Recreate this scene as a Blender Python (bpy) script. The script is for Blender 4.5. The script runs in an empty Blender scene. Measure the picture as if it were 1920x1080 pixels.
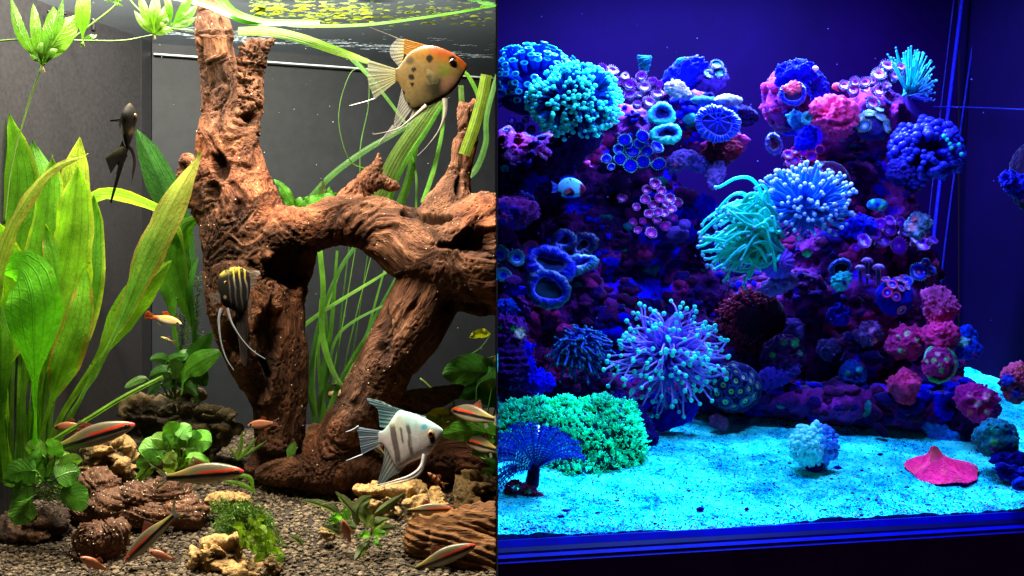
import bpy, bmesh, math, random
import numpy as np
from mathutils import Vector, Matrix
from mathutils.bvhtree import BVHTree
random.seed(7)
RNG = np.random.default_rng(7)
SC = bpy.context.scene
COL = SC.collection
PI = math.pi

# ------------------------------------------------------------------ measures
# X = 0 is the added light-stopping divider between the two tanks; y is depth away from the camera.
DIST = 1.5
S0 = 1 / 1500.0
def P(px, py, d=0.0):
    k = (DIST + d) / DIST
    return np.array([(px - 932) * S0 * k, d, (540 - py) * S0 * k])
def U(n, d=0.0):
    return n * S0 * (DIST + d) / DIST

# ------------------------------------------------------------------ camera
cam_d = bpy.data.cameras.new('camera')
cam = bpy.data.objects.new('camera', cam_d)
COL.objects.link(cam)
cam.location = (0, -DIST, 0)
cam.rotation_euler = (PI / 2, 0, 0)
cam_d.sensor_width = 36
cam_d.lens = 36 * DIST / (1920 * S0)
cam_d.shift_x = 28 / 1920
cam_d.clip_start = 0.01
cam_d.clip_end = 50
SC.camera = cam

# ------------------------------------------------------------------ world, lamps, exposure
W = bpy.data.worlds.new('World')
SC.world = W
W.use_nodes = True
W.node_tree.nodes['Background'].inputs[0].default_value = (0.5, 0.45, 0.6, 1)
W.node_tree.nodes['Background'].inputs[1].default_value = 0.02
def lamp(name, loc, size, energy, color, rot=(0, 0, 0), spread=150):
    l = bpy.data.lights.new(name, 'AREA')
    l.shape = 'RECTANGLE'; l.size, l.size_y = size
    l.energy = energy; l.color = color; l.spread = math.radians(spread)
    o = bpy.data.objects.new(name, l); COL.objects.link(o)
    o.location = loc; o.rotation_euler = rot
    return o
lamp('white_lamp_and_fill', (-0.34, 0.02, 0.62), (0.60, 0.05), 26.0, (1.0, 0.91, 0.74), (math.radians(4), 0, 0), 150)
lamp('white_lamp_and_fill', (-0.36, -0.17, 0.50), (0.55, 0.03), 11.5, (1.0, 0.84, 0.60), (math.radians(4), 0, 0), 150)  # unseen front fill added to brighten the fish and foreground
LAMP_B = (0.11, 0.24, 1.0)      # actinic blue
lamp('blue_lamp_and_fill', (0.32, 0.35, 0.62), (0.52, 0.05), 82, LAMP_B, (math.radians(5), 0, 0), 160)
lamp('blue_lamp_and_fill', (0.36, -0.05, 0.58), (0.50, 0.04), 13, LAMP_B, (math.radians(-2), 0, 0), 160)  # unseen front fill added to light the coral fronts
SC.view_settings.view_transform = 'Standard'
SC.view_settings.look = 'None'
SC.view_settings.exposure = 0.0
SC.view_settings.gamma = 1.0
cy = SC.cycles
cy.max_bounces = 8; cy.diffuse_bounces = 3; cy.glossy_bounces = 3
cy.transmission_bounces = 6; cy.transparent_max_bounces = 24
cy.use_denoising = True
cy.caustics_reflective = False; cy.caustics_refractive = False
cy.sample_clamp_indirect = 4.0

# ------------------------------------------------------------------ noise (numpy)
def _hash(ix, iy, iz, seed):
    n = (ix.astype(np.uint32) * np.uint32(73856093)) ^ (iy.astype(np.uint32) * np.uint32(19349663)) ^ (iz.astype(np.uint32) * np.uint32(83492791)) ^ np.uint32((seed * 2654435761) & 0xffffffff)
    n = (n ^ (n >> np.uint32(13))) * np.uint32(1274126177)
    n = (n ^ (n >> np.uint32(15))) * np.uint32(2246822519)
    return ((n ^ (n >> np.uint32(16))) & np.uint32(0xffffff)).astype(np.float64) / 0xffffff
def vnoise(p, seed=0):
    p = np.asarray(p, float) + 1000.0
    i = np.floor(p).astype(np.int64); f = p - i; f = f * f * (3 - 2 * f)
    r = 0
    for a in (0, 1):
        for b in (0, 1):
            for c in (0, 1):
                w = (f[:, 0] if a else 1 - f[:, 0]) * (f[:, 1] if b else 1 - f[:, 1]) * (f[:, 2] if c else 1 - f[:, 2])
                r = r + w * _hash(i[:, 0] + a, i[:, 1] + b, i[:, 2] + c, seed)
    return r * 2 - 1
def fbm(p, freq=1.0, octv=4, seed=0, ridged=False, gain=0.5):
    p = np.asarray(p, float); t = 0; a = 1.0; s = 0
    for k in range(octv):
        n = vnoise(p * freq, seed + k)
        if ridged: n = 1 - 2 * np.abs(n)
        t = t + a * n; s += a; a *= gain; freq *= 2.03
    return t / s
def worley(p, freq, seed=0):
    p = np.asarray(p, float) * freq + 1000.0
    i = np.floor(p).astype(np.int64); best = np.full(len(p), 9.0)
    for a in (-1, 0, 1):
        for b in (-1, 0, 1):
            for c in (-1, 0, 1):
                j = i + np.array([a, b, c])
                q = np.stack([_hash(j[:, 0], j[:, 1], j[:, 2], seed + k) for k in (0, 1, 2)], 1) + j
                best = np.minimum(best, ((q - p) ** 2).sum(1))
    return np.sqrt(best)
def smooth(a, b, x):
    t = np.clip((np.asarray(x, float) - a) / (b - a), 0, 1); return t * t * (3 - 2 * t)
def mixc(a, b, t):
    t = np.asarray(t)[..., None]; return np.asarray(a) * (1 - t) + np.asarray(b) * t
def spline(pts, n):
    pts = np.asarray(pts, float)
    if len(pts) == 2: return pts[0] + (pts[1] - pts[0]) * np.linspace(0, 1, n)[:, None]
    q = np.vstack([2 * pts[0] - pts[1], pts, 2 * pts[-1] - pts[-2]])
    L = np.r_[0, np.cumsum(np.linalg.norm(np.diff(pts, axis=0), axis=1) + 1e-9)]
    s = np.linspace(0, L[-1], n); k = np.clip(np.searchsorted(L, s, side='right') - 1, 0, len(pts) - 2)
    t = ((s - L[k]) / (L[k + 1] - L[k]))[:, None]
    a, b, c, e = q[k], q[k + 1], q[k + 2], q[k + 3]
    return 0.5 * ((2 * b) + (-a + c) * t + (2 * a - 5 * b + 4 * c - e) * t ** 2 + (-a + 3 * b - 3 * c + e) * t ** 3)
def interp(v, ctrl):
    ctrl = np.asarray(ctrl, float)
    if ctrl.ndim == 1: return np.interp(v, np.linspace(0, 1, len(ctrl)), ctrl)
    return np.interp(v, ctrl[:, 0], ctrl[:, 1])
def norm(v):
    v = np.asarray(v, float); return v / (np.linalg.norm(v, axis=-1, keepdims=True) + 1e-12)

# ------------------------------------------------------------------ mesh collector
BEND = 0.0
CLIP = None          # keeps what is built inside its own tank: 'L' left of the divider, 'R' right of it
class MB:
    def __init__(s): s.v = []; s.q = []; s.t = []; s.c = []; s.uv = []; s.n = 0; s.grain = None
    def add(s, v, quads=None, tris=None, c=(0.5, 0.5, 0.5), uv=None):
        v = np.asarray(v, float); m = len(v); s.v.append(v)
        if quads is not None and len(quads): s.q.append(np.asarray(quads) + s.n)
        if tris is not None and len(tris): s.t.append(np.asarray(tris) + s.n)
        c = np.asarray(c, float)
        if c.ndim == 1: c = np.tile(c, (m, 1))
        if c.shape[1] == 3: c = np.hstack([c, np.ones((m, 1))])
        s.c.append(c)
        s.uv.append(np.zeros((m, 2)) if uv is None else np.asarray(uv, float))
        s.n += m; return s
    def data(s):
        return np.vstack(s.v)
    def mesh(s, name, origin=(0, 0, 0), smooth_=True):
        v = np.vstack(s.v)
        if CLIP == 'L': v[:, 0] = np.minimum(v[:, 0], -.0012)
        if CLIP == 'R': v[:, 0] = np.maximum(v[:, 0], .0012)
        if BEND: v[:, 1] = v[:, 1] + BEND * np.abs(v[:, 0] - .02) ** 2 * (v[:, 0] < .02)
        v = v - np.asarray(origin)
        q = np.vstack(s.q) if s.q else np.zeros((0, 4), int)
        t = np.vstack(s.t) if s.t else np.zeros((0, 3), int)
        me = bpy.data.meshes.new(name)
        me.vertices.add(len(v)); me.vertices.foreach_set('co', v.astype(np.float32).ravel())
        idx = np.concatenate([q.ravel(), t.ravel()]).astype(np.int32)
        me.loops.add(len(idx)); me.loops.foreach_set('vertex_index', idx)
        st = np.concatenate([np.arange(len(q)) * 4, len(q) * 4 + np.arange(len(t)) * 3]).astype(np.int32)
        me.polygons.add(len(st)); me.polygons.foreach_set('loop_start', st)
        me.polygons.foreach_set('use_smooth', np.full(len(st), smooth_))
        me.update(calc_edges=True)
        a = me.color_attributes.new('Col', 'FLOAT_COLOR', 'POINT')
        a.data.foreach_set('color', np.vstack(s.c).astype(np.float32).ravel())
        if s.grain is not None:
            g = me.attributes.new('grain', 'FLOAT_VECTOR', 'POINT'); g.data.foreach_set('vector', s.grain.astype(np.float32).ravel())
        u = me.uv_layers.new(name='UVMap')
        u.data.foreach_set('uv', np.vstack(s.uv)[idx].astype(np.float32).ravel())
        return me
    def build(s, name, mat, parent=None, origin=None, smooth_=True, label=None, cat=None, group=None, kind=None):
        if parent is not None: origin = WORLD_LOC.get(parent.name, (0, 0, 0))
        if origin is None:
            vv = np.vstack(s.v); origin = np.array([vv[:, 0].mean(), vv[:, 1].mean(), vv[:, 2].min()])
        me = s.mesh(name, origin, smooth_); me.materials.append(mat)
        o = bpy.data.objects.new(name, me); COL.objects.link(o)
        if parent is not None:
            o.parent = parent; WORLD_LOC[o.name] = np.array(origin)
        else:
            o.location = origin; WORLD_LOC[o.name] = np.array(origin)
        tag(o, label, cat, group, kind)
        return o
WORLD_LOC = {}
def tag(o, label=None, cat=None, group=None, kind=None):
    if label: o['label'] = label
    if cat: o['category'] = cat
    if group: o['group'] = group
    if kind: o['kind'] = kind
    return o
def thing(name, loc, label, cat, group=None):
    o = bpy.data.objects.new(name, None); COL.objects.link(o)
    o.empty_display_size = 0.01; o.location = loc; WORLD_LOC[o.name] = np.array(loc, float)
    return tag(o, label, cat, group)
def kids(o): return [c for c in ALLKIDS.get(o.name, [])]
def copy_tree(o, parent=None):
    c = o.copy(); COL.objects.link(c)
    if parent is not None: c.parent = parent
    for ch in list(o.children): copy_tree(ch, c)
    return c

# ------------------------------------------------------------------ primitives -> (verts, quads, ...)
def gridq(nu, nv, closed=False):
    i = np.arange(nu - 1)[:, None]; j = np.arange(nv if closed else nv - 1)[None, :]
    j2 = (j + 1) % nv
    return np.stack([i * nv + j, i * nv + j2, (i + 1) * nv + j2, (i + 1) * nv + j], -1).reshape(-1, 4)
def frames(p):
    t = norm(np.gradient(p, axis=0)); n = len(p)
    a = np.array([0, 0, 1.0]) if abs(t[0][2]) < .9 else np.array([1.0, 0, 0])
    N = np.zeros((n, 3)); cur = norm(np.cross(t[0], a))
    for k in range(n):
        cur = norm(cur - t[k] * np.dot(cur, t[k])); N[k] = cur
    return t, N, np.cross(t, N)
def tube(mb, path, rad, seg=8, n=None, c=(.5, .5, .5), ell=1.0, uv=True, cap=True):
    path = np.asarray(path, float)
    p = spline(path, n) if n else path
    n = len(p); v = np.linspace(0, 1, n)
    r = interp(v, rad) if np.ndim(rad) else np.full(n, rad)
    t, N, B = frames(p)
    a = np.linspace(0, 2 * PI, seg, endpoint=False)
    ring = p[:, None] + r[:, None, None] * (N[:, None] * np.cos(a)[None, :, None] + B[:, None] * (ell * np.sin(a))[None, :, None])
    V = ring.reshape(-1, 3); Q = gridq(n, seg, True); T = []
    if cap:
        V = np.vstack([V, p[0] - t[0] * r[0] * .6, p[-1] + t[-1] * r[-1] * .6]); m = n * seg
        for j in range(seg):
            T.append((m, (j + 1) % seg, j)); T.append((m + 1, (n - 1) * seg + j, (n - 1) * seg + (j + 1) % seg))
    c = np.asarray(c, float)
    if c.ndim == 2:
        cc = np.stack([interp(v, c[:, k]) for k in range(c.shape[1])], 1)
        C = np.repeat(cc, seg, 0)
        if cap: C = np.vstack([C, cc[0], cc[-1]])
    else: C = c
    UV = np.stack([np.tile(a / PI - 1, n), np.repeat(v, seg)], 1)
    if cap: UV = np.vstack([UV, [0, 0], [0, 1]])
    mb.add(V, Q, np.array(T) if T else None, C, UV)
def ellip(mb, c, r, nu=8, nv=12, col=(.5, .5, .5), R=None):
    r = np.ones(3) * r
    th = np.linspace(0, PI, nu); ph = np.linspace(0, 2 * PI, nv, endpoint=False)
    V = np.stack([np.outer(np.sin(th), np.cos(ph)), np.outer(np.sin(th), np.sin(ph)), np.outer(np.cos(th), np.ones(nv))], -1).reshape(-1, 3) * r
    if R is not None: V = V @ np.asarray(R).T
    mb.add(V + np.asarray(c), gridq(nu, nv, True)[:, ::-1], None, col)
_ICO = {}
def ico(sub):
    if sub not in _ICO:
        bm = bmesh.new(); bmesh.ops.create_icosphere(bm, subdivisions=sub, radius=1)
        _ICO[sub] = (np.array([v.co[:] for v in bm.verts]), np.array([[v.index for v in f.verts] for f in bm.faces])); bm.free()
    return _ICO[sub]
def rot(ax, ang):
    return np.array(Matrix.Rotation(ang, 3, ax))
def align(nrm, spin=0.0):
    """matrix whose columns are x, y, z axes with z along nrm"""
    z = norm(nrm); a = np.array([0, 0, 1.0]) if abs(z[2]) < .92 else np.array([0, 1.0, 0])
    x = norm(np.cross(a, z)); y = np.cross(z, x)
    c, s = math.cos(spin), math.sin(spin)
    return np.stack([x * c + y * s, -x * s + y * c, z], 1)
def remeshed(fn, voxel):
    """fn(mb) fills overlapping closed shapes; returns verts, tris/quads of their union"""
    mb = MB(); fn(mb)
    me = mb.mesh('tmp'); o = bpy.data.objects.new('tmp', me); COL.objects.link(o)
    m = o.modifiers.new('r', 'REMESH'); m.mode = 'VOXEL'; m.voxel_size = voxel
    m2 = o.modifiers.new('s', 'SMOOTH'); m2.factor = .6; m2.iterations = 4
    e = o.evaluated_get(bpy.context.evaluated_depsgraph_get()); me2 = bpy.data.meshes.new_from_object(e)
    n = len(me2.vertices); v = np.zeros(n * 3, np.float32); me2.vertices.foreach_get('co', v)
    nn = np.zeros(n * 3, np.float32); me2.vertex_normals.foreach_get('vector', nn)
    q = [tuple(p.vertices) for p in me2.polygons if len(p.vertices) == 4]
    t = [tuple(p.vertices) for p in me2.polygons if len(p.vertices) == 3]
    bpy.data.objects.remove(o); bpy.data.meshes.remove(me); bpy.data.meshes.remove(me2)
    return v.reshape(-1, 3).astype(float), nn.reshape(-1, 3).astype(float), np.array(q).reshape(-1, 4).astype(int), np.array(t).reshape(-1, 3).astype(int)

# ------------------------------------------------------------------ materials
class NT:
    def __init__(s, name):
        s.m = bpy.data.materials.new(name); s.m.use_nodes = True; s.t = s.m.node_tree; s.t.nodes.clear()
        s.out = s.t.nodes.new('ShaderNodeOutputMaterial')
    def n(s, typ, ins=None, **kw):
        nd = s.t.nodes.new('ShaderNode' + typ)
        for k, v in kw.items(): setattr(nd, k, v)
        for k, v in (ins or {}).items():
            i = nd.inputs[k]
            if isinstance(v, bpy.types.NodeSocket): s.t.links.new(v, i)
            elif isinstance(v, bpy.types.Node): s.t.links.new(v.outputs[0], i)
            else:
                if hasattr(i.default_value, '__len__') and len(i.default_value) == 4 and len(v) == 3: v = (*v, 1)
                i.default_value = v
        return nd
    def math(s, op, a, b=0.0, c=None):
        d = {0: a, 1: b}
        if c is not None: d[2] = c
        return s.n('Math', d, operation=op)
    def ramp(s, fac, stops):
        nd = s.n('ValToRGB', {0: fac}); cr = nd.color_ramp
        while len(cr.elements) < len(stops): cr.elements.new(.5)
        for e, (p, c) in zip(cr.elements, stops):
            e.position = p; e.color = (*c, 1) if len(c) == 3 else c
        return nd
    def mix(s, fac, a, b, blend='MIX'):
        nd = s.n('Mix', data_type='RGBA', blend_type=blend)
        for i, v in ((0, fac), (6, a), (7, b)):
            if isinstance(v, bpy.types.NodeSocket): s.t.links.new(v, nd.inputs[i])
            elif isinstance(v, bpy.types.Node): s.t.links.new(v.outputs[2] if v.bl_idname == 'ShaderNodeMix' else v.outputs[0], nd.inputs[i])
            else: nd.inputs[i].default_value = (*v, 1) if hasattr(v, '__len__') and len(v) == 3 else v
        return nd.outputs[2]
    def surf(s, sh): s.t.links.new(sh.outputs[0] if isinstance(sh, bpy.types.Node) else sh, s.out.inputs[0]); return s.m
def noise_n(t, scale, detail=5, rough=.55, vec=None, dist=0.0):
    ins = {'Scale': scale, 'Detail': detail, 'Roughness': rough, 'Distortion': dist}
    if vec is not None: ins['Vector'] = vec
    return t.n('TexNoise', ins)
def paint(name, rough=.5, spec=.4, grain=.25, gscale=60, bump=.3, bscale=120, bdist=.001, trans=0.0, coat=0.0, sss=0.0, metallic=0.0):
    t = NT(name); a = t.n('Attribute', attribute_name='Col'); tc = t.n('TexCoord')
    nz = noise_n(t, gscale, 4, .6, tc.outputs['Object'])
    f = t.n('MapRange', {0: nz.outputs[0], 1: .25, 2: .75, 3: 1 - grain, 4: 1 + grain})
    col = t.mix(1.0, a.outputs['Color'], f, 'MULTIPLY')
    bn = noise_n(t, bscale, 5, .65, tc.outputs['Object'])
    b = t.n('Bump', {'Strength': bump, 'Distance': bdist, 'Height': bn.outputs[0]})
    p = t.n('BsdfPrincipled', {'Base Color': col, 'Roughness': rough, 'Specular IOR Level': spec, 'Normal': b.outputs[0], 'Coat Weight': coat, 'Metallic': metallic})
    if trans:
        tr = t.n('BsdfTranslucent', {'Color': col, 'Normal': b.outputs[0]})
        return t.surf(t.n('MixShader', {0: trans, 1: p.outputs[0], 2: tr.outputs[0]}))
    return t.surf(p)
def leaf_mat(name, kind='long', rough=.35, trans=.45, vein=.5):
    """UV: u in -1..1 across, v in 0..1 along"""
    t = NT(name); a = t.n('Attribute', attribute_name='Col'); tc = t.n('TexCoord')
    uv = t.n('SeparateXYZ', {0: t.n('UVMap').outputs[0]})
    u, v = uv.outputs[0], uv.outputs[1]; au = t.math('ABSOLUTE', u)
    mid = t.n('MapRange', {0: au, 1: .0, 2: .07, 3: 1, 4: 0})
    if kind == 'long':      # parallel arcs plus fine net
        w = t.math('SINE', t.math('MULTIPLY', au, 3 * PI * 2))
        w2 = t.math('SINE', t.math('ADD', t.math('MULTIPLY', v, 110.0), t.math('MULTIPLY', au, -12.0)))
        lat = t.math('MAXIMUM', t.n('MapRange', {0: w, 1: .75, 2: 1.0, 3: 0, 4: 1}), t.math('MULTIPLY', t.n('MapRange', {0: w2, 1: .6, 2: 1.0, 3: 0, 4: 1}), .45))
    elif kind == 'ribbon':
        w = t.math('SINE', t.math('MULTIPLY', u, 16.0))
        lat = t.n('MapRange', {0: w, 1: .3, 2: 1.0, 3: 0, 4: 1})
    else:                   # pinnate
        w = t.math('SINE', t.math('SUBTRACT', t.math('MULTIPLY', v, 48.0), t.math('MULTIPLY', t.math('POWER', au, 1.2), 17.0)))
        lat = t.n('MapRange', {0: w, 1: .55, 2: 1.0, 3: 0, 4: 1})
    vv = t.math('MAXIMUM', mid, t.math('MULTIPLY', lat, .6))
    nz = noise_n(t, 45, 4, .6, tc.outputs['Object'])
    nz2 = noise_n(t, 300, 3, .6, tc.outputs['Object'])
    f = t.n('MapRange', {0: nz.outputs[0], 1: .3, 2: .7, 3: .72, 4: 1.25})
    f2 = t.n('MapRange', {0: nz2.outputs[0], 1: .3, 2: .7, 3: .85, 4: 1.15})
    col = t.mix(1.0, a.outputs['Color'], t.math('MULTIPLY', f, f2), 'MULTIPLY')
    nb = noise_n(t, 90, 5, .7, tc.outputs['Object'])
    col = t.mix(t.n('MapRange', {0: t.math('ADD', nb.outputs[0], t.math('MULTIPLY', au, .07)), 1: .66, 2: .74, 3: 0, 4: .75}).outputs[0], col, (.12, .075, .02))
    dk = t.mix(1.0, col, (.40, .50, .45), 'MULTIPLY')
    col = t.mix(t.math('MULTIPLY', vv, vein), col, dk)
    h = t.math('ADD', t.math('MULTIPLY', vv, -1.0), t.math('MULTIPLY', nz2.outputs[0], .8))
    b = t.n('Bump', {'Strength': .5, 'Distance': .0012, 'Height': h})
    p = t.n('BsdfPrincipled', {'Base Color': col, 'Roughness': rough, 'Specular IOR Level': .35, 'Normal': b.outputs[0]})
    tr = t.n('BsdfTranslucent', {'Color': t.mix(1.0, col, (1.5, 1.6, .7), 'MULTIPLY'), 'Normal': b.outputs[0]})
    return t.surf(t.n('MixShader', {0: trans, 1: p.outputs[0], 2: tr.outputs[0]}))
def fin_mat(name, ray=55.0, dark=.55):
    t = NT(name); a = t.n('Attribute', attribute_name='Col')
    uv = t.n('SeparateXYZ', {0: t.n('UVMap').outputs[0]})
    w = t.n('MapRange', {0: t.math('SINE', t.math('MULTIPLY', uv.outputs[0], ray)), 1: -1, 2: 1, 3: dark, 4: 1.15})
    col = t.mix(1.0, a.outputs['Color'], w, 'MULTIPLY')
    b = t.n('Bump', {'Strength': .6, 'Distance': .0006, 'Height': w})
    p = t.n('BsdfPrincipled', {'Base Color': col, 'Roughness': .4, 'Normal': b.outputs[0]})
    tl = t.n('BsdfTranslucent', {'Color': col})
    m = t.n('MixShader', {0: .5, 1: p.outputs[0], 2: tl.outputs[0]})
    al = t.math('MULTIPLY', a.outputs['Alpha'], t.n('MapRange', {0: w, 1: .5, 2: 1, 3: .75, 4: 1}))
    return t.surf(t.n('MixShader', {0: al, 1: t.n('BsdfTransparent').outputs[0], 2: m.outputs[0]}))
def wood_mat(name, c0, c1, c2, scale=1.0, bump=.9, rough=.8, streak=(1, 1, .35), grain=False):
    t = NT(name); tc = t.n('TexCoord'); a = t.n('Attribute', attribute_name='Col')
    mp = t.n('Mapping', {0: t.n('Attribute', attribute_name='grain').outputs['Vector'] if grain else tc.outputs['Object'], 3: streak})
    n1 = noise_n(t, 38 * scale, 8, .68, mp.outputs[0], .6)
    n2 = noise_n(t, 190 * scale, 6, .7, mp.outputs[0], .4)
    vo = t.n('TexVoronoi', {'Vector': mp.outputs[0], 'Scale': 230 * scale, 'Randomness': 1.0})
    pit = t.n('MapRange', {0: vo.outputs[0], 1: .12, 2: .42, 3: 0, 4: 1})
    f = t.math('ADD', t.math('MULTIPLY', n1.outputs[0], .6), t.math('MULTIPLY', n2.outputs[0], .4))
    col = t.ramp(f, [(.32, c0), (.5, c1), (.68, c2)])
    col = t.mix(1.0, col.outputs[0], a.outputs['Color'], 'MULTIPLY')
    h = t.math('ADD', t.math('MULTIPLY', n1.outputs[0], .8), t.math('ADD', t.math('MULTIPLY', n2.outputs[0], .7), t.math('MULTIPLY', pit, .3)))
    b = t.n('Bump', {'Strength': bump, 'Distance': .006, 'Height': h})
    return t.surf(t.n('BsdfPrincipled', {'Base Color': col, 'Roughness': rough, 'Specular IOR Level': .25, 'Normal': b.outputs[0]}))
def glass_mat(name, tint=(1, 1, 1), amt=.12):
    t = NT(name); lw = t.n('Fresnel', {0: 1.15})
    g = t.n('BsdfGlossy', {'Color': tint, 'Roughness': .02})
    return t.surf(t.n('MixShader', {0: t.math('MULTIPLY', lw, amt), 1: t.n('BsdfTransparent', {0: tint}).outputs[0], 2: g.outputs[0]}))

M_BODY = paint('fish skin', rough=.32, spec=.5, grain=.12, gscale=180, bump=.25, bscale=500, bdist=.0006)
M_DULL = paint('dark fish skin', rough=.75, spec=.12, grain=.2, gscale=180, bump=.3, bscale=500, bdist=.0006)
M_FIN = fin_mat('fish fin')
M_EYE = paint('fish eye', rough=.08, spec=.8, grain=0, bump=0)
M_LEAF = leaf_mat('sword leaf', 'long', vein=.55)
M_RIB = leaf_mat('ribbon leaf', 'ribbon', vein=.45)
M_ANU = leaf_mat('round leaf', 'pinnate', rough=.3, trans=.25, vein=.45)
M_STEM = paint('plant stem', rough=.4, grain=.2, trans=.25)

def box(mb, lo, hi, c=(.5, .5, .5)):
    x0, y0, z0 = lo; x1, y1, z1 = hi
    v = [(x0, y0, z0), (x1, y0, z0), (x1, y1, z0), (x0, y1, z0), (x0, y0, z1), (x1, y0, z1), (x1, y1, z1), (x0, y1, z1)]
    mb.add(v, [(0, 3, 2, 1), (4, 5, 6, 7), (0, 1, 5, 4), (1, 2, 6, 5), (2, 3, 7, 6), (3, 0, 4, 7)], None, c)
def prism(mb, poly, z0, z1, c=(.5, .5, .5)):
    """vertical slab over a ground-plan polygon (counter-clockwise)"""
    n = len(poly); v = [(x, y, z0) for x, y in poly] + [(x, y, z1) for x, y in poly]
    q = [(i, (i + 1) % n, n + (i + 1) % n, n + i) for i in range(n)]
    t = [(0, i + 1, i) for i in range(1, n - 1)] + [(n, n + i, n + i + 1) for i in range(1, n - 1)]
    mb.add(v, q, t, c)

# ------------------------------------------------------------------ leaves
def leaf(mb, pts, w, roll=0.0, fold=.15, wav=.0, wn=4, nu=9, nv=26, c=(.1, .3, .02), edge=None, twist=0.0, ph=None, tipc=None, stem=None):
    """pts: midrib control points (px, py, depth); w: half-widths in px along it"""
    d0 = pts[len(pts) // 2][2]
    p = spline(np.array([P(*q) for q in pts]), nv); v = np.linspace(0, 1, nv)
    hw = interp(v, w) * U(1, d0)
    t = norm(np.gradient(p, axis=0))
    s = norm(np.cross(t, np.array([0, 1.0, 0])) + 1e-6)
    n = np.cross(s, t)
    r = roll + twist * v
    s2 = s * np.cos(r)[:, None] + n * np.sin(r)[:, None]; n2 = -s * np.sin(r)[:, None] + n * np.cos(r)[:, None]
    u = np.linspace(-1, 1, nu); ph = random.random() * 6 if ph is None else ph
    off = fold * np.abs(u)[None, :] * hw[:, None]
    if wav:
        off = off + wav * hw.max() * np.sin(wn * 2 * PI * v + ph)[:, None] * (u[None, :] ** 2) * np.sign(u)[None, :]
        off = off + .5 * wav * hw.max() * np.sin(wn * 3.7 * PI * v + ph)[:, None] * (np.abs(u)[None, :] ** 3)
    V = p[:, None] + s2[:, None] * (u[None, :] * hw[:, None])[..., None] + n2[:, None] * off[..., None]
    V = V.reshape(-1, 3); uu = np.tile(u, nv); vv = np.repeat(v, nu)
    C = np.tile(np.asarray(c, float), (len(V), 1))
    pn = fbm(V, 60, 3, 3)
    C = C * (1 + .25 * pn)[:, None]
    if edge is not None:
        e = smooth(.80, 1.0, np.abs(uu) + .35 * fbm(V, 150, 3, 9)) * smooth(.2, .6, vv); C = mixc(C, edge, e)
    if tipc is not None: C = mixc(C, tipc, smooth(.6, 1.0, vv + .15 * pn))
    if stem is not None: C = mixc(np.array(stem), C, smooth(0, .35, vv))
    mb.add(V, gridq(nv, nu), None, C, np.stack([uu, vv], 1))
def leaf_obj(root, pts, w, mat=None, name='leaf', **k):
    mb = MB(); leaf(mb, pts, w, **k); return mb.build(name, mat or M_LEAF, root)
OVAL = [.02, .55, .85, .98, 1.0, .97, .88, .7, .42, .05]
CORD = [.45, .92, 1.05, 1.1, 1.1, 1.06, .98, .84, .60, .08]
def blade(root, px, py, d, ln, wd, ang, base=None, c=(.06, .2, .02), tilt=.0, roll=0.0, shape=OVAL, mat=None, fold=.2, stemr=1.6, bend=.15, name='leaf', wav=.06, stemc=None):
    """round leaf centred at px,py; ang = direction its tip points (deg, image plane, y up)"""
    a = math.radians(ang); dx, dy = math.cos(a), -math.sin(a); h = ln / 2
    tz = math.sin(tilt) * U(h)
    q = [(px - dx * h, py - dy * h, d + tz), (px, py - abs(bend) * h * .6, d), (px + dx * h, py + dy * h + bend * h, d - tz)]
    mb = MB()
    leaf(mb, q, [k * wd / 2 for k in shape], roll=roll, fold=fold, wav=wav, wn=2, nu=9, nv=14, c=c)
    if base is not None:
        b = P(*base); e = P(*q[0]); m = (b + e) / 2 + np.array([0, 0, -U(4)]) + (e - b)[0] * np.array([.12, 0, 0])
        tube(mb, [b, m, e, P(*q[0]) * .8 + P(*q[1]) * .2], U(stemr, d), 6, 10, c=stemc or (c[0] * 1.3, c[1] * 1.2, c[2]), cap=False)
    return mb.build(name, mat or M_ANU, root)

# ------------------------------------------------------------------ fish
def fish_body(mb, st, d, colf, n=72, seg=30, flat=1.0, belly=.0):
    """st rows: x, ztop, zbot, half thickness, all px"""
    st = np.asarray(st, float); v = np.linspace(0, 1, n) ; v = .5 - .5 * np.cos(v * PI) * (1) if False else v
    L = (st[:, 0] - st[0, 0]) / (st[-1, 0] - st[0, 0])
    s4 = spline(st, n); x, zt, zb, th = s4.T
    zc = (zt + zb) / 2; h = np.abs(zb - zt) / 2; th = np.maximum(th, .2); h = np.maximum(h, .2)
    a = np.linspace(0, 2 * PI, seg, endpoint=False)
    pz = zc[:, None] - h[:, None] * np.sin(a); py = th[:, None] * np.sign(np.cos(a)) * np.abs(np.cos(a)) ** .7
    px = np.repeat(x[:, None], seg, 1)
    k = (DIST + d) / DIST * S0
    V = np.stack([(px - 932) * k, d + py * k, (540 - pz) * k], -1).reshape(-1, 3)
    side = (py < 0).ravel()
    C = colf(px.ravel(), pz.ravel(), side)
    T = []
    V = np.vstack([V, V[:seg].mean(0), V[-seg:].mean(0)]); C = np.vstack([C, C[0], C[(n - 1) * seg]]); m = n * seg
    for j in range(seg):
        T += [(m, (j + 1) % seg, j), (m + 1, (n - 1) * seg + j, (n - 1) * seg + (j + 1) % seg)]
    mb.add(V, gridq(n, seg, True), T, C)
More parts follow.
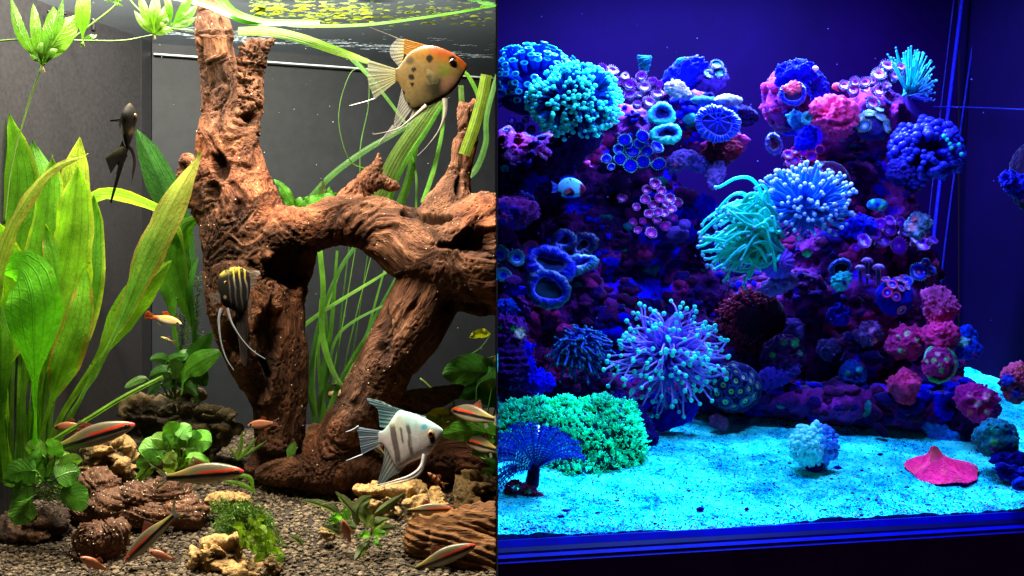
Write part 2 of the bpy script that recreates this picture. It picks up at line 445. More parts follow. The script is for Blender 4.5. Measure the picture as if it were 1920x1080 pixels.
def fin(root, base, tip, d, col, name='fin', alpha=.6, tipa=None, tipcol=None, dy=0.0, nu=30, nv=8, th=.5, ripple=.8, colf=None, mat=None):
    """lofts from base polyline to tip polyline, px coords; dy = sideways lean of the tip in px"""
    A = spline(np.array([(x, y, 0.) for x, y in base]), nu); B = spline(np.array([(x, y, 0.) for x, y in tip]), nu)
    mb = MB(); k = S0 * (DIST + d) / DIST
    t = np.linspace(0, 1, nv)[:, None, None]; g = A[None] * (1 - t) + B[None] * t
    r = ripple * np.sin(np.arange(nu) * 1.9)[None, :] * t[:, :, 0] + dy * t[:, :, 0]
    uu = np.tile(np.linspace(0, 1, nu), nv); vv = np.repeat(t.ravel(), nu)
    C = np.tile(np.r_[col, alpha], (nu * nv, 1))
    if tipcol is not None: C[:, :3] = mixc(np.array(col), np.array(tipcol), vv)
    C[:, 3] = alpha + ((tipa if tipa is not None else alpha) - alpha) * vv
    if colf is not None: C = colf(g[..., 0].ravel(), g[..., 1].ravel(), C)
    for s in (-.5, .5):
        V = np.stack([(g[..., 0] - 932) * k, d + (r + s * th) * k, (540 - g[..., 1]) * k], -1).reshape(-1, 3)
        mb.add(V, gridq(nv, nu) if s < 0 else gridq(nv, nu)[:, ::-1], None, C, np.stack([uu, vv], 1))
    return mb.build(name, mat or M_FIN, root)
def eye(root, x, y, r, d, off, iris=(.3, .2, .05), pupil=.6, both=True):
    for sgn in ((-1, 1) if both else (-1,)):
        mb = MB(); k = S0 * (DIST + d) / DIST
        c = np.array([(x - 932) * k, d + sgn * off * k, (540 - y) * k]); nu, nv = 14, 18
        th = np.linspace(0, PI, nu); ph = np.linspace(0, 2 * PI, nv, endpoint=False)
        V = np.stack([np.outer(np.sin(th), np.cos(ph)), -sgn * -.45 * np.outer(np.cos(th), np.ones(nv)), np.outer(np.sin(th), np.sin(ph))], -1).reshape(-1, 3)
        tt = np.repeat(th, nv)
        C = np.where((np.sin(tt) < pupil)[:, None], np.array([.002, .002, .003]), np.where((np.sin(tt) < .93)[:, None], np.array(iris), np.array(iris) * .3))
        mb.add(c + V * r * k, gridq(nu, nv, True), None, C); mb.build('eye', M_EYE, root)

TUBES = []
def grain_coords(V, N, stretch=.13):
    """along-limb / across-limb coordinates from the nearest limb, for fibrous grain"""
    S = np.vstack([p for p, *_ in TUBES]); T_ = np.vstack([t for _, t, *_ in TUBES]); s = np.concatenate([x for *_, x, _ in TUBES]); idx = np.concatenate([np.full(len(p), i) for i, (p, *_) in enumerate(TUBES)])
    R_ = np.concatenate([r for *_, r in TUBES]); G = np.zeros_like(V); D_ = np.zeros(len(V))
    for k in range(0, len(V), 4000):
        v = V[k:k + 4000]; d2 = ((v[:, None] - S[None]) ** 2).sum(2); w = np.exp(-(d2 - d2.min(1)[:, None]) / (.012 ** 2)); w /= w.sum(1)[:, None]
        t = norm(w @ T_); al = (v * t).sum(1)[:, None]; perp = v - t * al
        G[k:k + 4000] = perp + t * al * stretch
    return G
CLIP = 'L'
# ================================================================== LEFT TANK: planted freshwater
def floorL(d):
    d = np.asarray(d, float)
    return -.336 + .26 * (np.minimum(d, .25) + .1) + .1 * np.maximum(d - .25, 0)
LC = np.array([-.5406, .38]); LF = np.array([-.707, -.25])
FD = -.2                                            # front glass of the left tank
def xleft(d): return LC[0] + (LF[0] - LC[0]) * (d - LC[1]) / (LF[1] - LC[1])

# setting: back and side panels
t = NT('grey tank film'); tc = t.n('TexCoord')
n1 = noise_n(t, 3, 4, .6, tc.outputs['Object']); n2 = noise_n(t, 55, 6, .7, tc.outputs['Object'])
c = t.ramp(n1.outputs[0], [(.3, (.008, .0105, .014)), (.7, (.017, .021, .027))])
c = t.mix(.5, c.outputs[0], t.ramp(n2.outputs[0], [(.3, (.008, .0100, .013)), (.7, (.019, .023, .029))]).outputs[0])
M_BACK = t.surf(t.n('BsdfPrincipled', {'Base Color': c, 'Roughness': .55, 'Specular IOR Level': .25}))
t = NT('limescaled grey film'); tc = t.n('TexCoord')
n1 = noise_n(t, 6, 6, .65, tc.outputs['Object']); n2 = noise_n(t, 160, 6, .75, tc.outputs['Object'])
c = t.ramp(n1.outputs[0], [(.3, (.020, .020, .024)), (.7, (.031, .031, .036))])
c = t.mix(.6, c.outputs[0], t.ramp(n2.outputs[0], [(.3, (.009, .009, .011)), (.7, (.034, .033, .036))]).outputs[0])
M_SIDE = t.surf(t.n('BsdfPrincipled', {'Base Color': c, 'Roughness': .4, 'Specular IOR Level': .3}))
def wall(name, pts, z0, z1, th, mat, c=(.5, .5, .5)):
    """upright panel between two ground points, thickness away from the viewer"""
    (x0, y0), (x1, y1) = pts; dv = norm(np.array([x1 - x0, y1 - y0])); nv = np.array([-dv[1], dv[0]]) * th
    mb = MB(); prism(mb, [(x0, y0), (x1, y1), (x1 + nv[0], y1 + nv[1]), (x0 + nv[0], y0 + nv[1])], z0, z1, c)
    return mb.build(name, mat, smooth_=False, kind='structure')
wall('back_wall', [LC, (-.004, .60)], -.45, .46, .006, M_BACK)
wall('side_wall', [LF, LC + (LF - LC) * .004], -.45, .46, .006, M_SIDE)
M_STRIP = paint('clear silicone strip', rough=.35, grain=.1, bump=.1)
mb = MB()   # slightly raised vertical seams down the side panel and its corner
for f0, f1, cc in ((.013, .05, (.016, .017, .02)),):
    a = LC + (LF - LC) * f0; b = LC + (LF - LC) * f1; nn = np.array([LF[1] - LC[1], -(LF[0] - LC[0])]); nn = -norm(nn) * .002
    if nn[0] < 0: nn = -nn
    prism(mb, [tuple(a), tuple(b), tuple(b + nn), tuple(a + nn)][::-1], -.4, .40, cc)
mb.build('wall_seam', M_STRIP, smooth_=False, kind='structure')
# thin pale waterline on the back panel
bd = norm(np.array([-.004, .60]) - LC)
mb = MB()
tube(mb, [(LC[0] + .004, LC[1] - .003, .366), (-.30, .475 - .003, .366), (-.006, .594, .366)], .0016, 6, 30, c=(.62, .72, .78))
mb.build('waterline_strip', paint('wet waterline', rough=.15, grain=.25, gscale=30), kind='structure')
# black comb slots of the filter intake, upper left
gr = thing('intake_grille', P(90, 60, .02) + [0, 0.03, 0], 'black slotted filter intake comb in the top left corner of the planted tank', 'filter intake')
M_PLA = paint('black plastic', rough=.4, grain=.1)
for i, x in enumerate((-4, 12, 30, 62, 92, 122, 175)):
    dd = .06 + .10 * (x / 175.0 if x > 0 else 0)
    mb = MB(); a = P(x, (38, 40, 42, 26, 24, 26, 58)[i], dd); tube(mb, [a, a * [1, 1, 0] + [0, 0, .372]], U(4, dd), 8, 8, c=(.008, .008, .01)); mb.build('slot', M_PLA, gr)

# added partition stopping light between the tanks (dark, thin, edge-on to the camera)
mb = MB(); box(mb, (-.0005, -.30, -.50), (.0005, .75, .75), (.01, .01, .012))
mb.build('light_stop_panel', M_PLA, smooth_=False, kind='structure')

# substrate
nx, ny = 170, 110
ds = np.linspace(-.19, .60, ny); us = np.linspace(0, 1, nx)
XX = xleft(ds)[:, None] * (1 - us)[None, :] + (-.001) * us[None, :]; DD = np.repeat(ds[:, None], nx, 1)
pp = np.stack([XX, DD, np.zeros_like(XX)], -1).reshape(-1, 3)
zz = floorL(pp[:, 1]) + .006 * fbm(pp, 12, 3, 5) + .0016 * fbm(pp, 220, 2, 6)
pp[:, 2] = zz
mb = MB(); mb.add(pp, gridq(ny, nx), None, (.03, .023, .018))
mb.build('gravel_bed', paint('dark soil', rough=.95, grain=.6, gscale=220, bump=1.0, bscale=330, bdist=.004), kind='structure')
def scatter_grains(name, pts, r0, r1, cols, mat, kind='stuff', label=None, cat=None, flat=.75):
    v0, f0 = ico(1); n = len(pts); m = len(v0)
    r = (r0 + (r1 - r0) * RNG.random(n) ** 1.6)[:, None, None]
    sc = 1 + .45 * (RNG.random((n, 1, 3)) - .5)
    jit = 1 + .38 * (RNG.random((n, m, 1)) - .5)
    an = RNG.random(n) * 6.28; ca, sa = np.cos(an)[:, None], np.sin(an)[:, None]
    v = v0[None] * jit * sc * r; v[..., 2] *= flat
    v = np.stack([v[..., 0] * ca - v[..., 1] * sa, v[..., 0] * sa + v[..., 1] * ca, v[..., 2]], -1) + np.asarray(pts)[:, None]
    F = (f0[None] + (np.arange(n) * m)[:, None, None]).reshape(-1, 3)
    C = np.repeat(np.asarray(cols)[RNG.integers(0, len(cols), n)] * (.65 + .7 * RNG.random((n, 1))), m, 0)
    mb = MB(); mb.add(v.reshape(-1, 3), None, F, C)
    return mb.build(name, mat, kind=kind, label=label, cat=cat, smooth_=False)
n = 24000
d = -.19 + .60 * RNG.random(n) ** 1.25; x = xleft(d) * RNG.random(n) * .998 - .001
q = np.stack([x, d, np.zeros(n)], 1); q[:, 2] = floorL(d) + .006 * fbm(q, 12, 3, 5) + .0012
M_GRAIN = paint('gravel grain', rough=.85, grain=.3, gscale=500, bump=.6, bscale=900, bdist=.0008)
scatter_grains('gravel', q, .0016, .0040, np.array([(.09, .066, .040), (.066, .048, .029), (.12, .088, .054), (.042, .031, .020), (.165, .125, .08)]), M_GRAIN)

# water surface seen from below
t = NT('water surface'); tc = t.n('TexCoord')
mp = t.n('Mapping', {0: tc.outputs['Object'], 3: (.6, 1.0, 1)})
w1 = noise_n(t, 16, 3, .5, mp.outputs[0], .3); w2 = noise_n(t, 75, 2, .5, mp.outputs[0], .4)
h = t.math('ADD', w1.outputs[0], t.math('MULTIPLY', w2.outputs[0], .16))
b = t.n('Bump', {'Strength': .6, 'Distance': .004, 'Height': h})
lw = t.n('LayerWeight', {0: .5})
f = t.n('MapRange', {0: lw.outputs['Facing'], 1: .69, 2: .765, 3: .02, 4: .96})
g = t.n('BsdfGlossy', {'Color': (.82, .9, .95), 'Roughness': .015, 'Normal': b.outputs[0]})
fm = t.n('MixShader', {0: .022, 1: g.outputs[0], 2: t.n('BsdfTranslucent', {'Color': (.42, .52, .60), 'Normal': b.outputs[0]}).outputs[0]})   # added bluish haze that lightens the surface
M_WATER = t.surf(t.n('MixShader', {0: f.outputs[0], 1: t.n('BsdfTransparent').outputs[0], 2: fm.outputs[0]}))
mb = MB(); gx, gy = 220, 150
xs = np.linspace(-.70, -.002, gx); ys = np.linspace(-.19, .598, gy)
V = np.array([(max(xx, float(xleft(yy)) + .002), yy, .384) for yy in ys for xx in xs]); V[:, 2] += .0012 * fbm(V, 9, 2, 4) + .0007 * fbm(V * [.7, 1, 1], 34, 2, 5)
mb.add(V, gridq(gy, gx), None, (.5, .5, .5)); mb.build('water_surface', M_WATER, kind='structure')
# front glass
wall('front_glass', [(-.70, FD - .012), (-.003, FD - .012)], -.45, .45, .008, glass_mat('front glass', amt=.12))
# bright ripple reflections imitated by flecks added just under the surface, behind the wood
fp = thing('ripple_glints', (-.22, .22, .38), 'yellow green flecks imitating ripple reflections at the water surface behind the top of the trunk', 'ripple reflection')
for i in range(190):
    if i < 130: x = -.335 + .16 * random.random() ** 1.2; y = .115 + .11 * random.random()
    else: x = -.17 + .16 * random.random(); y = .12 + .12 * random.random()
    mb = MB(); a = random.uniform(-.35, .35); L = .006 + .013 * random.random() ** 2; lc = np.array([.20, .26, .03]) * random.uniform(.25, 1.1) * (1 if i < 130 else .45)
    o = np.array([x, y, .3795 + .002 * random.random()]); dv = np.array([math.cos(a), math.sin(a), 0]); sv = np.array([-dv[1], dv[0], 0])
    nv, nu = 9, 5; vv = np.linspace(0, 1, nv); hw = interp(vv, OVAL) * L * .35
    V = (o + dv * (vv[:, None] - .5) * L)[:, None] + sv * (hw[:, None] * np.linspace(-1, 1, nu)[None])[..., None] + np.array([0, 0, -1]) * (.1 * L * (np.linspace(-1, 1, nv) ** 2))[:, None, None]
    mb.add(V.reshape(-1, 3), gridq(nv, nu), None, lc, np.stack([np.tile(np.linspace(-1, 1, nu), nv), np.repeat(vv, nu)], 1))
    mb.build('leaf', M_LEAF, fp)  # leaf-shaped fleck standing in for a reflection streak

# ------------------------------------------------------------------ driftwood
M_WOOD = wood_mat('red brown driftwood', (.040, .014, .007), (.16, .062, .030), (.40, .185, .097), 1.5, 1.1, .85, (1, 1, 1), grain=True)
def wtube(mb, pts, ell=1.0, seg=18, n=40):
    """pts rows: px, py, depth, radius px"""
    pts = np.array(pts, float); p = np.array([P(*q[:3]) for q in pts]); r = pts[:, 3] * S0 * (DIST + pts[:, 2]) / DIST
    sp = spline(np.hstack([p, r[:, None]]), n)
    tube(mb, sp[:, :3], np.maximum(sp[:, 3], .0006), seg, None, ell=ell)
    q = sp[::2, :3]; TUBES.append((q, norm(np.gradient(q, axis=0)), np.linspace(0, 1, len(q)), sp[::2, 3]))
def main_wood(mb):
    wtube(mb, [(386, 0, .10, 16), (394, 24, .10, 22), (400, 60, .10, 32), (402, 110, .105, 34), (412, 160, .11, 38), (424, 210, .12, 50), (430, 270, .12, 56), (436, 330, .12, 64), (452, 400, .12, 80), (464, 470, .12, 84), (470, 540, .12, 84), (478, 610, .125, 76), (496, 680, .13, 62), (520, 750, .14, 46), (524, 830, .15, 38), (520, 880, .16, 30)])
    wtube(mb, [(516, 74, .125, 4), (500, 82, .125, 11), (478, 100, .125, 28), (466, 140, .125, 26), (460, 190, .12, 30), (448, 250, .12, 40), (450, 300, .12, 40)])
    wtube(mb, [(352, 296, .09, 10), (356, 330, .10, 19), (372, 372, .11, 26), (400, 420, .12, 30)])
    wtube(mb, [(450, 450, .12, 60), (520, 440, .11, 56), (580, 428, .10, 42), (640, 412, .10, 46), (700, 420, .10, 50), (760, 450, .10, 66), (820, 470, .10, 92), (880, 478, .10, 112), (925, 478, .10, 116), (960, 480, .10, 112)])
    wtube(mb, [(632, 402, .11, 22), (664, 366, .115, 24), (690, 334, .12, 19), (704, 318, .12, 13), (709, 300, .12, 5), (710, 286, .12, 3)])
    wtube(mb, [(690, 350, .12, 14), (712, 340, .12, 14), (738, 348, .12, 10), (748, 352, .12, 4)])
    wtube(mb, [(868, 198, .10, 7), (870, 206, .10, 11), (872, 240, .10, 13), (866, 280, .10, 17), (861, 316, .10, 20), (854, 346, .10, 28), (846, 376, .10, 42), (840, 400, .10, 54), (838, 430, .10, 60)])
    wtube(mb, [(862, 190, .10, 1), (864, 198, .10, 4), (868, 212, .10, 9)]); wtube(mb, [(889, 190, .10, 2), (884, 200, .10, 5), (876, 216, .10, 9)])
    wtube(mb, [(889, 234, .09, 3), (884, 254, .09, 8), (876, 288, .095, 12), (868, 320, .10, 16)])
    wtube(mb, [(842, 470, .10, 70), (815, 530, .10, 66), (778, 600, .10, 62), (740, 660, .10, 56), (706, 716, .11, 54), (674, 770, .11, 52), (642, 830, .12, 52), (612, 880, .12, 42), (575, 905, .13, 26)])
    wtube(mb, [(486, 890, .13, 14), (520, 886, .125, 24), (570, 884, .12, 34), (620, 880, .12, 48), (660, 868, .12, 46), (700, 880, .13, 40), (730, 900, .14, 34)])
    wtube(mb, [(590, 794, .14, 4), (592, 812, .135, 16), (596, 850, .13, 30), (600, 890, .12, 32)])
    wtube(mb, [(556, 470, .11, 34), (552, 540, .125, 28), (548, 610, .13, 26), (545, 680, .135, 28), (543, 740, .14, 29), (538, 800, .145, 32), (528, 860, .15, 34), (518, 890, .15, 26)])
    wtube(mb, [(660, 800, .14, 60), (690, 850, .15, 60), (720, 900, .16, 50), (740, 950, .16, 40)])
    wtube(mb, [(520, 820, .16, 30), (496, 862, .16, 26), (470, 885, .15, 12)])
    wtube(mb, [(740, 760, .17, 26), (790, 752, .17, 21), (830, 742, .17, 16), (862, 730, .17, 9)])
    wtube(mb, [(478, 520, .13, 80), (500, 600, .135, 72), (516, 680, .14, 60), (524, 760, .15, 48), (524, 840, .15, 44)])
    wtube(mb, [(540, 440, .11, 50), (500, 500, .12, 60), (560, 500, .13, 40)])
TUBES.clear(); V, N, Q, T = remeshed(main_wood, .0019)
G = grain_coords(V, N)
wp = .006 * np.stack([fbm(V, 18, 3, 201), fbm(V, 18, 3, 207), fbm(V, 18, 3, 213)], 1); Gw = G + wp
disp = .0050 * fbm(V, 20, 3, 11) + .0016 * fbm(Gw, 48, 3, 17, ridged=True) + .0015 * fbm(Gw, 120, 3, 19, ridged=True) + .0011 * fbm(Gw, 320, 3, 23)
fis = fbm(Gw, 34, 3, 47, ridged=True); disp -= .0036 * smooth(.45, .72, fis) * smooth(-.3, .2, fbm(V, 11, 2, 49))
w = worley(V + .004 * fbm(V, 120, 2, 77)[:, None], 190, 31); disp -= .0026 * smooth(.45, .15, w) * smooth(-.05, .25, fbm(V, 16, 3, 41))
w = worley(V, 330, 37); disp -= .0010 * smooth(.45, .15, w) * smooth(-.2, .2, fbm(V, 24, 2, 43))
pxv = V[:, 0] / (S0 * (DIST + V[:, 1]) / DIST) + 932; pyv = 540 - V[:, 2] / (S0 * (DIST + V[:, 1]) / DIST)
front = smooth(-.1, -.5, N[:, 1])
def dent(cx, cy, rx, ry, dep):
    global disp
    q = ((pxv - cx) / rx) ** 2 + ((pyv - cy) / ry) ** 2; q = q * (1 + 1.1 * fbm(Gw, 60, 3, 61)) + .5 * fbm(V, 45, 2, 62)
    disp = disp - dep * smooth(1.1, .25, q) * front
dent(414, 312, 20, 30, .020); dent(402, 356, 14, 18, .008); dent(466, 222, 16, 12, .010); dent(372, 110, 14, 36, .012)
dent(768, 398, 22, 9, .018); dent(806, 408, 24, 10, .020); dent(836, 408, 16, 9, .015); dent(860, 350, 10, 24, .012)
dent(902, 452, 60, 30, .024); dent(850, 460, 40, 8, .010); dent(550, 500, 60, 44, .03); dent(450, 400, 16, 30, .006)
dent(440, 640, 26, 46, .02); dent(432, 560, 14, 40, .012); dent(500, 640, 24, 70, .02); dent(480, 720, 30, 50, .015); dent(724, 640, 14, 60, .008); dent(880, 580, 60, 14, .015)
# lace of holes in the side branch near the surface
hol = smooth(440, 456, pxv) * smooth(212, 190, pyv); w = worley(V, 210, 71); disp -= .005 * smooth(.50, .25, w) * hol * front
V2 = V + N * disp[:, None]
cav = smooth(.0, -.010, disp)[:, None]
C = np.ones((len(V), 3)) * (.92 + .4 * fbm(V, 14, 3, 81))[:, None]
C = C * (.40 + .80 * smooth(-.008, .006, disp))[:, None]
C = mixc(C, C * np.array([1.35, 1.05, .85]), smooth(0, .5, fbm(V, 9, 2, 83)))
C = mixc(C, C * np.array([.50, .46, .42]), smooth(.12, .40, fbm(Gw, 26, 4, 87))); C = mixc(C, C * np.array([1.25, 1.35, 1.45]), smooth(.22, .45, fbm(Gw, 40, 4, 89)))
C = mixc(C, C * np.array([.75, .8, .85]), smooth(560, 700, pyv))          # darker towards the lower wood
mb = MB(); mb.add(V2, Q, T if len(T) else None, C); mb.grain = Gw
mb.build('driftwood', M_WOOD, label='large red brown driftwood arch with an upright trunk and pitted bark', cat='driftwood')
# loose dark twig and two pale sticks behind the wood
mb = MB(); wtube(mb, [(618, 741, .24, 7), (690, 736, .24, 11), (780, 744, .24, 10), (862, 738, .24, 11)], n=30)
mb.build('stick', paint('pale stick', rough=.7, grain=.4, gscale=70, bump=.6, bscale=200), label='pale tan bamboo stick lying level behind the leaning driftwood leg', cat='stick')
for o in (bpy.data.objects['stick'],):
    m = o.data.attributes['Col'].data; m.foreach_set('color', np.tile([.30, .19, .08, 1], len(o.data.vertices)).astype(np.float32))

# ------------------------------------------------------------------ rocks
def rock(name, parts, label, cat, colf, amp=.007, freq=18, seed=0, vox=.0022, ridge=.5, mat=None, fine=.0012, sx=None, mod=None, kind=None):
    """parts rows: px, py, depth, rx, ry(vertical), rdepth  (px)"""
    def fn(mb):
        for (x, y, d, rx, rz, ry) in parts:
            v, f = ico(3); k = S0 * (DIST + d) / DIST
            mb.add(v * np.array([rx, ry, rz]) * k + P(x, y, d), None, f)
    V, N, Q, T = remeshed(fn, vox)
    s = np.ones(3) if sx is None else np.array(sx)
    h = amp * ((1 - ridge) * fbm(V * s, freq, 4, seed) + ridge * fbm(V * s, freq * 1.4, 5, seed + 5, ridged=True)) + fine * fbm(V * s, freq * 9, 3, seed + 9)
    cr = fbm(V * s * np.array([.7, 1, 1.5]) + .006 * fbm(V, 60, 2, seed + 30)[:, None], freq * 1.7, 4, seed + 21, ridged=True); h = h * 1.5 - amp * 1.5 * smooth(.2, .65, cr) + amp * .35 * fbm(V * s, freq * 4.5, 3, seed + 31, ridged=True)
    if mod is not None: h = h + mod(V, N)
    mb = MB(); mb.add(V + N * h[:, None], Q, T if len(T) else None, colf(V, h, amp))
    return mb.build(name, mat or M_ROCK, label=label, cat=cat, kind=kind)
M_ROCK = paint('dragon stone', rough=.7, spec=.35, grain=.6, gscale=130, bump=1.0, bscale=170, bdist=.007)
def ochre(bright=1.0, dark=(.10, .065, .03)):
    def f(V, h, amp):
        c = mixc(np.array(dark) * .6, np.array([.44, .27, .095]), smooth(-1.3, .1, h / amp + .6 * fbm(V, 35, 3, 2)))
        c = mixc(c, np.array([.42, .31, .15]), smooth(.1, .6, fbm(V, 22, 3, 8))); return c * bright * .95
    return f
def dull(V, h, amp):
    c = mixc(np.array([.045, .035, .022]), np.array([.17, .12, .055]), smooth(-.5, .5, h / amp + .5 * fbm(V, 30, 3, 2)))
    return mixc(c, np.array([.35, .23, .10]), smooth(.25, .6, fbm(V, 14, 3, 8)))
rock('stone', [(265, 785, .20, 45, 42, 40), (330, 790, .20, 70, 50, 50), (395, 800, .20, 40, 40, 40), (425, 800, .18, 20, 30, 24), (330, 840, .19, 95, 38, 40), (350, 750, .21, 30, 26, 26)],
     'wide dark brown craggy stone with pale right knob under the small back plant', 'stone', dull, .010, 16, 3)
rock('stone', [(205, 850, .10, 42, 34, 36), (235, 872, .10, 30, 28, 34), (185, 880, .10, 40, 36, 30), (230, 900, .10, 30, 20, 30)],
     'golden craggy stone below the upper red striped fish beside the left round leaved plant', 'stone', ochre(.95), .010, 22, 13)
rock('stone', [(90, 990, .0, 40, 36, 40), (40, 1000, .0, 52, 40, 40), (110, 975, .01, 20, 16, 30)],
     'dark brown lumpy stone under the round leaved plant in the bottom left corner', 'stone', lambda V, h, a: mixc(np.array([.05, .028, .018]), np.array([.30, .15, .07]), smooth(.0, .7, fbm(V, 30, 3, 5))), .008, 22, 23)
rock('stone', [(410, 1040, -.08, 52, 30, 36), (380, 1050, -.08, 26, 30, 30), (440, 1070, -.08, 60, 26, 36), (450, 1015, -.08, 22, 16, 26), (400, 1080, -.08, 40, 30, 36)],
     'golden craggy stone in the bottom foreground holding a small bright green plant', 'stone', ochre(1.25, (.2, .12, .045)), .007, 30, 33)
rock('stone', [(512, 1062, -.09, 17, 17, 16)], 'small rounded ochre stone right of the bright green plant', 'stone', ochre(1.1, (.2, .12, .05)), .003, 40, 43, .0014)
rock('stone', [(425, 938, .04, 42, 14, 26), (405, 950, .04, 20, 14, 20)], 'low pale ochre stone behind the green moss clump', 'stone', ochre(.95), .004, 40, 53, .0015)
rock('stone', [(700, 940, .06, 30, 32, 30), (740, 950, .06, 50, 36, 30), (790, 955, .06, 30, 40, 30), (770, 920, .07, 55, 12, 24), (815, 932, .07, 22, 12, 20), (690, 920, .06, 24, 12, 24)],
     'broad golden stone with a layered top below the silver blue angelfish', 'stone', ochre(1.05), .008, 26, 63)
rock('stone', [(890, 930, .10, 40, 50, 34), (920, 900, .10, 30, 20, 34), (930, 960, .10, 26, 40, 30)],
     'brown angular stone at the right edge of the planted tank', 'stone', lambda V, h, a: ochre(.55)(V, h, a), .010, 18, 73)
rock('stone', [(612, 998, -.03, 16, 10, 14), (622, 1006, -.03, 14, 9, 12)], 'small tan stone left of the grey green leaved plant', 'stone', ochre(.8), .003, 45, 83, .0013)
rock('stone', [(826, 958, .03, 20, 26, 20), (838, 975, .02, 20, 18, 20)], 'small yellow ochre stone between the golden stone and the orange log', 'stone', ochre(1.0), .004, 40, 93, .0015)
# swirled wood pieces
M_SWIRL = wood_mat('swirled brown wood', (.035, .014, .008), (.11, .050, .027), (.24, .125, .072), 1.3, .7, .5)
def swirlmod(cx, cy, k, f=1.0):
    def m(V, N):
        kk = S0 * (DIST + V[:, 1]) / DIST; x = V[:, 0] / kk + 932 - cx; y = 540 - V[:, 2] / kk - cy
        r = np.hypot(x, y * 1.3) + 16 * fbm(V, 16, 2, 7) + k * np.arctan2(y, x)
        q = np.stack([r * .13 * f, .5 * np.arctan2(y, x), V[:, 1] * 3], 1); return .0040 * fbm(q, 2.2, 4, 5, ridged=True) + .0012 * np.sin(r * 1.1 * f + 3 * fbm(V, 30, 2, 9))
    return m
one = lambda V, h, a: np.ones((len(V), 3)) * (1 + .5 * fbm(V, 25, 3, 3))[:, None]
rock('wood_root', [(185, 905, .04, 34, 24, 34), (210, 945, .03, 70, 28, 36), (270, 930, .03, 46, 26, 36), (320, 925, .03, 44, 34, 36), (345, 960, .02, 46, 34, 36), (290, 965, .02, 70, 26, 36), (165, 960, .03, 40, 20, 30)],
     'dark brown swirl grained root dotted with white specks in the lower left', 'root', one, .0035, 14, 103, .0019, .4, M_SWIRL, .0006, None, swirlmod(300, 800, 18))
rock('wood_root', [(180, 1010, -.05, 44, 36, 36), (215, 1000, -.05, 30, 30, 30), (165, 1040, -.05, 26, 26, 26), (205, 1045, -.05, 30, 20, 26), (232, 1012, -.05, 16, 14, 18)],
     'small curled brown wood knot on the gravel below the swirl grained root', 'root', one, .003, 18, 113, .0016, .4, M_SWIRL, .0005, None, swirlmod(176, 1012, 10, .9))
M_LOG = wood_mat('orange brown wood', (.05, .028, .014), (.28, .13, .04), (.60, .34, .12), 1.1, 1.0, .7, (.25, 1, 1))
def logw(mb):
    wtube(mb, [(775, 1000, -.06, 26), (800, 1010, -.05, 42), (850, 1030, -.05, 50), (900, 1050, -.05, 54), (960, 1070, -.05, 60)])
    wtube(mb, [(772, 985, -.06, 12), (795, 990, -.05, 20), (850, 990, -.04, 30), (900, 985, -.03, 42), (960, 990, -.03, 50)])
    wtube(mb, [(870, 964, -.04, 5), (850, 980, -.04, 14), (830, 1000, -.04, 22)])
V, N, Q, T = remeshed(logw, .0019)
h = .006 * fbm(V * [.35, 1, 1], 34, 4, 5, ridged=True) + .0018 * np.sin(V[:, 2] * 800 + 250 * V[:, 0] + 5 * fbm(V, 22, 3, 2)) + .001 * fbm(V * [.3, 1, 1], 240, 3, 8)
mb = MB(); mb.add(V + N * h[:, None], Q, T if len(T) else None, mixc([.55, .5, .5], [1.35, 1.25, 1.1], smooth(-.2, .4, fbm(V, 14, 3, 6))))
mb.build('wood_log', M_LOG, label='orange brown grained log lying in the bottom right corner of the planted tank', cat='log')
def darkroot(mb):
    wtube(mb, [(700, 850, .16, 30), (760, 850, .15, 42), (830, 845, .15, 52), (900, 850, .15, 56), (960, 850, .15, 58)])
    wtube(mb, [(830, 860, .15, 40), (812, 900, .15, 34), (806, 950, .15, 24)])
TUBES.clear(); V, N, Q, T = remeshed(darkroot, .0026)
G = grain_coords(V, N)
h = .005 * fbm(G, 40, 4, 5, ridged=True) + .003 * fbm(G, 110, 3, 8, ridged=True)
mb = MB(); mb.add(V + N * h[:, None], Q, T if len(T) else None, (.55, .5, .5)); mb.grain = G
mb.build('driftwood_root', M_WOOD, label='dark reddish brown root lying level behind the silver blue angelfish', cat='root')
# white specks on the swirled root and in the water
def specks(name, pts, r0, r1, col, label):
    v0, f0 = ico(1); mb = MB()
    for q in pts: mb.add(v0 * (r0 + (r1 - r0) * random.random()) + q, None, f0, col)
    return mb.build(name, M_SPECK, kind='stuff')
M_SPECK = paint('pale speck', rough=.4, grain=.1, bump=0)
def surface_pts(o, n, zmin=-.2, seed=1, front=None):
    me = o.data; r = np.random.default_rng(seed); m = len(me.vertices)
    v = np.zeros(m * 3, np.float32); me.vertices.foreach_get('co', v); v = v.reshape(-1, 3) + np.array(o.location)
    nn = np.zeros(m * 3, np.float32); me.vertex_normals.foreach_get('vector', nn); nn = nn.reshape(-1, 3)
    ok = np.where((nn[:, 2] > zmin) & (nn[:, 1] < .1))[0]; 
    if front is not None: ok = ok[front(v[ok])]
    i = r.choice(ok, min(n, len(ok)), replace=False); return v[i], nn[i]
v, _ = surface_pts(bpy.data.objects['wood_root'], 230, -.3, 2); v2, _ = surface_pts(bpy.data.objects['wood_root.001'], 60, -.3, 3); v3, _ = surface_pts(bpy.data.objects['driftwood'], 150, -.6, 4)
specks('pale_specks', np.vstack([v, v2, v3]), .0005, .0010, (.75, .68, .5), '')
specks('water_particles', [P(random.uniform(290, 925), random.uniform(80, 880), random.uniform(-.1, .35)) for _ in range(110)], .0002, .00055, (.6, .65, .65), '')

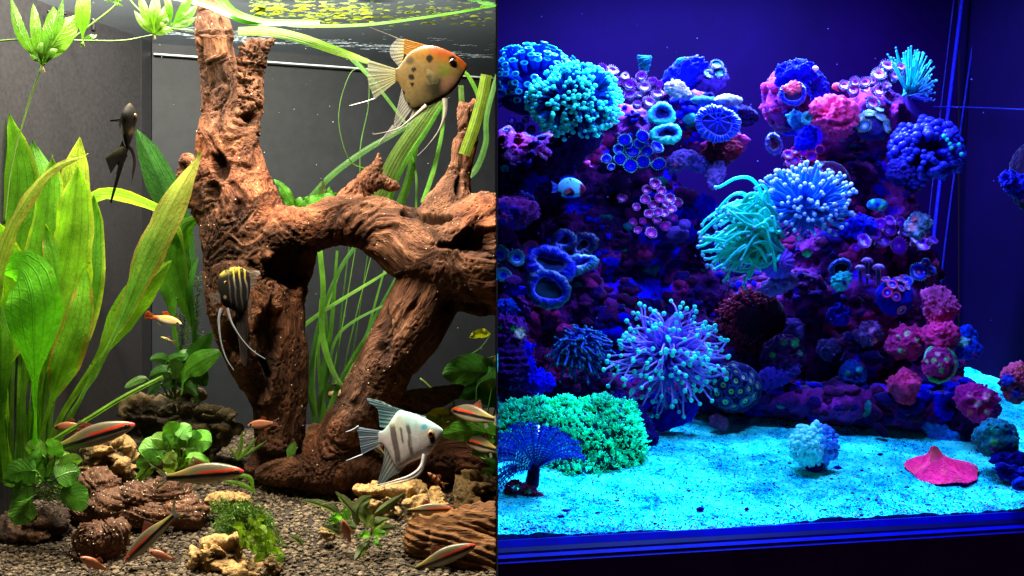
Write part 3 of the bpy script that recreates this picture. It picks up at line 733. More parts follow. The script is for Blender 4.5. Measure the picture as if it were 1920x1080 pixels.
# ------------------------------------------------------------------ big sword plant
G1, G2, G3, GY = (.11, .33, .014), (.075, .25, .014), (.18, .42, .02), (.34, .46, .03)
BR = (.30, .16, .03)
sp = thing('sword_plant', P(55, 900, .03), 'tall broad leaved sword plant filling the left side of the planted tank', 'water plant')
L = lambda pts, w, **k: leaf_obj(sp, pts, w, **k)
BL = lambda w, a=.42, st=2.6, w_=0: [(p_, q_ if q_ < 5 else q_ * 1.18) for p_, q_ in [(0, st + 1.5), (a * .55, st), (a, st + 1.5), (a + .07, w * .55), (a + .16, w * .95), (a + .28, w), (a + .40, w * .85), (.93, w * .48), (1, .4)]]
L([(20, 905, .04), (12, 700, .04), (14, 480, .03), (34, 350, .03), (18, 212, .04)], BL(43, .42), c=G1, wav=.10, roll=.25, edge=GY, fold=.12)
L([(55, 905, .05), (66, 650, .05), (62, 500, .05), (75, 380, .05), (60, 262, .06)], BL(42, .4), c=G2, wav=.10, roll=-.2, fold=.15)
L([(45, 905, .02), (60, 700, .01), (68, 560, .0), (84, 430, .0), (98, 290, .01)], BL(40, .38), c=G1, wav=.12, roll=.3, edge=GY)
L([(70, 905, .04), (92, 690, .04), (118, 520, .04), (132, 400, .04), (150, 256, .05)], BL(36, .40), c=G3, wav=.08, roll=-.3, edge=BR, tipc=GY)
L([(60, 905, .0), (78, 720, -.01), (98, 600, -.02), (130, 470, -.02), (146, 306, -.02)], BL(44, .36), c=G3, wav=.14, roll=.15, edge=GY, fold=.2)
L([(80, 905, .03), (105, 720, .03), (140, 600, .03), (164, 500, .03), (176, 366, .03)], BL(34, .34), c=G2, wav=.10, roll=-.35, edge=GY)
L([(-30, 600, -.05), (2, 470, -.05), (36, 395, -.05), (92, 322, -.05), (166, 288, -.05)], [(0, 22), (.35, 20), (.7, 15), (1, 1)], c=(.20, .27, .03), wav=.10, roll=.5, edge=BR, fold=.3)
L([(64, 905, -.05), (66, 800, -.06), (64, 700, -.07), (60, 610, -.08), (58, 550, -.08), (38, 505, -.06), (4, 512, -.04)], [(0, 5), (.3, 4), (.42, 6), (.55, 38), (.68, 57), (.8, 54), (.9, 38), (1, 2)], c=(.085, .36, .012), wav=.05, roll=.08, fold=.1)
L([(10, 905, -.02), (4, 780, -.03), (0, 700, -.04), (2, 640, -.04), (-6, 560, -.03)], [(0, 6), (.4, 6), (.6, 20), (.8, 22), (1, 2)], c=G1, wav=.1)
L([(30, 905, .06), (44, 720, .06), (100, 620, .06), (130, 560, .06), (150, 420, .06)], BL(40, .35), c=G2, wav=.10, roll=.2)
L([(24, 905, .08), (28, 700, .08), (22, 520, .08), (48, 420, .08), (62, 330, .08)], BL(44, .35), c=G2, wav=.12, roll=-.3)
L([(36, 905, .07), (84, 700, .07), (120, 560, .07), (128, 460, .07), (120, 352, .08)], BL(42, .35), c=G1, wav=.12, roll=.35, edge=GY)
L([(50, 905, -.01), (94, 760, -.02), (128, 660, -.03), (150, 590, -.03), (160, 500, -.02)], BL(26, .38), c=(.15, .38, .02), wav=.14, roll=-.2, edge=BR)
L([(20, 905, .0), (10, 700, -.02), (22, 560, -.03), (8, 470, -.03), (-24, 400, -.03)], BL(36, .4), c=G3, wav=.14, roll=.2, edge=GY)
L([(66, 905, .0), (80, 700, -.01), (104, 580, -.02), (104, 500, -.02), (84, 420, -.02)], BL(26, .4), c=G1, wav=.2, roll=-.5, edge=BR)
L([(78, 905, .02), (122, 800, .02), (182, 690, .02), (232, 590, .02), (276, 480, .01), (330, 370, .01), (378, 284, .02)], [(0, 6), (.3, 5.5), (.45, 7), (.55, 18), (.68, 30), (.8, 30), (.9, 20), (1, 1)], c=(.12, .32, .03), wav=.12, wn=6, roll=.2, edge=BR, tipc=(.28, .30, .05), fold=.2)
L([(70, 905, .05), (110, 790, .05), (180, 680, .05), (232, 590, .05), (270, 540, .05), (322, 488, .05)], [(0, 6), (.3, 5), (.55, 8), (.68, 26), (.82, 30), (.93, 16), (1, 1)], c=G3, wav=.06, roll=-.1, fold=.12)
L([(360, 760, .24), (362, 640, .23), (352, 520, .22), (330, 420, .21), (290, 320, .20), (256, 244, .20)], [(0, 3), (.3, 3), (.42, 9), (.62, 30), (.8, 33), (.93, 22), (1, 3)], c=(.045, .17, .03), wav=.05, roll=.3)
L([(352, 640, .17), (350, 520, .16), (336, 440, .15), (302, 398, .13), (240, 372, .12), (190, 366, .12), (150, 394, .12)], [(0, 3), (.3, 4), (.45, 10), (.62, 18), (.8, 20), (.92, 16), (1, 2)], c=(.16, .30, .04), wav=.06, roll=1.0, edge=GY)
L([(366, 760, .20), (368, 640, .18), (346, 560, .17), (330, 480, .16), (348, 424, .16), (376, 410, .16)], [(0, 3), (.4, 4), (.55, 16), (.72, 28), (.88, 22), (1, 3)], c=G2, wav=.1, roll=-.5)
L([(358, 760, .22), (330, 640, .22), (318, 560, .22), (300, 480, .22), (290, 400, .22)], [(0, 3), (.4, 4), (.6, 20), (.8, 22), (1, 2)], c=G2, wav=.1, roll=.5)
L([(372, 760, .18), (366, 680, .18), (360, 600, .17), (352, 540, .16), (372, 480, .16)], [(0, 3), (.5, 3), (.65, 12), (.85, 13), (1, 1)], c=(.05, .20, .02), roll=.8)
for a, b in (((18, 905, .03), (25, 610, .03)), ((34, 905, .02), (42, 640, .0)), ((52, 905, .01), (82, 640, .0)), ((72, 905, .0), (94, 630, .0)), ((28, 905, .0), (58, 660, -.01)), ((46, 905, -.01), (46, 660, -.02)), ((84, 905, .02), (120, 640, .03)), ((2, 905, .0), (-4, 640, .0))):
    leaf_obj(sp, [a, ((a[0] * .6 + b[0] * .4) - 6 + random.random() * 12, 770, a[2]), b], [8, 7, 6.5, 6], c=(.10, .25, .025), fold=.5, name='stem', mat=M_RIB, roll=random.uniform(-.5, .5))
leaf_obj(sp, [(90, 830, -.02), (160, 788, -.02), (230, 745, -.02), (305, 706, -.02)], [3, 4, 4, 4, 4, 3], c=(.16, .36, .03), fold=.5, name='stem', mat=M_RIB)

# stem plant with whorls at the top left
st = thing('stem_plant', P(8, 420, -.05), 'bright yellow green stem plant with leaf whorls growing across the top left', 'water plant')
def stemtube(pts, r=1.6, c=(.12, .24, .04)):
    mb = MB(); tube(mb, [P(*q) for q in pts], [U(r), U(r * .8)], 7, 26, c=c); mb.build('stem', M_STEM, st)
stemtube([(8, 420, -.05), (22, 310, -.05), (52, 200, -.05), (78, 124, -.06)], 2)
stemtube([(78, 124, -.06), (110, 96, -.05), (150, 62, -.04), (212, 14, -.03), (240, -20, -.03)], 2.2)
stemtube([(-30, 80, -.06), (40, 74, -.06), (155, 76, -.06), (230, 76, -.06), (285, 66, -.05)], 1.8)
stemtube([(228, -20, -.04), (262, 20, -.04), (310, 50, -.04), (362, 58, -.04)], 1.8)
YG = (.06, .18, .01)
def W(x0, y0, x1, y1, w, bend=0, c=YG, roll=0, d=-.06, sh=OVAL):
    mx, my = (x0 + x1) / 2 + bend * (y1 - y0) / 2, (y0 + y1) / 2 - bend * (x1 - x0) / 2
    k = [.12, .16] + [s for s in sh[1:]]
    leaf_obj(st, [(x0, y0, d), (mx, my, d - .008), (x1, y1, d)], [q * w for q in k], c=c, roll=roll, wav=.05, fold=.25, mat=M_ANU, nv=18)
W(78, 122, 20, -4, 11, .15); W(78, 122, 62, 6, 11, .05, c=(.08, .22, .015)); W(78, 122, 118, -4, 9, -.1); W(76, 120, 100, 12, 22, -.15, c=(.07, .22, .015)); W(80, 120, 148, 26, 24, .1, c=(.10, .25, .02)); W(76, 120, 54, 100, 4); W(80, 122, 112, 78, 7)
W(78, 124, 78, 60, 6, .1); W(155, 74, 158, -30, 15, .05, c=(.09, .24, .015)); W(156, 72, 182, 66, 5); W(156, 74, 150, 90, 2.5)
for a, l, w in ((-65, 70, 9), (-88, 78, 12), (-110, 84, 9), (-50, 46, 6), (-130, 60, 7), (-20, 40, 6)):
    W(290, 66, 290 + l * math.cos(math.radians(a)), 66 + l * math.sin(math.radians(a)), w, .08, c=(.08, .20, .012))
for a, l, w in ((-60, 90, 9), (-20, 52, 8), (-40, 66, 10), (-100, 70, 7), (-140, 30, 4), (-5, 42, 4), (40, 12, 2)):
    W(320, 50, 320 + l * math.cos(math.radians(a)), 50 + l * math.sin(math.radians(a)), w, -.08, c=(.055, .17, .01))
for a, l, w in ((-150, 30, 5), (-30, 26, 5), (20, 20, 3)): W(212, 4, 212 + l * math.cos(math.radians(a)), 4 + l * math.sin(math.radians(a)), w)
for x in (290, 156, 322, 80):
    mb = MB()
    for k in range(5):
        y = {290: 66, 156: 76, 322: 50, 80: 124}[x]; tube(mb, [P(x, y, -.06), P(x + random.uniform(-6, 6), y + random.uniform(5, 14), -.06)], U(.6), 5, 5, c=(.3, .26, .1))
    mb.build('rootlet', M_STEM, st)

# ribbon leaved plant (vallisneria)
vp = thing('ribbon_plant', P(640, 860, .24), 'ribbon leaved grass plant rising behind the driftwood arch to the surface', 'water plant')
def R(pts, w, c=(.09, .22, .03), roll=.2, **k): leaf_obj(vp, pts, w, mat=M_RIB, c=c, roll=roll, fold=.2, nv=44, nu=7, name='leaf', **k)
R([(400, -30, -.03), (428, 8, -.02), (470, 30, .0), (560, 44, .02), (680, 44, .06), (800, 30, .10), (940, 8, .14)], [20, 18, 14, 12, 10, 7], c=(.05, .19, .01), roll=1.1)
R([(300, -12, .0), (380, 4, .0), (430, 22, .0), (480, 38, .0), (600, 40, .0)], [10, 12, 16, 14, 8], c=(.05, .19, .01), roll=.9)
R([(446, 58, .04), (500, 58, .04), (560, 70, .04), (630, 94, .05), (692, 116, .05)], [9, 10, 10, 9, 5], c=(.14, .28, .02), roll=.3)
R([(700, 390, .20), (740, 300, .18), (790, 225, .16), (838, 160, .15)], [15, 16, 14, 10], c=(.10, .17, .035))
R([(720, 400, .22), (748, 320, .20), (800, 240, .18), (830, 190, .17)], [8, 8, 7, 5], c=(.10, .30, .03))
R([(742, 400, .24), (765, 340, .22), (780, 260, .2), (790, 200, .2)], [9, 8, 6, 4], c=(.10, .26, .03))
R([(792, 380, .18), (812, 320, .18), (828, 250, .18), (832, 200, .18)], [5, 5, 4, 3], c=(.10, .30, .03), roll=.4)
R([(780, 390, .2), (780, 330, .2), (770, 280, .2)], [2, 2, 1.5], c=(.1, .3, .03))
R([(574, 380, .3), (620, 330, .3), (680, 285, .3), (740, 250, .3), (800, 215, .3)], [6, 6, 6, 5, 4], c=(.06, .18, .03))
R([(870, 290, .04), (888, 240, .04), (902, 190, .04), (912, 140, .04)], [11, 11, 11, 10.5], c=(.17, .29, .02), roll=.1)
R([(900, 190, .10), (888, 160, .10), (870, 135, .10), (840, 130, .10), (800, 140, .12)], [4, 4, 3.5, 3, 1], c=(.12, .36, .03))
R([(860, 340, .24), (890, 320, .24), (910, 270, .24), (912, 220, .24), (930, 150, .24), (945, 120, .24)], [6, 6, 5, 5, 5], c=(.07, .20, .04))
R([(852, 340, .16), (858, 290, .16), (866, 230, .16), (864, 160, .16)], [5, 5, 6, 5], c=(.10, .2, .04))
R([(690, 318, .22), (655, 300, .22), (636, 240, .22), (638, 190, .22), (655, 140, .22), (668, 128, .22)], [1.8, 1.6, 1.4, 1.2, 1], c=(.13, .3, .05), roll=.9)
R([(674, 332, .25), (676, 270, .25), (690, 200, .25), (690, 140, .25), (676, 118, .25)], [2.5, 2, 1.8, 1.6, 1], c=(.10, .24, .05), roll=.9)
R([(650, 100, .3), (690, 140, .3), (730, 190, .3), (760, 230, .3), (790, 262, .3)], [5, 4, 3, 3, 2], c=(.09, .24, .04))
# strands in the arch opening
for i, (x0, x1, x2, y2, w, dd) in enumerate(((600, 620, 632, 470, 7, .24), (590, 560, 740, 500, 7, .22), (640, 636, 655, 455, 4, .26), (655, 668, 690, 470, 4, .25), (610, 600, 640, 500, 5, .28), (640, 690, 742, 520, 6, .25),
        (600, 640, 742, 560, 7, .2), (640, 660, 700, 462, 5, .25), (620, 612, 606, 520, 5, .27), (680, 690, 725, 490, 5, .28), (622, 640, 668, 455, 3, .3), (636, 700, 746, 590, 8, .22), (604, 700, 742, 640, 7, .19), (592, 596, 600, 560, 4, .3))):
    R([(x0, 800 - 20 * (i % 3), dd), ((x0 + x1) / 2 - 6, 700, dd), (x1, 620, dd), (x2, y2, dd)], [w * .7, w * .7, w * .6, w * .35], c=((.08, .24, .025), (.12, .30, .03), (.055, .17, .025))[i % 3], roll=.2 + .3 * (i % 4))
R([(600, 470, .2), (606, 540, .2), (604, 620, .2), (618, 680, .19), (640, 720, .18), (672, 730, .18)], [5, 5, 5, 6, 5, 1], c=(.12, .32, .03))
R([(640, 730, .2), (660, 690, .2), (690, 668, .2), (735, 660, .2)], [3, 5, 4, 3], c=(.22, .32, .08))
R([(620, 830, .22), (600, 770, .22), (612, 730, .21), (650, 715, .2), (676, 742, .2)], [5, 6, 6, 5, 3], c=(.13, .28, .05))
R([(590, 820, .24), (584, 700, .24), (600, 600, .24), (640, 500, .24), (700, 420, .24)], [5, 5, 4, 4], c=(.06, .18, .03))

# ------------------------------------------------------------------ round leaved plants (anubias)
def rplant(name, root, leaves, label, c0, stemr=1.7, jit=.25, cat='water plant'):
    r = thing(name, P(*root), label, cat)
    for i, L_ in enumerate(leaves):
        x, y, ln, wd, ang = L_[:5]; k = 1 + jit * (random.random() * 2 - 1); cc = tuple(np.array(L_[5] if len(L_) > 5 else c0) * k * np.array([1.5, 1.2, .9]))
        blade(r, x, y, root[2] - .012 - .012 * random.random(), ln, wd, ang, (root[0] + random.uniform(-4, 4), root[1], root[2]), cc, tilt=random.uniform(-.5, .5), roll=random.uniform(-.4, .4), shape=CORD, stemr=stemr)
    mb = MB()
    for k in range(7): tube(mb, [P(root[0] + random.uniform(-14, 14), root[1] + 4, root[2]), P(root[0] + random.uniform(-30, 30), root[1] + random.uniform(10, 26), root[2] - .01)], U(.9), 5, 6, c=(.14, .13, .05))
    mb.build('root', M_STEM, r)
    return r
AG = (.05, .22, .03)
rplant('round_leaf_plant', (85, 900, -.04), [(65, 845, 44, 36, 150, (.10, .34, .05)), (36, 888, 62, 46, 190), (44, 922, 48, 34, 215, (.04, .17, .03)), (40, 958, 52, 52, 235, (.09, .33, .05)), (58, 898, 34, 24, 200, (.10, .30, .06)),
     (120, 860, 34, 34, 60, (.12, .30, .05)), (128, 888, 48, 46, 20, (.035, .14, .02)), (134, 866, 44, 26, 20, (.10, .27, .05)), (126, 910, 42, 34, 330, (.09, .26, .04)), (138, 934, 56, 52, 325, (.06, .26, .04)), (100, 838, 40, 34, 100, (.05, .2, .03)), (70, 862, 40, 30, 140), (108, 846, 26, 20, 80, (.11, .42, .04)), (20, 905, 26, 24, 190, (.05, .18, .03))],
     'round leaved green plant at the lower left beneath the tail of the upper striped fish', AG)
rplant('round_leaf_plant', (334, 880, .06), [(322, 806, 38, 34, 110, (.10, .40, .04)), (346, 807, 34, 34, 50, (.06, .24, .04)), (300, 826, 38, 28, 160, (.11, .30, .05)), (286, 843, 54, 44, 170, (.10, .34, .07)), (277, 865, 44, 34, 205, (.07, .30, .05)), (317, 856, 28, 28, 230, (.12, .26, .06)),
     (336, 830, 32, 24, 200, (.09, .32, .05)), (364, 824, 34, 30, 20), (378, 828, 40, 40, 10, (.08, .32, .05)), (360, 843, 30, 22, 0, (.09, .30, .05)), (318, 874, 28, 26, 250, (.14, .30, .03)), (372, 862, 44, 22, 350, (.10, .36, .04)), (270, 888, 40, 20, 215, (.06, .2, .02)), (350, 868, 30, 22, 320, (.13, .26, .02)), (312, 822, 24, 20, 130, AG)],
     'round leaved green plant in the middle of the lower left beside the large craggy stone', AG)
rplant('round_leaf_plant', (325, 748, .17), [(300, 674, 38, 20, 170, (.04, .17, .04)), (330, 672, 40, 16, 20, (.05, .2, .04)), (345, 665, 30, 18, 40, (.04, .18, .03)), (350, 705, 56, 30, 350, (.02, .09, .02)), (372, 702, 40, 26, 340, (.025, .10, .02)), (300, 700, 40, 24, 190, (.03, .12, .03)), (254, 716, 44, 14, 200, (.03, .10, .02)), (330, 690, 40, 30, 90, (.03, .11, .02)), (348, 724, 50, 24, 330, (.02, .08, .02)), (290, 728, 34, 16, 215, (.02, .08, .02)), (376, 712, 30, 22, 320, (.02, .09, .02)), (318, 712, 34, 26, 250, (.02, .08, .02))],
     'dark green small leaved plant growing on the wide back stone', AG)
# bright pointed leaf leaning to the trunk
bl = thing('leaf_plant', P(345, 730, .15), 'single bright green pointed leaf between the back stone and the trunk', 'water plant')
leaf_obj(bl, [(340, 740, .15), (348, 700, .15), (382, 674, .14), (424, 656, .14)], [1.5, 3, 14, 24, 22, 12, 1], c=(.09, .30, .02), roll=.3, wav=.05)
leaf_obj(bl, [(338, 745, .16), (350, 690, .16), (378, 650, .16), (400, 622, .16)], [1.5, 2, 10, 18, 14, 1], c=(.06, .22, .02), roll=-.3, wav=.05)
# java fern like sprig left behind the trunk
fp2 = thing('broad_leaf_sprig', P(560, 402, .2), 'bright green ragged leaves sprouting behind the arch beside the trunk', 'water plant')
for q, w, c in (([(560, 402, .2), (545, 380, .19), (528, 350, .19), (514, 336, .2)], [2, 9, 12, 7, 1], (.12, .42, .03)), ([(562, 402, .2), (560, 388, .19), (574, 376, .19), (578, 368, .19)], [3, 14, 14, 2], (.11, .38, .03)), ([(566, 402, .2), (580, 388, .19), (606, 374, .19), (632, 362, .19)], [3, 14, 17, 10, 1], (.11, .40, .03)),
                 ([(530, 402, .2), (538, 392, .2), (552, 386, .2)], [3, 9, 1], (.10, .4, .03)), ([(600, 388, .2), (604, 360, .2), (606, 336, .2)], [2, 5, 6, 1], (.09, .14, .03)), ([(605, 390, .2), (616, 366, .2), (618, 350, .2)], [2, 8, 8, 1], (.12, .40, .03))):
    leaf_obj(fp2, q, w, c=c, wav=.2, wn=3, edge=(.08, .15, .02), nv=18)
# right hand broad plants
rp = thing('broad_leaf_plant', P(885, 850, .10), 'broad leaved green plant with large ruffled leaves at the right edge of the planted tank', 'water plant')
for (x, y, ln, wd, ang, c, rl) in ((878, 700, 96, 60, 175, (.055, .24, .03), .3), (918, 712, 50, 44, 20, (.05, .22, .03), -.2), (900, 735, 80, 34, 190, (.025, .12, .02), .4), (924, 745, 60, 40, 170, (.06, .25, .04), 0), (880, 812, 110, 40, 175, (.10, .36, .03), .1), (920, 800, 60, 34, 10, (.10, .34, .03), 0), (912, 852, 60, 22, 165, (.05, .2, .03), .3), (925, 892, 52, 26, 170, (.10, .42, .03), .1), (922, 868, 34, 14, 150, (.07, .3, .03), .1)):
    blade(rp, x, y, .07 + .03 * random.random(), ln, wd, ang, (890, 850, .11), c, tilt=.2, roll=rl, shape=CORD, wav=.10, stemr=2.0)
yp = thing('yellow_leaf_plant', P(850, 800, .13), 'yellow and lime leaves in front of the fallen root at the right', 'water plant')
for (x, y, ln, wd, ang, c) in ((828, 776, 56, 20, 170, (.42, .45, .02)), (812, 786, 40, 24, 160, (.16, .28, .02)), (838, 792, 60, 18, 190, (.26, .32, .03)), (832, 802, 20, 10, 200, (.5, .5, .03)), (862, 775, 30, 12, 20, (.30, .20, .05)), (870, 790, 26, 10, 340, (.35, .15, .05)), (846, 770, 24, 12, 80, (.12, .2, .03))):
    blade(yp, x, y, .12, ln, wd, ang, (852, 798, .14), c, tilt=.3, roll=.3, wav=.08)
for x, y, l, a in ((900, 628, 40, 5), (893, 678, 16, 20), (930, 672, 14, 60)):
    blade(yp, x, y, .22, l, l * .5, a + 180, (868, 672, .22), (.55, .58, .02), roll=.5, stemr=1.0, wav=.15, stemc=(.1, .2, .03))
tw = MB(); tube(tw, [P(788, 710, .22), P(798, 718, .22), P(812, 732, .22)], U(2.2, .22), 6, 8, c=(.2, .28, .05)); tube(tw, [P(848, 748, .2), P(850, 770, .2), P(850, 790, .2)], U(4, .2), 6, 8, c=(.1, .15, .04)); tw.build('stem', M_STEM, yp)
# grassy shoots by the trunk foot
gp = thing('grass_shoot', P(447, 862, .12), 'small clump of light green blades beside the trunk foot', 'water plant')
for x, y, w in ((454, 808, 4), (426, 836, 3), (482, 820, 4), (470, 832, 3.5), (500, 826, 3)): leaf_obj(gp, [(445, 862, .12), ((445 + x) / 2 + 2, (862 + y) / 2, .12), (x, y, .12)], [2, w, w, w * .7, .5], c=(.16, .34, .04), nu=5, nv=12, fold=.4, mat=M_RIB)
gp = thing('grass_shoot', P(548, 850, .1), 'narrow green leaf standing in the notch of the driftwood foot', 'water plant')
leaf_obj(gp, [(540, 858, .09), (546, 845, .09), (554, 828, .09)], [2, 9, 8, 1], c=(.10, .26, .04), nv=10)
gp = thing('grass_shoot', P(622, 806, .18), 'curled thin green blades on the driftwood foot peak', 'water plant')
for q in ([(616, 806, .14), (620, 790, .14), (636, 780, .14)], [(622, 808, .14), (630, 792, .14), (640, 786, .14)]): leaf_obj(gp, q, [2, 2, 1.5, 1], c=(.18, .38, .04), nu=5, nv=12, mat=M_RIB)
gp = thing('grass_shoot', P(470, 905, .05), 'long light green blade arching beside the middle striped fish', 'water plant')
for q in ([(478, 925, .04), (462, 912, .04), (440, 905, .04), (418, 902, .04)], [(474, 920, .04), (470, 898, .04), (452, 892, .04), (432, 896, .04)]): leaf_obj(gp, q, [2, 4, 5, 4, 1], c=(.16, .40, .03), nu=5, nv=14, mat=M_RIB)

# moss clumps
def moss(px, py, d, rx, ry, n, label, c=(.09, .22, .03)):
    mb = MB()
    for _ in range(n):
        a = random.uniform(0, PI); r = random.random() ** .6
        x = px + rx * r * math.cos(a); y = py - ry * r * math.sin(a) * .9; dd = d + random.uniform(-.02, .02)
        p0 = P(px + (x - px) * .55, py - (py - y) * .35, dd); p1 = P(x, y, dd - .005 * random.random()); p1 = p1 + RNG.normal(0, .0025, 3)
        k = random.uniform(.5, 1.5); cc = np.array(c) * k; cc[0] *= random.uniform(.8, 1.6)
        tube(mb, [p0, (p0 + p1) / 2 + RNG.normal(0, .002, 3), p1], [.00035, .0002], 3, 4, c=cc, cap=False)
        for j in range(4):
            b = p0 + (p1 - p0) * random.uniform(.4, 1); dv = norm(RNG.normal(0, 1, 3) + [0, -.3, .5]) * .0035
            sv = norm(np.cross(dv, RNG.normal(0, 1, 3))) * .0007
            mb.add([b, b + dv * .5 + sv, b + dv, b + dv * .5 - sv], [(0, 1, 2, 3)], None, cc * 1.2)
    return mb.build('moss', M_STEM, label=label, cat='moss')
moss(458, 1000, .0, 62, 70, 1500, 'feathery green moss clump on the gravel behind the small bright plant')
moss(420, 960, .03, 30, 34, 250, 'low feathery moss on the pale ochre stone behind the big moss clump')
moss(90, 935, -.02, 44, 30, 260, 'dark stringy moss under the lower left round leaved plant', (.05, .10, .02))
moss(512, 1022, -.07, 22, 30, 160, 'thin trailing moss hanging beside the small bright green plant', (.10, .16, .03))
# java-fern-like feathery stems back left of trunk
ft = thing('feathery_stem_plant', P(345, 690, .24), 'dim feathery stem plant rising behind the orange fish near the trunk', 'water plant')
for x0, x1, y1 in ((335, 350, 470), (350, 372, 520), (362, 366, 560), (340, 330, 540)):
    mb = MB(); p = spline(np.array([P(x0, 690, .24), P((x0 + x1) / 2 + 5, (690 + y1) / 2, .24), P(x1, y1, .24)]), 26); tube(mb, p, .0008, 5, c=(.08, .14, .03))
    for q in p[2:]:
        for s in range(5):
            dv = norm(np.array([random.uniform(-1, 1), random.uniform(-.4, .4), random.uniform(-.1, .6)])) * .010
            tube(mb, [q, q + dv * .6 + [0, 0, .001], q + dv], [.0005, .0002], 3, 4, c=(.06, .15, .025), cap=False)
    mb.build('stem', M_STEM, ft)

# small bright plant on the golden stone
bp = thing('small_leaf_plant', P(480, 1035, -.09), 'small lime green plant with rounded leaves on the golden foreground stone', 'water plant')
random.seed(21)
for (x, y) in ((447, 987), (470, 978), (482, 984), (461, 1003), (478, 1000), (492, 994), (466, 1018), (484, 1012), (498, 1006), (505, 1000), (476, 1030), (492, 1028), (506, 1022), (498, 1038), (512, 1034), (487, 1046), (520, 1034), (452, 1000), (488, 972), (470, 1010), (510, 1012), (455, 1015)):
    blade(bp, x, y, -.10 - .012 * random.random(), random.uniform(18, 25), random.uniform(14, 18), random.uniform(0, 360), (482, 1030, -.09), np.array((.24, .42, .03)) * random.uniform(.75, 1.2), tilt=random.uniform(-.4, .4), roll=random.uniform(-.4, .4), stemr=.9)
for j, (x, y) in enumerate(((527, 1048),)): blade(bp, x, y, -.1, 20, 17, 200, (500, 1040, -.09), (.16, .3, .03))
# grey green thick leaved plant
gg = thing('thick_leaf_plant', P(690, 985, -.05), 'grey green plant with long rolled leaves on the gravel right of centre', 'water plant')
GG = (.115, .165, .055)
for q, w in (([(640, 972, -.05), (620, 955, -.05), (590, 944, -.05), (562, 937, -.05)], 9), ([(664, 960, -.05), (652, 948, -.05), (640, 934, -.05), (629, 922, -.05)], 9), ([(668, 985, -.05), (668, 960, -.05), (680, 940, -.05), (696, 930, -.06)], 12),
             ([(704, 962, -.06), (720, 950, -.06), (738, 938, -.06), (760, 923, -.06)], 8), ([(690, 990, -.05), (684, 970, -.06), (682, 950, -.06), (694, 940, -.06)], 14), ([(665, 1000, -.06), (640, 998, -.07), (620, 992, -.07), (604, 986, -.07)], 12), ([(668, 990, -.06), (650, 985, -.06), (636, 980, -.06), (620, 978, -.06)], 11),
             ([(694, 1000, -.06), (706, 994, -.06), (725, 990, -.06), (746, 988, -.06)], 10), ([(694, 1012, -.07), (686, 1024, -.08), (676, 1036, -.08), (664, 1052, -.09)], 10), ([(700, 1000, -.06), (706, 985, -.07), (716, 978, -.07), (730, 972, -.07)], 13), ([(568, 1022, -.07), (555, 1010, -.07), (540, 1004, -.07)], 6)):
    leaf_obj(gg, q, [w * .3, w * .8, w, w, w * .8, w * .4, .8], c=np.array(GG) * random.uniform(.75, 1.15), fold=.75, wav=.06, roll=random.uniform(-.2, .4), mat=M_LEAF, nv=18, edge=(.10, .10, .03))
for q, w in (([(694, 1006, -.07), (680, 1002, -.08), (668, 1010, -.08)], 7), ([(698, 1004, -.07), (712, 1000, -.08), (728, 1000, -.08)], 8), ([(700, 1010, -.07), (706, 1018, -.08), (716, 1024, -.08)], 7), ([(636, 975, -.06), (625, 975, -.07), (612, 975, -.07)], 9), ([(632, 978, -.06), (630, 968, -.07), (620, 965, -.07)], 9), ([(652, 975, -.06), (648, 962, -.06), (640, 955, -.06)], 9)):
    leaf_obj(gg, q, [w * .3, w, w, w * .7, .8], c=(.15, .42, .04), wav=.15, nv=12, fold=.3)
mb = MB()
for q in ([(690, 990), (700, 975), (704, 960)], [(636, 985), (600, 950), (640, 944), (660, 962)], [(558, 1010), (575, 992), (600, 994)], [(618, 980), (600, 975), (590, 968)]): tube(mb, [P(x, y, -.07) for x, y in q], U(.9), 5, 20, c=(.14, .13, .05))
mb.build('runner', M_STEM, gg)

# ------------------------------------------------------------------ angelfish
def px_dist(x, y, pts, r):
    m = np.zeros_like(x)
    for (a, b, s) in pts: m = np.maximum(m, smooth(1.25, .75, np.hypot(x - a, y - b) / (s * r)))
    return m
def wob(x, y, f, s): return fbm(np.stack([x * f, y * f, np.zeros_like(x)], 1), 1, 3, s)
# silver blue
d = -.05
af = thing('angelfish', P(770, 820, d), 'silver blue angelfish with two grey bars in front of the leaning wood', 'fish')
def c_silver(x, y, side):
    c = mixc(np.array([.42, .66, .70]), np.array([.50, .47, .50]), smooth(790, 825, y)); c = mixc(c, np.array([.40, .72, .76]), smooth(.1, .6, wob(x, y, .05, 3)) * smooth(830, 790, y))
    c = mixc(c, np.array([.60, .52, .36]), .5 * smooth(26, 8, np.hypot(x - 744, (y - 796))))
    c = mixc(c, np.array([.12, .42, .58]), smooth(8, 3, np.hypot(x - 796, y - 800)))
    for a, b, w_ in (((736, 800), (748, 868), 5.5), ((766, 798), (773, 852), 3.6), ((752, 802), (756, 830), 2)):
        t_ = (y - a[1]) / (b[1] - a[1]); xc = a[0] + (b[0] - a[0]) * t_ + 2 * wob(x, y, .06, 8)
        c = mixc(c, np.array([.09, .075, .08]), .92 * smooth(w_ + 1.5, w_ - 1.5, np.abs(x - xc)) * smooth(-.15, .05, t_) * smooth(1.1, .9, t_))
    c = mixc(c, np.array([.02, .02, .025]), smooth(1.2, .7, np.hypot((x - 811.5) / 5, (y - 824) / 8)))
    c = mixc(c, np.array([.2, .1, .06]), smooth(1.5, .5, np.abs(y - 836 + (x - 808) * .1)) * smooth(799, 802, x) * smooth(813, 810, x))
    c = c * 1.55 * (1 + .15 * np.sin(x * 2.2) * np.sin(y * 2.2 + (x * .5)))[:, None] * (1 + .15 * wob(x, y, .15, 5))[:, None]
    return c
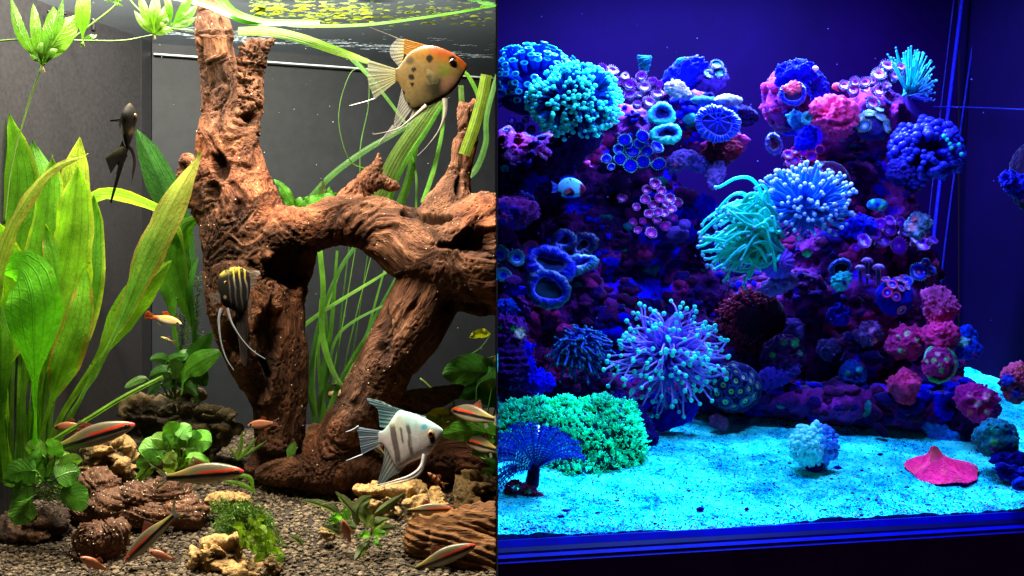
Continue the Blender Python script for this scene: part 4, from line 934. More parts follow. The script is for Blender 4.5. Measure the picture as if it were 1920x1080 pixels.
st_ = [(710, 810, 830, 1.5), (718, 808, 833, 3), (728, 797, 846, 6), (738, 782, 866, 8.5), (748, 771, 877, 10), (760, 772, 872, 12), (775, 776, 864, 14), (790, 782, 858, 14.5), (803, 788, 852, 13.5), (815, 795, 838, 11), (823, 800, 826, 7.5), (828, 804, 817, 4), (831, 807, 812, 1)]
st_ = [(x, t_ - .5, b_ + .5, w_ * .62) for x, t_, b_, w_ in st_]
mb = MB(); fish_body(mb, st_, d, c_silver, 150, 130); mb.build('body', M_BODY, af)
fin(af, [(800, 783), (780, 777), (760, 777), (742, 786), (724, 803)], [(686, 747), (688, 748), (692, 755), (708, 768), (712, 800)], d, (.50, .76, .80), 'dorsal_fin', .97, .85, (.30, .62, .75))
fin(af, [(800, 784), (770, 776), (742, 768), (715, 755), (688, 747)], [(798, 781), (770, 773), (742, 765), (715, 752), (686, 746)], d, (.62, .78, .80), 'fin_edge', 1)
fin(af, [(718, 808), (716, 820), (718, 832)], [(668, 800), (674, 824), (678, 852)], d, (.55, .68, .82), 'tail_fin', .95, .85, (.45, .65, .88), nu=40)
for a, b in (([(672, 799), (660, 806), (648, 810)], 1), ([(680, 852), (664, 858), (649, 864)], 1)):
    mb = MB(); tube(mb, [P(x, y, d) for x, y in a], [U(1.4), U(.5)], 6, 10, c=(.45, .55, .68)); mb.build('tail_filament', M_BODY, af)
fin(af, [(772, 862), (755, 868), (736, 856), (720, 834)], [(752, 884), (735, 893), (709, 909), (720, 866)], d, (.60, .62, .64), 'anal_fin', .95, .8, (.45, .60, .68), nu=40)
for pts, w in (([(797, 852), (790, 876), (770, 892), (735, 903), (703, 911)], 3), ([(796, 855), (788, 885), (765, 900), (735, 908), (714, 915)], 2.4)):
    leaf_obj(af, [(x, y, d - .012) for x, y in pts], [w * 1.8, w * 1.4, w * .9, w * .45, w * .25], c=(.85, .85, .92), mat=M_BODY, name='pelvic_fin', nu=5, fold=.4)
fin(af, [(786, 822), (786, 836)], [(768, 812), (770, 838)], d - .007, (.6, .66, .68), 'pectoral_fin', .35, .12, dy=-8)
eye(af, 808, 812.5, 7.0, d, 7.4, (.62, .28, .10), .5)
# orange and white with black spots
d = -.06
ak = thing('angelfish', P(800, 140, d), 'orange and cream angelfish with black spots near the water surface at the upper right', 'fish')
def c_koi(x, y, side):
    c = mixc(np.array([.26, .21, .10]), np.array([.20, .19, .10]), smooth(150, 195, y)); c = mixc(c, np.array([.36, .20, .02]), smooth(.35, -.25, (y - 112) / 40 - (x - 800) / 200))
    c = mixc(c, np.array([.50, .10, .005]), smooth(20, -4, y - (84 + np.maximum(0, x - 800) * .42) + 8 * wob(x, y, .06, 2)) * smooth(792, 812, x))
    c = mixc(c, np.array([.45, .12, .01]), .8 * smooth(864, 872, x))
    c = mixc(c, np.array([.20, .25, .05]), smooth(18, 6, np.hypot(x - 834, y - 134)))
    c = mixc(c, np.array([.06, .065, .05]), .95 * smooth(30, 10, np.hypot(x - 818, (y - 164) * 1.1) + 6 * wob(x, y, .1, 6)))  # shading of the lower head and belly put into the skin colour
    c = mixc(c, np.array([.42, .28, .22]), smooth(26, 10, np.hypot(x - 846, y - 164)))
    c = mixc(c, np.array([.012, .012, .014]), px_dist(x + 2 * wob(x, y, .3, 7), y + 2 * wob(x, y, .3, 9), [(806, 111, 1), (776, 132, .7), (772, 146, .85), (773, 159, .6), (805, 146, .8), (807, 155, .6), (849, 112, 1.1), (768, 206, .4), (757, 174, .5), (766, 196, .4)], 6.2))
    c = mixc(c, np.array([.012, .012, .014]), smooth(1.2, .7, np.hypot((x - 806) / 4.5, (y - 112) / 8)))
    c = mixc(c, np.array([.05, .045, .03]), .8 * smooth(11, 4, np.hypot(x - 769, y - 114)))
    return c * np.array([.46, .39, .30]) * (1 + .25 * np.sin(x * 2.0) * np.sin(y * 2.0 + x * .5))[:, None] * (1 + .25 * wob(x, y, .12, 5))[:, None]
st_ = [(741, 129, 153, 1.8), (748, 126, 156, 3), (757, 112, 176, 6), (766, 100, 198, 9), (778, 92, 206, 12), (795, 86, 202, 14.5), (812, 86, 195, 15.5), (830, 91, 186, 15), (845, 98, 175, 13.5), (858, 106, 160, 10.5), (867, 113, 145, 7), (873, 119, 132, 4), (876, 122, 127, 1)]
st_ = [(x, t_, b_, w_ * .66) for x, t_, b_, w_ in st_]
mb = MB(); fish_body(mb, st_, d, c_koi, 150, 130); mb.build('body', M_BODY, ak)
fin(ak, [(812, 88), (788, 92), (764, 106)], [(758, 73), (757, 82), (757, 98)], d, (.42, .17, .012), 'dorsal_fin', 1, .95, (.45, .22, .02), nu=24)
fin(ak, [(760, 74), (759, 88), (757, 104), (752, 122)], [(745, 72), (732, 88), (733, 106), (750, 128)], d, (.40, .36, .16), 'dorsal_fin_web', .6, .25, (.42, .44, .40), nu=40)
fin(ak, [(760, 78), (748, 72)], [(700, 54), (694, 51)], d, (.5, .5, .42), 'dorsal_filament', .6, .5)
fin(ak, [(743, 129), (741, 141), (743, 153)], [(690, 112), (690, 150), (702, 186)], d, (.34, .33, .16), 'tail_fin', .7, .5, (.34, .38, .26), nu=46)
mb = MB(); tube(mb, [P(703, 185, d), P(680, 192, d), P(655, 198, d)], [U(1.3), U(.4)], 6, 10, c=(.5, .5, .45)); mb.build('tail_filament', M_BODY, ak)
fin(ak, [(772, 205), (760, 188), (753, 165)], [(744, 244), (738, 235), (752, 172)], d, (.42, .42, .38), 'anal_fin', .5, .35, nu=30)
fin(ak, [(744, 244), (736, 234)], [(712, 272), (709, 270)], d, (.5, .5, .45), 'anal_filament', .5, .5)
fin(ak, [(830, 186), (800, 200), (774, 207)], [(800, 210), (776, 224), (760, 240)], d, (.5, .42, .32), 'belly_fin', .55, .3, (.5, .5, .45))
for pts in ([(834, 184), (834, 214), (822, 246), (800, 275), (783, 292)], [(800, 198), (772, 222), (748, 240), (722, 248), (700, 252)]):
    leaf_obj(ak, [(x, y, d - .006) for x, y in pts], [5, 3, 1.4, .8, .5], c=(.34, .33, .30), mat=M_BODY, name='pelvic_fin', nu=5, fold=.4)
eye(ak, 849, 119, 7.5, d, 7.6, (.10, .05, .01), .75)
fin(ak, [(826, 140), (822, 156)], [(800, 130), (802, 160)], d - .0075, (.4, .4, .2), 'pectoral_fin', .25, .1, dy=-8)
# black, seen from behind, upper left
d = -.03
ab = thing('angelfish', P(238, 260, d), 'black angelfish seen end on with trailing fins swimming near the upper left', 'fish')
def c_black(x, y, side):
    c = np.tile([.003, .0026, .002], (len(x), 1)); c = mixc(c, np.array([.10, .065, .035]), smooth(1.2, .5, np.abs((y - 245) / 9)) * smooth(-.2, .4, wob(x, y, .12, 2)))
    return mixc(c, np.array([.03, .024, .01]), smooth(203, 195, y))
mb = MB(); v, f = ico(4); k = U(1, d)
yy = v[:, 2]; prof = interp((1 - yy) / 2, [.5, .95, 1.1, 1.05, .85, .75, .7, .62, .5, .3])
vv = np.stack([v[:, 0] * 13 * prof + 3 * v[:, 2], v[:, 1] * 30 * prof, v[:, 2] * 43], 1) * k + P(241, 236, d)
kx = vv[:, 0] / k + 932; ky = 540 - vv[:, 2] / k; mb.add(vv, None, f, c_black(kx, ky, None)); mb.build('body', M_DULL, ab)
BF = (.007, .005, .0035)
fin(ab, [(228, 222), (229, 228)], [(206, 225), (206, 228)], d, BF, 'pectoral_fin', 1, .8)
fin(ab, [(228, 274), (238, 278)], [(197, 296), (208, 326)], d, BF, 'dorsal_fin', .95, .9, nu=30, colf=lambda x, y, C: np.hstack([mixc(C[:, :3], [.2, .2, .1], smooth(300, 280, y + .3 * (x - 200)) * .7), C[:, 3:]]))
fin(ab, [(232, 274), (242, 276)], [(206, 378), (209, 382)], d, BF, 'tail_fin', .97, .95)
fin(ab, [(230, 262), (234, 276)], [(214, 300), (226, 318)], d + .006, BF, 'ventral_fin', .9, .75, ripple=2.5)
fin(ab, [(229, 212), (231, 222)], [(222, 232), (225, 244)], d - .004, BF, 'side_fin', .7, .3)
fin(ab, [(228, 290), (240, 290)], [(217, 326), (222, 330)], d + .004, BF, 'anal_fin', .8, .6)
leaf_obj(ab, [(240, 274, d), (248, 284, d), (252, 305, d), (247, 340, d)], [3.5, 3, 3, 2.5, .5], c=(.004, .003, .003), mat=M_DULL, name='pelvic_fin', nu=5)
mb = MB(); ellip(mb, P(253, 217, d - .004), np.array([4, 4, 5]) * k, 8, 10, (.10, .06, .02)); mb.build('eye', M_EYE, ab)
# black and yellow marbled, in front of the trunk
d = .0
am = thing('angelfish', P(440, 560, d), 'black marbled angelfish with a yellow striped back in front of the trunk', 'fish')
def c_marb(x, y, side):
    c = np.tile([.005, .0045, .0045], (len(x), 1)); s_ = np.sin((x - (y - 500) * .12) * .62 + 1.2 * wob(x, y, .05, 3))
    c = mixc(c, mixc(np.array([.34, .28, .03]), np.array([.20, .18, .17]), smooth(512, 535, y)), smooth(.45, .8, s_) * smooth(430, 436, x) * (.25 + .75 * smooth(548, 520, y)) * smooth(590, 560, y))
    c = mixc(c, np.array([.30, .26, .03]), .8 * smooth(516, 504, y + .3 * (x - 440)) * smooth(-.5, .3, wob(x, y, .2, 8)))
    return mixc(c, np.array([.5, .45, .2]), smooth(4, 2, np.hypot(x - 425, y - 557)) * .6)
st_ = [(409, 524, 540, 2), (412, 515, 560, 8), (420, 508, 573, 13), (430, 503, 578, 15), (442, 500, 584, 14), (452, 501, 590, 11), (460, 506, 580, 7), (466, 514, 562, 3), (469, 520, 545, 1)]
mb = MB(); fish_body(mb, st_, d, c_marb, 110, 110); mb.build('body', M_DULL, am)
DF = (.035, .027, .027)
fin(am, [(452, 506), (460, 504), (462, 510)], [(486, 509), (488, 514), (484, 516)], d, (.45, .42, .25), 'dorsal_fin', .95, .8, (.6, .62, .6), nu=16)
fin(am, [(462, 516), (466, 530), (466, 545)], [(478, 510), (482, 526), (472, 545)], d, (.25, .23, .22), 'tail_fin', .6, .4, nu=20)
fin(am, [(440, 580), (452, 585), (464, 560)], [(452, 680), (462, 684), (466, 620)], d, DF, 'anal_fin', .85, .75, (.10, .08, .08), nu=36, ripple=2)
fin(am, [(446, 586), (456, 576)], [(464, 684), (472, 684)], d + .003, DF, 'anal_fin_tip', .8, .7)
fin(am, [(464, 560), (467, 550)], [(470, 598), (474, 602)], d, (.35, .35, .36), 'fin_streamer', .9, .8)
for pts, w_ in (([(426, 578), (434, 604), (452, 634), (474, 658), (497, 673)], 3), ([(415, 578), (410, 600), (414, 640), (424, 672), (438, 694)], 3.4)):
    leaf_obj(am, [(x, y, d - .014) for x, y in pts], [w_ * .9, w_ * .6, w_ * .4, w_ * .35, w_ * .25], c=(.22, .25, .29), mat=M_BODY, name='pelvic_fin', nu=5, fold=.4)
fin(am, [(414, 550), (414, 566)], [(393, 548), (395, 574)], d - .006, (.2, .18, .17), 'pectoral_fin', .35, .15)
eye(am, 427, 530, 4.5, d, 12.5, (.45, .33, .05), .5)

# ------------------------------------------------------------------ striped barbs (built nose to +X at the origin, then placed)
def local_fish(name, label, group, st, colf, fins, eyep, d=0.0, L=1.0, seg=56, n=100):
    """px offsets about (932, 540) so that the fish sits at the world origin"""
    global CLIP
    CLIP = None; r = thing(name, (0, 0, 0), label, 'fish', group)
    mb = MB(); fish_body(mb, [(932 + a, 540 - b, 540 - c_, t_) for a, b, c_, t_ in st], 0, lambda x, y, s: colf(x - 932, 540 - y), n, seg); mb.build('body', M_BODY, r)
    for nm, base, tip, col, al, ta, tc_, dy in fins:
        fin(r, [(932 + a, 540 - b) for a, b in base], [(932 + a, 540 - b) for a, b in tip], 0, col, nm, al, ta, tc_, dy=dy, nu=22, nv=6, colf=(lambda x, y, C: barbtail(x - 932, 540 - y, C)) if nm == 'tail_fin' and group == BG else None)
    eye(r, 932 + eyep[0], 540 - eyep[1], eyep[2], 0, eyep[3], eyep[4], .62)
    return r
BG = 'red and black striped barbs swimming low in the planted tank'
def barbtail(x, y, C):
    r = np.abs(y); C = C.copy(); m = smooth(9, 11, r) * smooth(15, 13, r); C[:, :3] = mixc(C[:, :3], [.70, .60, .22], m); C[:, 3] = np.maximum(C[:, 3], m)
    m = smooth(14, 15.5, r) * smooth(20, 19, r); C[:, :3] = mixc(C[:, :3], [.01, .01, .01], m); C[:, 3] = np.maximum(C[:, 3], m * .9); return C
def c_barb(x, y):
    lat = 2.0 - .0010 * (x - 10) ** 2 * 0
    c = mixc(np.array([.26, .22, .12]), np.array([.13, .115, .07]), smooth(3, 13, y)); c = mixc(c, np.array([.30, .27, .20]), smooth(-2, -8, y))
    c = mixc(c, np.array([.32, .24, .05]), smooth(0, -40, x) * smooth(-2, 5, y) * .8)
    c = mixc(c, np.array([.75, .055, .02]), smooth(2.6, 3.4, y - 0) * smooth(8.4, 6.8, y) * smooth(-8, 14, x))
    c = mixc(c, np.array([.75, .05, .05]), smooth(72, 77, x) * smooth(-3, 0, y))
    yb = -1.0 + .0 * x
    c = mixc(c, np.array([.008, .008, .01]), smooth(3.8, 2.8, np.abs(y - yb - .2)) * smooth(80, 74, x))
    return c * .85 * (1 + .25 * np.sin(x * 1.9) * np.sin(y * 1.9 + x * .95))[:, None]
st_b = [(a_, t_ * 1.22, b_ * 1.22, w_) for a_, t_, b_, w_ in [(-60, 5, -5, 1.2), (-52, 5.5, -5.5, 2), (-35, 8.5, -7.5, 3.6), (-12, 14, -11.5, 6.2), (10, 17, -13.5, 8), (32, 16.5, -13, 8.6), (52, 13, -11, 8), (68, 8.5, -8, 5.8), (78, 4.5, -5, 3.6), (84, 1.2, -2, 1)]]
fins_b = [(n_, [(x_, y_ * 1.2) for x_, y_ in bs_], [(x_, y_ * 1.2) for x_, y_ in tp_], *rest) for n_, bs_, tp_, *rest in [('tail_fin', [(-57, 4.5), (-59, 0), (-57, -4.5)], [(-92, 24), (-72, 0), (-92, -24)], (.34, .35, .27), .8, .65, None, 2),
          ('dorsal_fin', [(16, 16.5), (4, 16.5), (-10, 13.5)], [(-8, 30), (-12, 24), (-17, 15)], (.60, .06, .04), .95, .5, (.35, .22, .15), 0),
          ('anal_fin', [(-24, -9), (-36, -7)], [(-34, -20), (-44, -15)], (.36, .34, .26), .7, .3, None, 0),
          ('pelvic_fin', [(6, -12.5), (-4, -12)], [(-6, -24), (-14, -20)], (.38, .36, .3), .6, .3, None, -4),
          ('pectoral_fin', [(52, -4), (50, -9)], [(36, -9), (34, -17)], (.4, .38, .3), .4, .2, None, -6)]]
BEND = .9
barb2 = local_fish('striped_barb', '', BG, st_b, c_barb, fins_b, (70.5, 2.2, 3.0, 5.4, (.16, .15, .10)))
BEND = -.6
barb3 = local_fish('striped_barb', '', BG, [(x_, t_ * .94, b_ * .9, w_) for x_, t_, b_, w_ in st_b], c_barb, fins_b, (70.5, 2.2, 3.0, 5.4, (.16, .15, .10)))
BEND = 0.0
barb = local_fish('striped_barb', '', BG, st_b, c_barb, fins_b, (70.5, 2.2, 3.0, 5.4, (.16, .15, .10)))
def place(o, px, py, d, ang, scale=1.0, flip=False, label=None, yaw=0.0):
    k = (DIST + d) / DIST * scale
    o.location = P(px, py, d); o.scale = (k, k, k)
    m = Matrix.Rotation(math.radians(ang), 4, 'Y').inverted()
    z = Matrix.Rotation(PI * (1 if flip else 0) + math.radians(yaw), 4, 'Z')
    o.rotation_euler = (m @ z).to_euler()
    if label: o['label'] = label
    return o
barbs = [(166, 822, -.04, 17, 1.06, 0, 'large red and black striped barb highest at the left above the round leaved plant', 4),
         (372, 891, -.05, 5, 1.02, 0, 'red and black striped barb in the middle above the swirl grained root', 0),
         (287, 1003, -.09, 225, .86, 0, 'red and black striped barb diving nose down to the left above the gravel', 18),
         (893, 779, .04, 6, .86, 1, 'red striped barb at the right edge of the planted tank, the upper one', -48),
         (908, 836, .05, 4, .80, 1, 'red striped barb at the right edge of the planted tank, the lower one', -58),
         (800, 956, -.01, 2, .60, 0, 'small red striped barb level over the golden stone', 0),
         (826, 1048, -.09, 22, .84, 0, 'red and black striped barb rising in front of the orange brown log', 0),
         (646, 716, .20, 18, .36, 0, 'tiny distant dark striped barb seen through the arch opening', 0),
         (708, 842, .02, 40, .34, 1, 'dark barb mostly hidden behind the tail of the silver blue angelfish', 0)]
for i, (x, y, dd, a, s, fl, lb, yw) in enumerate(barbs):
    o = (barb, barb2, barb3)[i] if i < 3 else copy_tree((barb, barb2, barb3)[i % 3])
    if fl: a = -a
    if i == 2: place(o, x, y, dd, 44, s, True, lb, 0)
    else: place(o, x, y, dd, a, s, fl, lb, yw)
# small brown pink fish
SG = 'small pinkish brown fish near the bottom of the planted tank'
def c_small(x, y): return mixc(np.array([.42, .17, .10]), np.array([.30, .10, .05]), smooth(-2, 5, y)) * (1 + .2 * np.sin(x * 2.4) * np.sin(y * 2.4))[:, None]
st_s = [(-22, 3, -3, 1), (-14, 5, -4.5, 2), (0, 9, -8, 4), (12, 9.5, -8.5, 5), (22, 7, -6, 4), (28, 3.5, -3, 2.4), (31, 1, -1, .8)]
fins_s = [('tail_fin', [(-20, 3), (-21, 0), (-20, -3)], [(-36, 10), (-29, 0), (-36, -10)], (.5, .2, .12), .6, .35, None, 0), ('dorsal_fin', [(6, 9), (-6, 7)], [(-2, 17), (-10, 12)], (.5, .15, .08), .8, .5, None, 0),
          ('anal_fin', [(0, -8), (-12, -5)], [(-6, -14), (-16, -10)], (.6, .22, .14), .7, .5, None, 0), ('pelvic_fin', [(12, -8), (7, -8)], [(6, -15), (2, -13)], (.6, .2, .12), .7, .5, None, -2)]
sf = local_fish('small_fish', '', SG, st_s, c_small, fins_s, (23.5, 1.5, 2.6, 3.4, (.10, .05, .03)), n=50, seg=20)
for i, (x, y, dd, a, s, fl, lb, yw) in enumerate(((132, 800, -.01, 4, 1.0, 1, 'pinkish brown fish half hidden behind the uppermost left striped barb', 0), (492, 795, .09, 6, .9, 1, 'dim brown fish hovering by the lower trunk', 0), (304, 1042, -.07, -18, .86, 1, 'orange red small fish on the gravel beneath the diving striped barb', 0),
        (178, 1058, -.10, -32, .98, 1, 'pale pink small fish below the curled wood knot', 20), (650, 998, -.09, -72, .86, 1, 'pink small fish heading straight up in front of the grey green plant', 10))):
    o = sf if i == 0 else copy_tree(sf); place(o, x, y, dd, a, s, fl, lb, yw)
sf2 = local_fish('platy', 'bright orange fish with a white belly above the small back plant', None, [(a, b * .95, c_ * .9, t_) for a, b, c_, t_ in st_s],
    lambda x, y: mixc(mixc(np.array([.85, .72, .55]), np.array([.85, .30, .04]), smooth(-1, 4, y + 2 * wob(x, y, .1, 4))), np.array([.8, .14, .02]), smooth(-6, -18, x)),
    [('tail_fin', [(-20, 3), (-21, 0), (-20, -3)], [(-36, 9), (-39, 0), (-36, -9)], (.85, .20, .02), .95, .85, None, 0), ('dorsal_fin', [(8, 8.5), (-6, 6.5)], [(0, 17), (-10, 13)], (.8, .18, .03), .95, .8, None, 0), ('anal_fin', [(0, -7), (-10, -5)], [(-6, -12), (-14, -9)], (.7, .6, .5), .6, .4, None, 0)], (24, .8, 2.6, 3.6, (.3, .2, .1)), n=50, seg=20)
place(sf2, 310, 600, .03, -14, 1.02, False)
tb = local_fish('striped_loach', 'tiny orange and black banded fish nosing down under the silver blue angelfish', None, [(a, b * .7, c_ * .7, t_) for a, b, c_, t_ in st_s],
    lambda x, y: mixc(np.array([.45, .16, .05]), np.array([.012, .01, .01]), smooth(-.1, .25, np.sin(x * .42 + .6))), fins_s[:3], (25, 1, 2, 3, (.05, .03, .02)), n=50, seg=20)
place(tb, 818, 898, .03, -36, .66, True)
yf = local_fish('yellow_fry', 'small mottled yellow fish just below the bright orange one', None, [(a, b * .8, c_ * .8, t_) for a, b, c_, t_ in st_s], lambda x, y: mixc(np.array([.12, .10, .03]), np.array([.42, .36, .06]), smooth(-.1, .3, wob(x, y, .25, 3))), fins_s[:2], (24, 1, 2, 3, (.1, .1, .03)), n=40, seg=16)
place(yf, 314, 637, .10, -20, .45, True)

CLIP = None
# ================================================================== RIGHT TANK: blue lit reef
CLIP = 'R'
def tc(r, g, b, K=2.4):
    """reflectance that shows the given picture colour under the actinic lamp (fluorescent tissue re-radiates green and red)"""
    l = np.array([r, g, b]) / 255.; l = np.where(l < .04045, l / 12.92, ((l + .055) / 1.055) ** 2.4)
    return l * np.array([.66, .70, 2.2]) / (np.array(LAMP_B) * K)
def fluor(name, grain=.35, gscale=90, bump=.4, bscale=260, bdist=.0015, gloss=.25, rough=.35, trans=0.0):
    t = NT(name); a = t.n('Attribute', attribute_name='Col'); co = t.n('TexCoord')
    nz = noise_n(t, gscale, 5, .65, co.outputs['Object'])
    f = t.n('MapRange', {0: nz.outputs[0], 1: .3, 2: .7, 3: 1 - grain, 4: 1 + grain})
    sc = t.n('VectorMath', {0: a.outputs['Color'], 3: 1.0}, operation='SCALE'); t.t.links.new(f.outputs[0], sc.inputs[3])
    bn = noise_n(t, bscale, 4, .65, co.outputs['Object'])
    b = t.n('Bump', {'Strength': bump, 'Distance': bdist, 'Height': bn.outputs[0]})
    d = t.n('BsdfDiffuse', {'Color': sc.outputs[0], 'Normal': b.outputs[0]})
    if trans:
        tl = t.n('BsdfTranslucent', {'Color': sc.outputs[0], 'Normal': b.outputs[0]}); d = t.n('MixShader', {0: trans, 1: d.outputs[0], 2: tl.outputs[0]})
    g = t.n('BsdfGlossy', {'Color': (1, 1, 1), 'Roughness': rough, 'Normal': b.outputs[0]})
    fr = t.math('MULTIPLY', t.n('Fresnel', {0: 1.4}), gloss)
    return t.surf(t.n('MixShader', {0: fr, 1: d.outputs[0], 2: g.outputs[0]}))
F_ROCK = fluor('live rock', .55, 70, 1.0, 160, .006, .15, .5)
F_FLESH = fluor('coral flesh', .35, 220, .9, 520, .002, .28, .3, .1)
F_TENT = fluor('tentacle', .18, 200, .15, 500, .0005, .5, .25, .25)
F_ROUGH = fluor('stony coral', .5, 190, 1.0, 520, .005, .15, .45)
F_PANEL = fluor('blue black glass', .25, 5, .0, 10, .001, .04, .6)
F_PLASTIC = fluor('dark cabinet', .25, 30, .1, 60, .0005, .08, .5)

# setting
def dfront(X): return -.20 + .262 * X
def floorR(X, d):
    t = np.maximum(np.asarray(d) - dfront(X), 0)
    return -.272 + .25 * np.minimum(t, .46) + .10 * np.maximum(t - .46, 0)
wall('back_wall', [(.0012, .68), (.83, .66)], -.42, .60, .006, F_PANEL, tc(14, 0, 44, 4.6))
wall('side_wall', [(.83, .655), (.90, -.20)], -.42, .60, .006, F_PANEL, tc(8, 0, 34, 4.0))
for o in (bpy.data.objects['back_wall.001'],): pass
mb = MB()
for (x0, x1, w, c) in ((1806, 1748, .0042, tc(6, 2, 105)), (1838, 1770, .0022, tc(4, 2, 80)), (1790, 1735, .0016, tc(4, 2, 70))):
    tube(mb, [P(x0, -10, .60), P((x0 + x1) / 2 - 2, 240, .62), P(x1, 480, .62), P(x1 - 20, 700, .62)], w, 6, 30, c=c)
tube(mb, [P(1750, 200, .63), P(1840, 202, .5), P(1930, 206, .3)], .0012, 6, 20, c=tc(4, 2, 80))
mb.build('corner_seam', F_FLESH, kind='structure')
nx, ny = 230, 190; X = np.linspace(.0008, .86, nx); ts = np.linspace(0, .84, ny)
XX, TT = np.meshgrid(X, ts); DD = dfront(XX) + TT + .004; k = DD < .70
pp = np.stack([XX, np.minimum(DD, .70), np.zeros_like(XX)], -1).reshape(-1, 3)
def sandz(p): return floorR(p[:, 0], p[:, 1]) + .007 * fbm(p * [1, 1, 0], 9, 3, 4) + .0022 * fbm(p * [1, 1, 0], 60, 3, 5) + .0012 * fbm(p * [1, 1, 0], 320, 2, 6)
pp[:, 2] = sandz(pp)
edge = np.repeat((ts < .004), nx); lo = pp[:nx].copy(); lo[:, 2] = -.30
t = NT('reef sand'); co = t.n('TexCoord'); n1 = noise_n(t, 520, 3, .7, co.outputs['Object']); n2 = noise_n(t, 22, 5, .65, co.outputs['Object'])
n3 = noise_n(t, 130, 4, .75, co.outputs['Object'])
f = t.math('ADD', t.math('MULTIPLY', n1.outputs[0], .30), t.math('ADD', t.math('MULTIPLY', n2.outputs[0], .38), t.math('MULTIPLY', n3.outputs[0], .32)))
cr = t.ramp(f, [(.40, tuple(tc(0, 45, 150, 1.8))), (.485, tuple(tc(0, 215, 190, 1.6))), (.62, tuple(tc(60, 255, 205, 1.0)))])  # dark blue end puts shadow mottling into the sand colour
bn = t.n('Bump', {'Strength': .8, 'Distance': .003, 'Height': t.math('ADD', n1.outputs[0], n3.outputs[0])})
M_SAND = t.surf(t.n('BsdfDiffuse', {'Color': cr.outputs[0], 'Normal': bn.outputs[0]}))
mb = MB(); q = gridq(ny, nx); mb.add(np.vstack([pp]), q); mb.add(np.vstack([pp[:nx], lo]), gridq(2, nx)[:, ::-1]); mb.build('sand_bed', M_SAND, kind='structure')
n = 16000; x = RNG.random(n) * .80 + .003; d = dfront(x) + .006 + .62 * RNG.random(n) ** 1.7; q = np.stack([x, d, np.zeros(n)], 1); q[:, 2] = sandz(q) + .0003
scatter_grains('sand_grains', q, .0005, .0014, np.array([tc(120, 240, 240), tc(30, 190, 230), tc(10, 60, 220), tc(160, 255, 250)]), F_ROUGH)
n = 260; x = RNG.random(n) * .78 + .006; d = dfront(x) + .008 + .5 * RNG.random(n) ** 1.5; q = np.stack([x, d, np.zeros(n)], 1); q[:, 2] = sandz(q) + .0005
scatter_grains('dark_pebbles', q, .0010, .0028, np.array([tc(6, 20, 130), tc(8, 40, 170), tc(4, 8, 70)]), F_ROUGH, flat=.5)
# bottom trim and cabinet edge below the glass, running back to the right
def along(z0, z1, o0, o1, c, name, mat=F_PLASTIC):
    """strip following the front glass, its top edge o0 and bottom edge o1 in front of it"""
    mb = MB(); xs = np.linspace(.0012, .80, 24)
    rows = []
    for (o, z) in ((o0 - .006, z0 - .0005), (o0, z0), (o1, z1), (o1 - .006, z1)): rows.append(np.stack([xs, dfront(xs) - o, np.full(24, z)], 1))
    mb.add(np.vstack(rows), gridq(4, 24)[:, ::-1], None, c); return mb.build(name, mat, kind='structure', smooth_=False)
along(-.2735, -.2800, .002, .009, tc(0, 0, 120, 2.4), 'base_trim')
along(-.2802, -.2835, .0092, .0162, tc(2, 0, 50, 2.4), 'base_trim')
along(-.2838, -.2850, .0165, .0175, tc(0, 0, 60), 'trim_groove')
along(-.2852, -.2885, .0168, .023, tc(4, 6, 130), 'base_trim')
along(-.2887, -.2915, .0232, .0235, tc(6, 0, 60), 'trim_groove')
along(-.2917, -.2930, .0236, .0262, tc(10, 10, 130), 'base_trim')
along(-.2932, -.43, .0264, .030, tc(50, 4, 100, 1.0), 'cabinet_top')
mb = MB(); prism(mb, [(.0012, dfront(.0012) - .002), (.80, dfront(.80) - .002), (.80, dfront(.80) + .003), (.0012, dfront(.0012) + .003)], -.2725, .60)
mb.build('front_glass', glass_mat('reef glass', (.96, .97, 1), .10), smooth_=False, kind='structure')

# ------------------------------------------------------------------ reef rock
def reef(name, blobs, label, seed, vox=.0042):
    def fn(mb):
        for (x, y, d, r, rz) in blobs:
            v, f = ico(3); k = S0 * (DIST + d) / DIST; mb.add(v * np.array([r, r * .95, rz]) * k + P(x, y, d), None, f)
    V, N, Q, T = remeshed(fn, vox)
    h = .016 * fbm(V, 14, 4, seed) + .009 * fbm(V, 34, 4, seed + 3, ridged=True) + .003 * fbm(V, 130, 3, seed + 6); w = worley(V, 34, seed); h -= .010 * smooth(.4, .1, w)
    V2 = V + N * h[:, None]
    V2[:, 2] = np.maximum(V2[:, 2], -.33)
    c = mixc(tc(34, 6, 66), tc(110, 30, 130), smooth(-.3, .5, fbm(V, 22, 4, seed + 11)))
    c = mixc(c, tc(6, 6, 235), smooth(.22, .38, fbm(V, 17, 4, seed + 12)) * .9)  # blue of the lamplight put into the rock colour as patches
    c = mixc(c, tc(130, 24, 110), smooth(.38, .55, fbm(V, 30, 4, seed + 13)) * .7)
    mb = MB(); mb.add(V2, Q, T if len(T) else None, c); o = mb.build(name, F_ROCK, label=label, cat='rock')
    tris = [tuple(q_) for q_ in Q] + [tuple(t_) for t_ in T]
    return o, BVHTree.FromPolygons([tuple(v) for v in np.maximum(V2, [.0012, -9, -9])], tris)
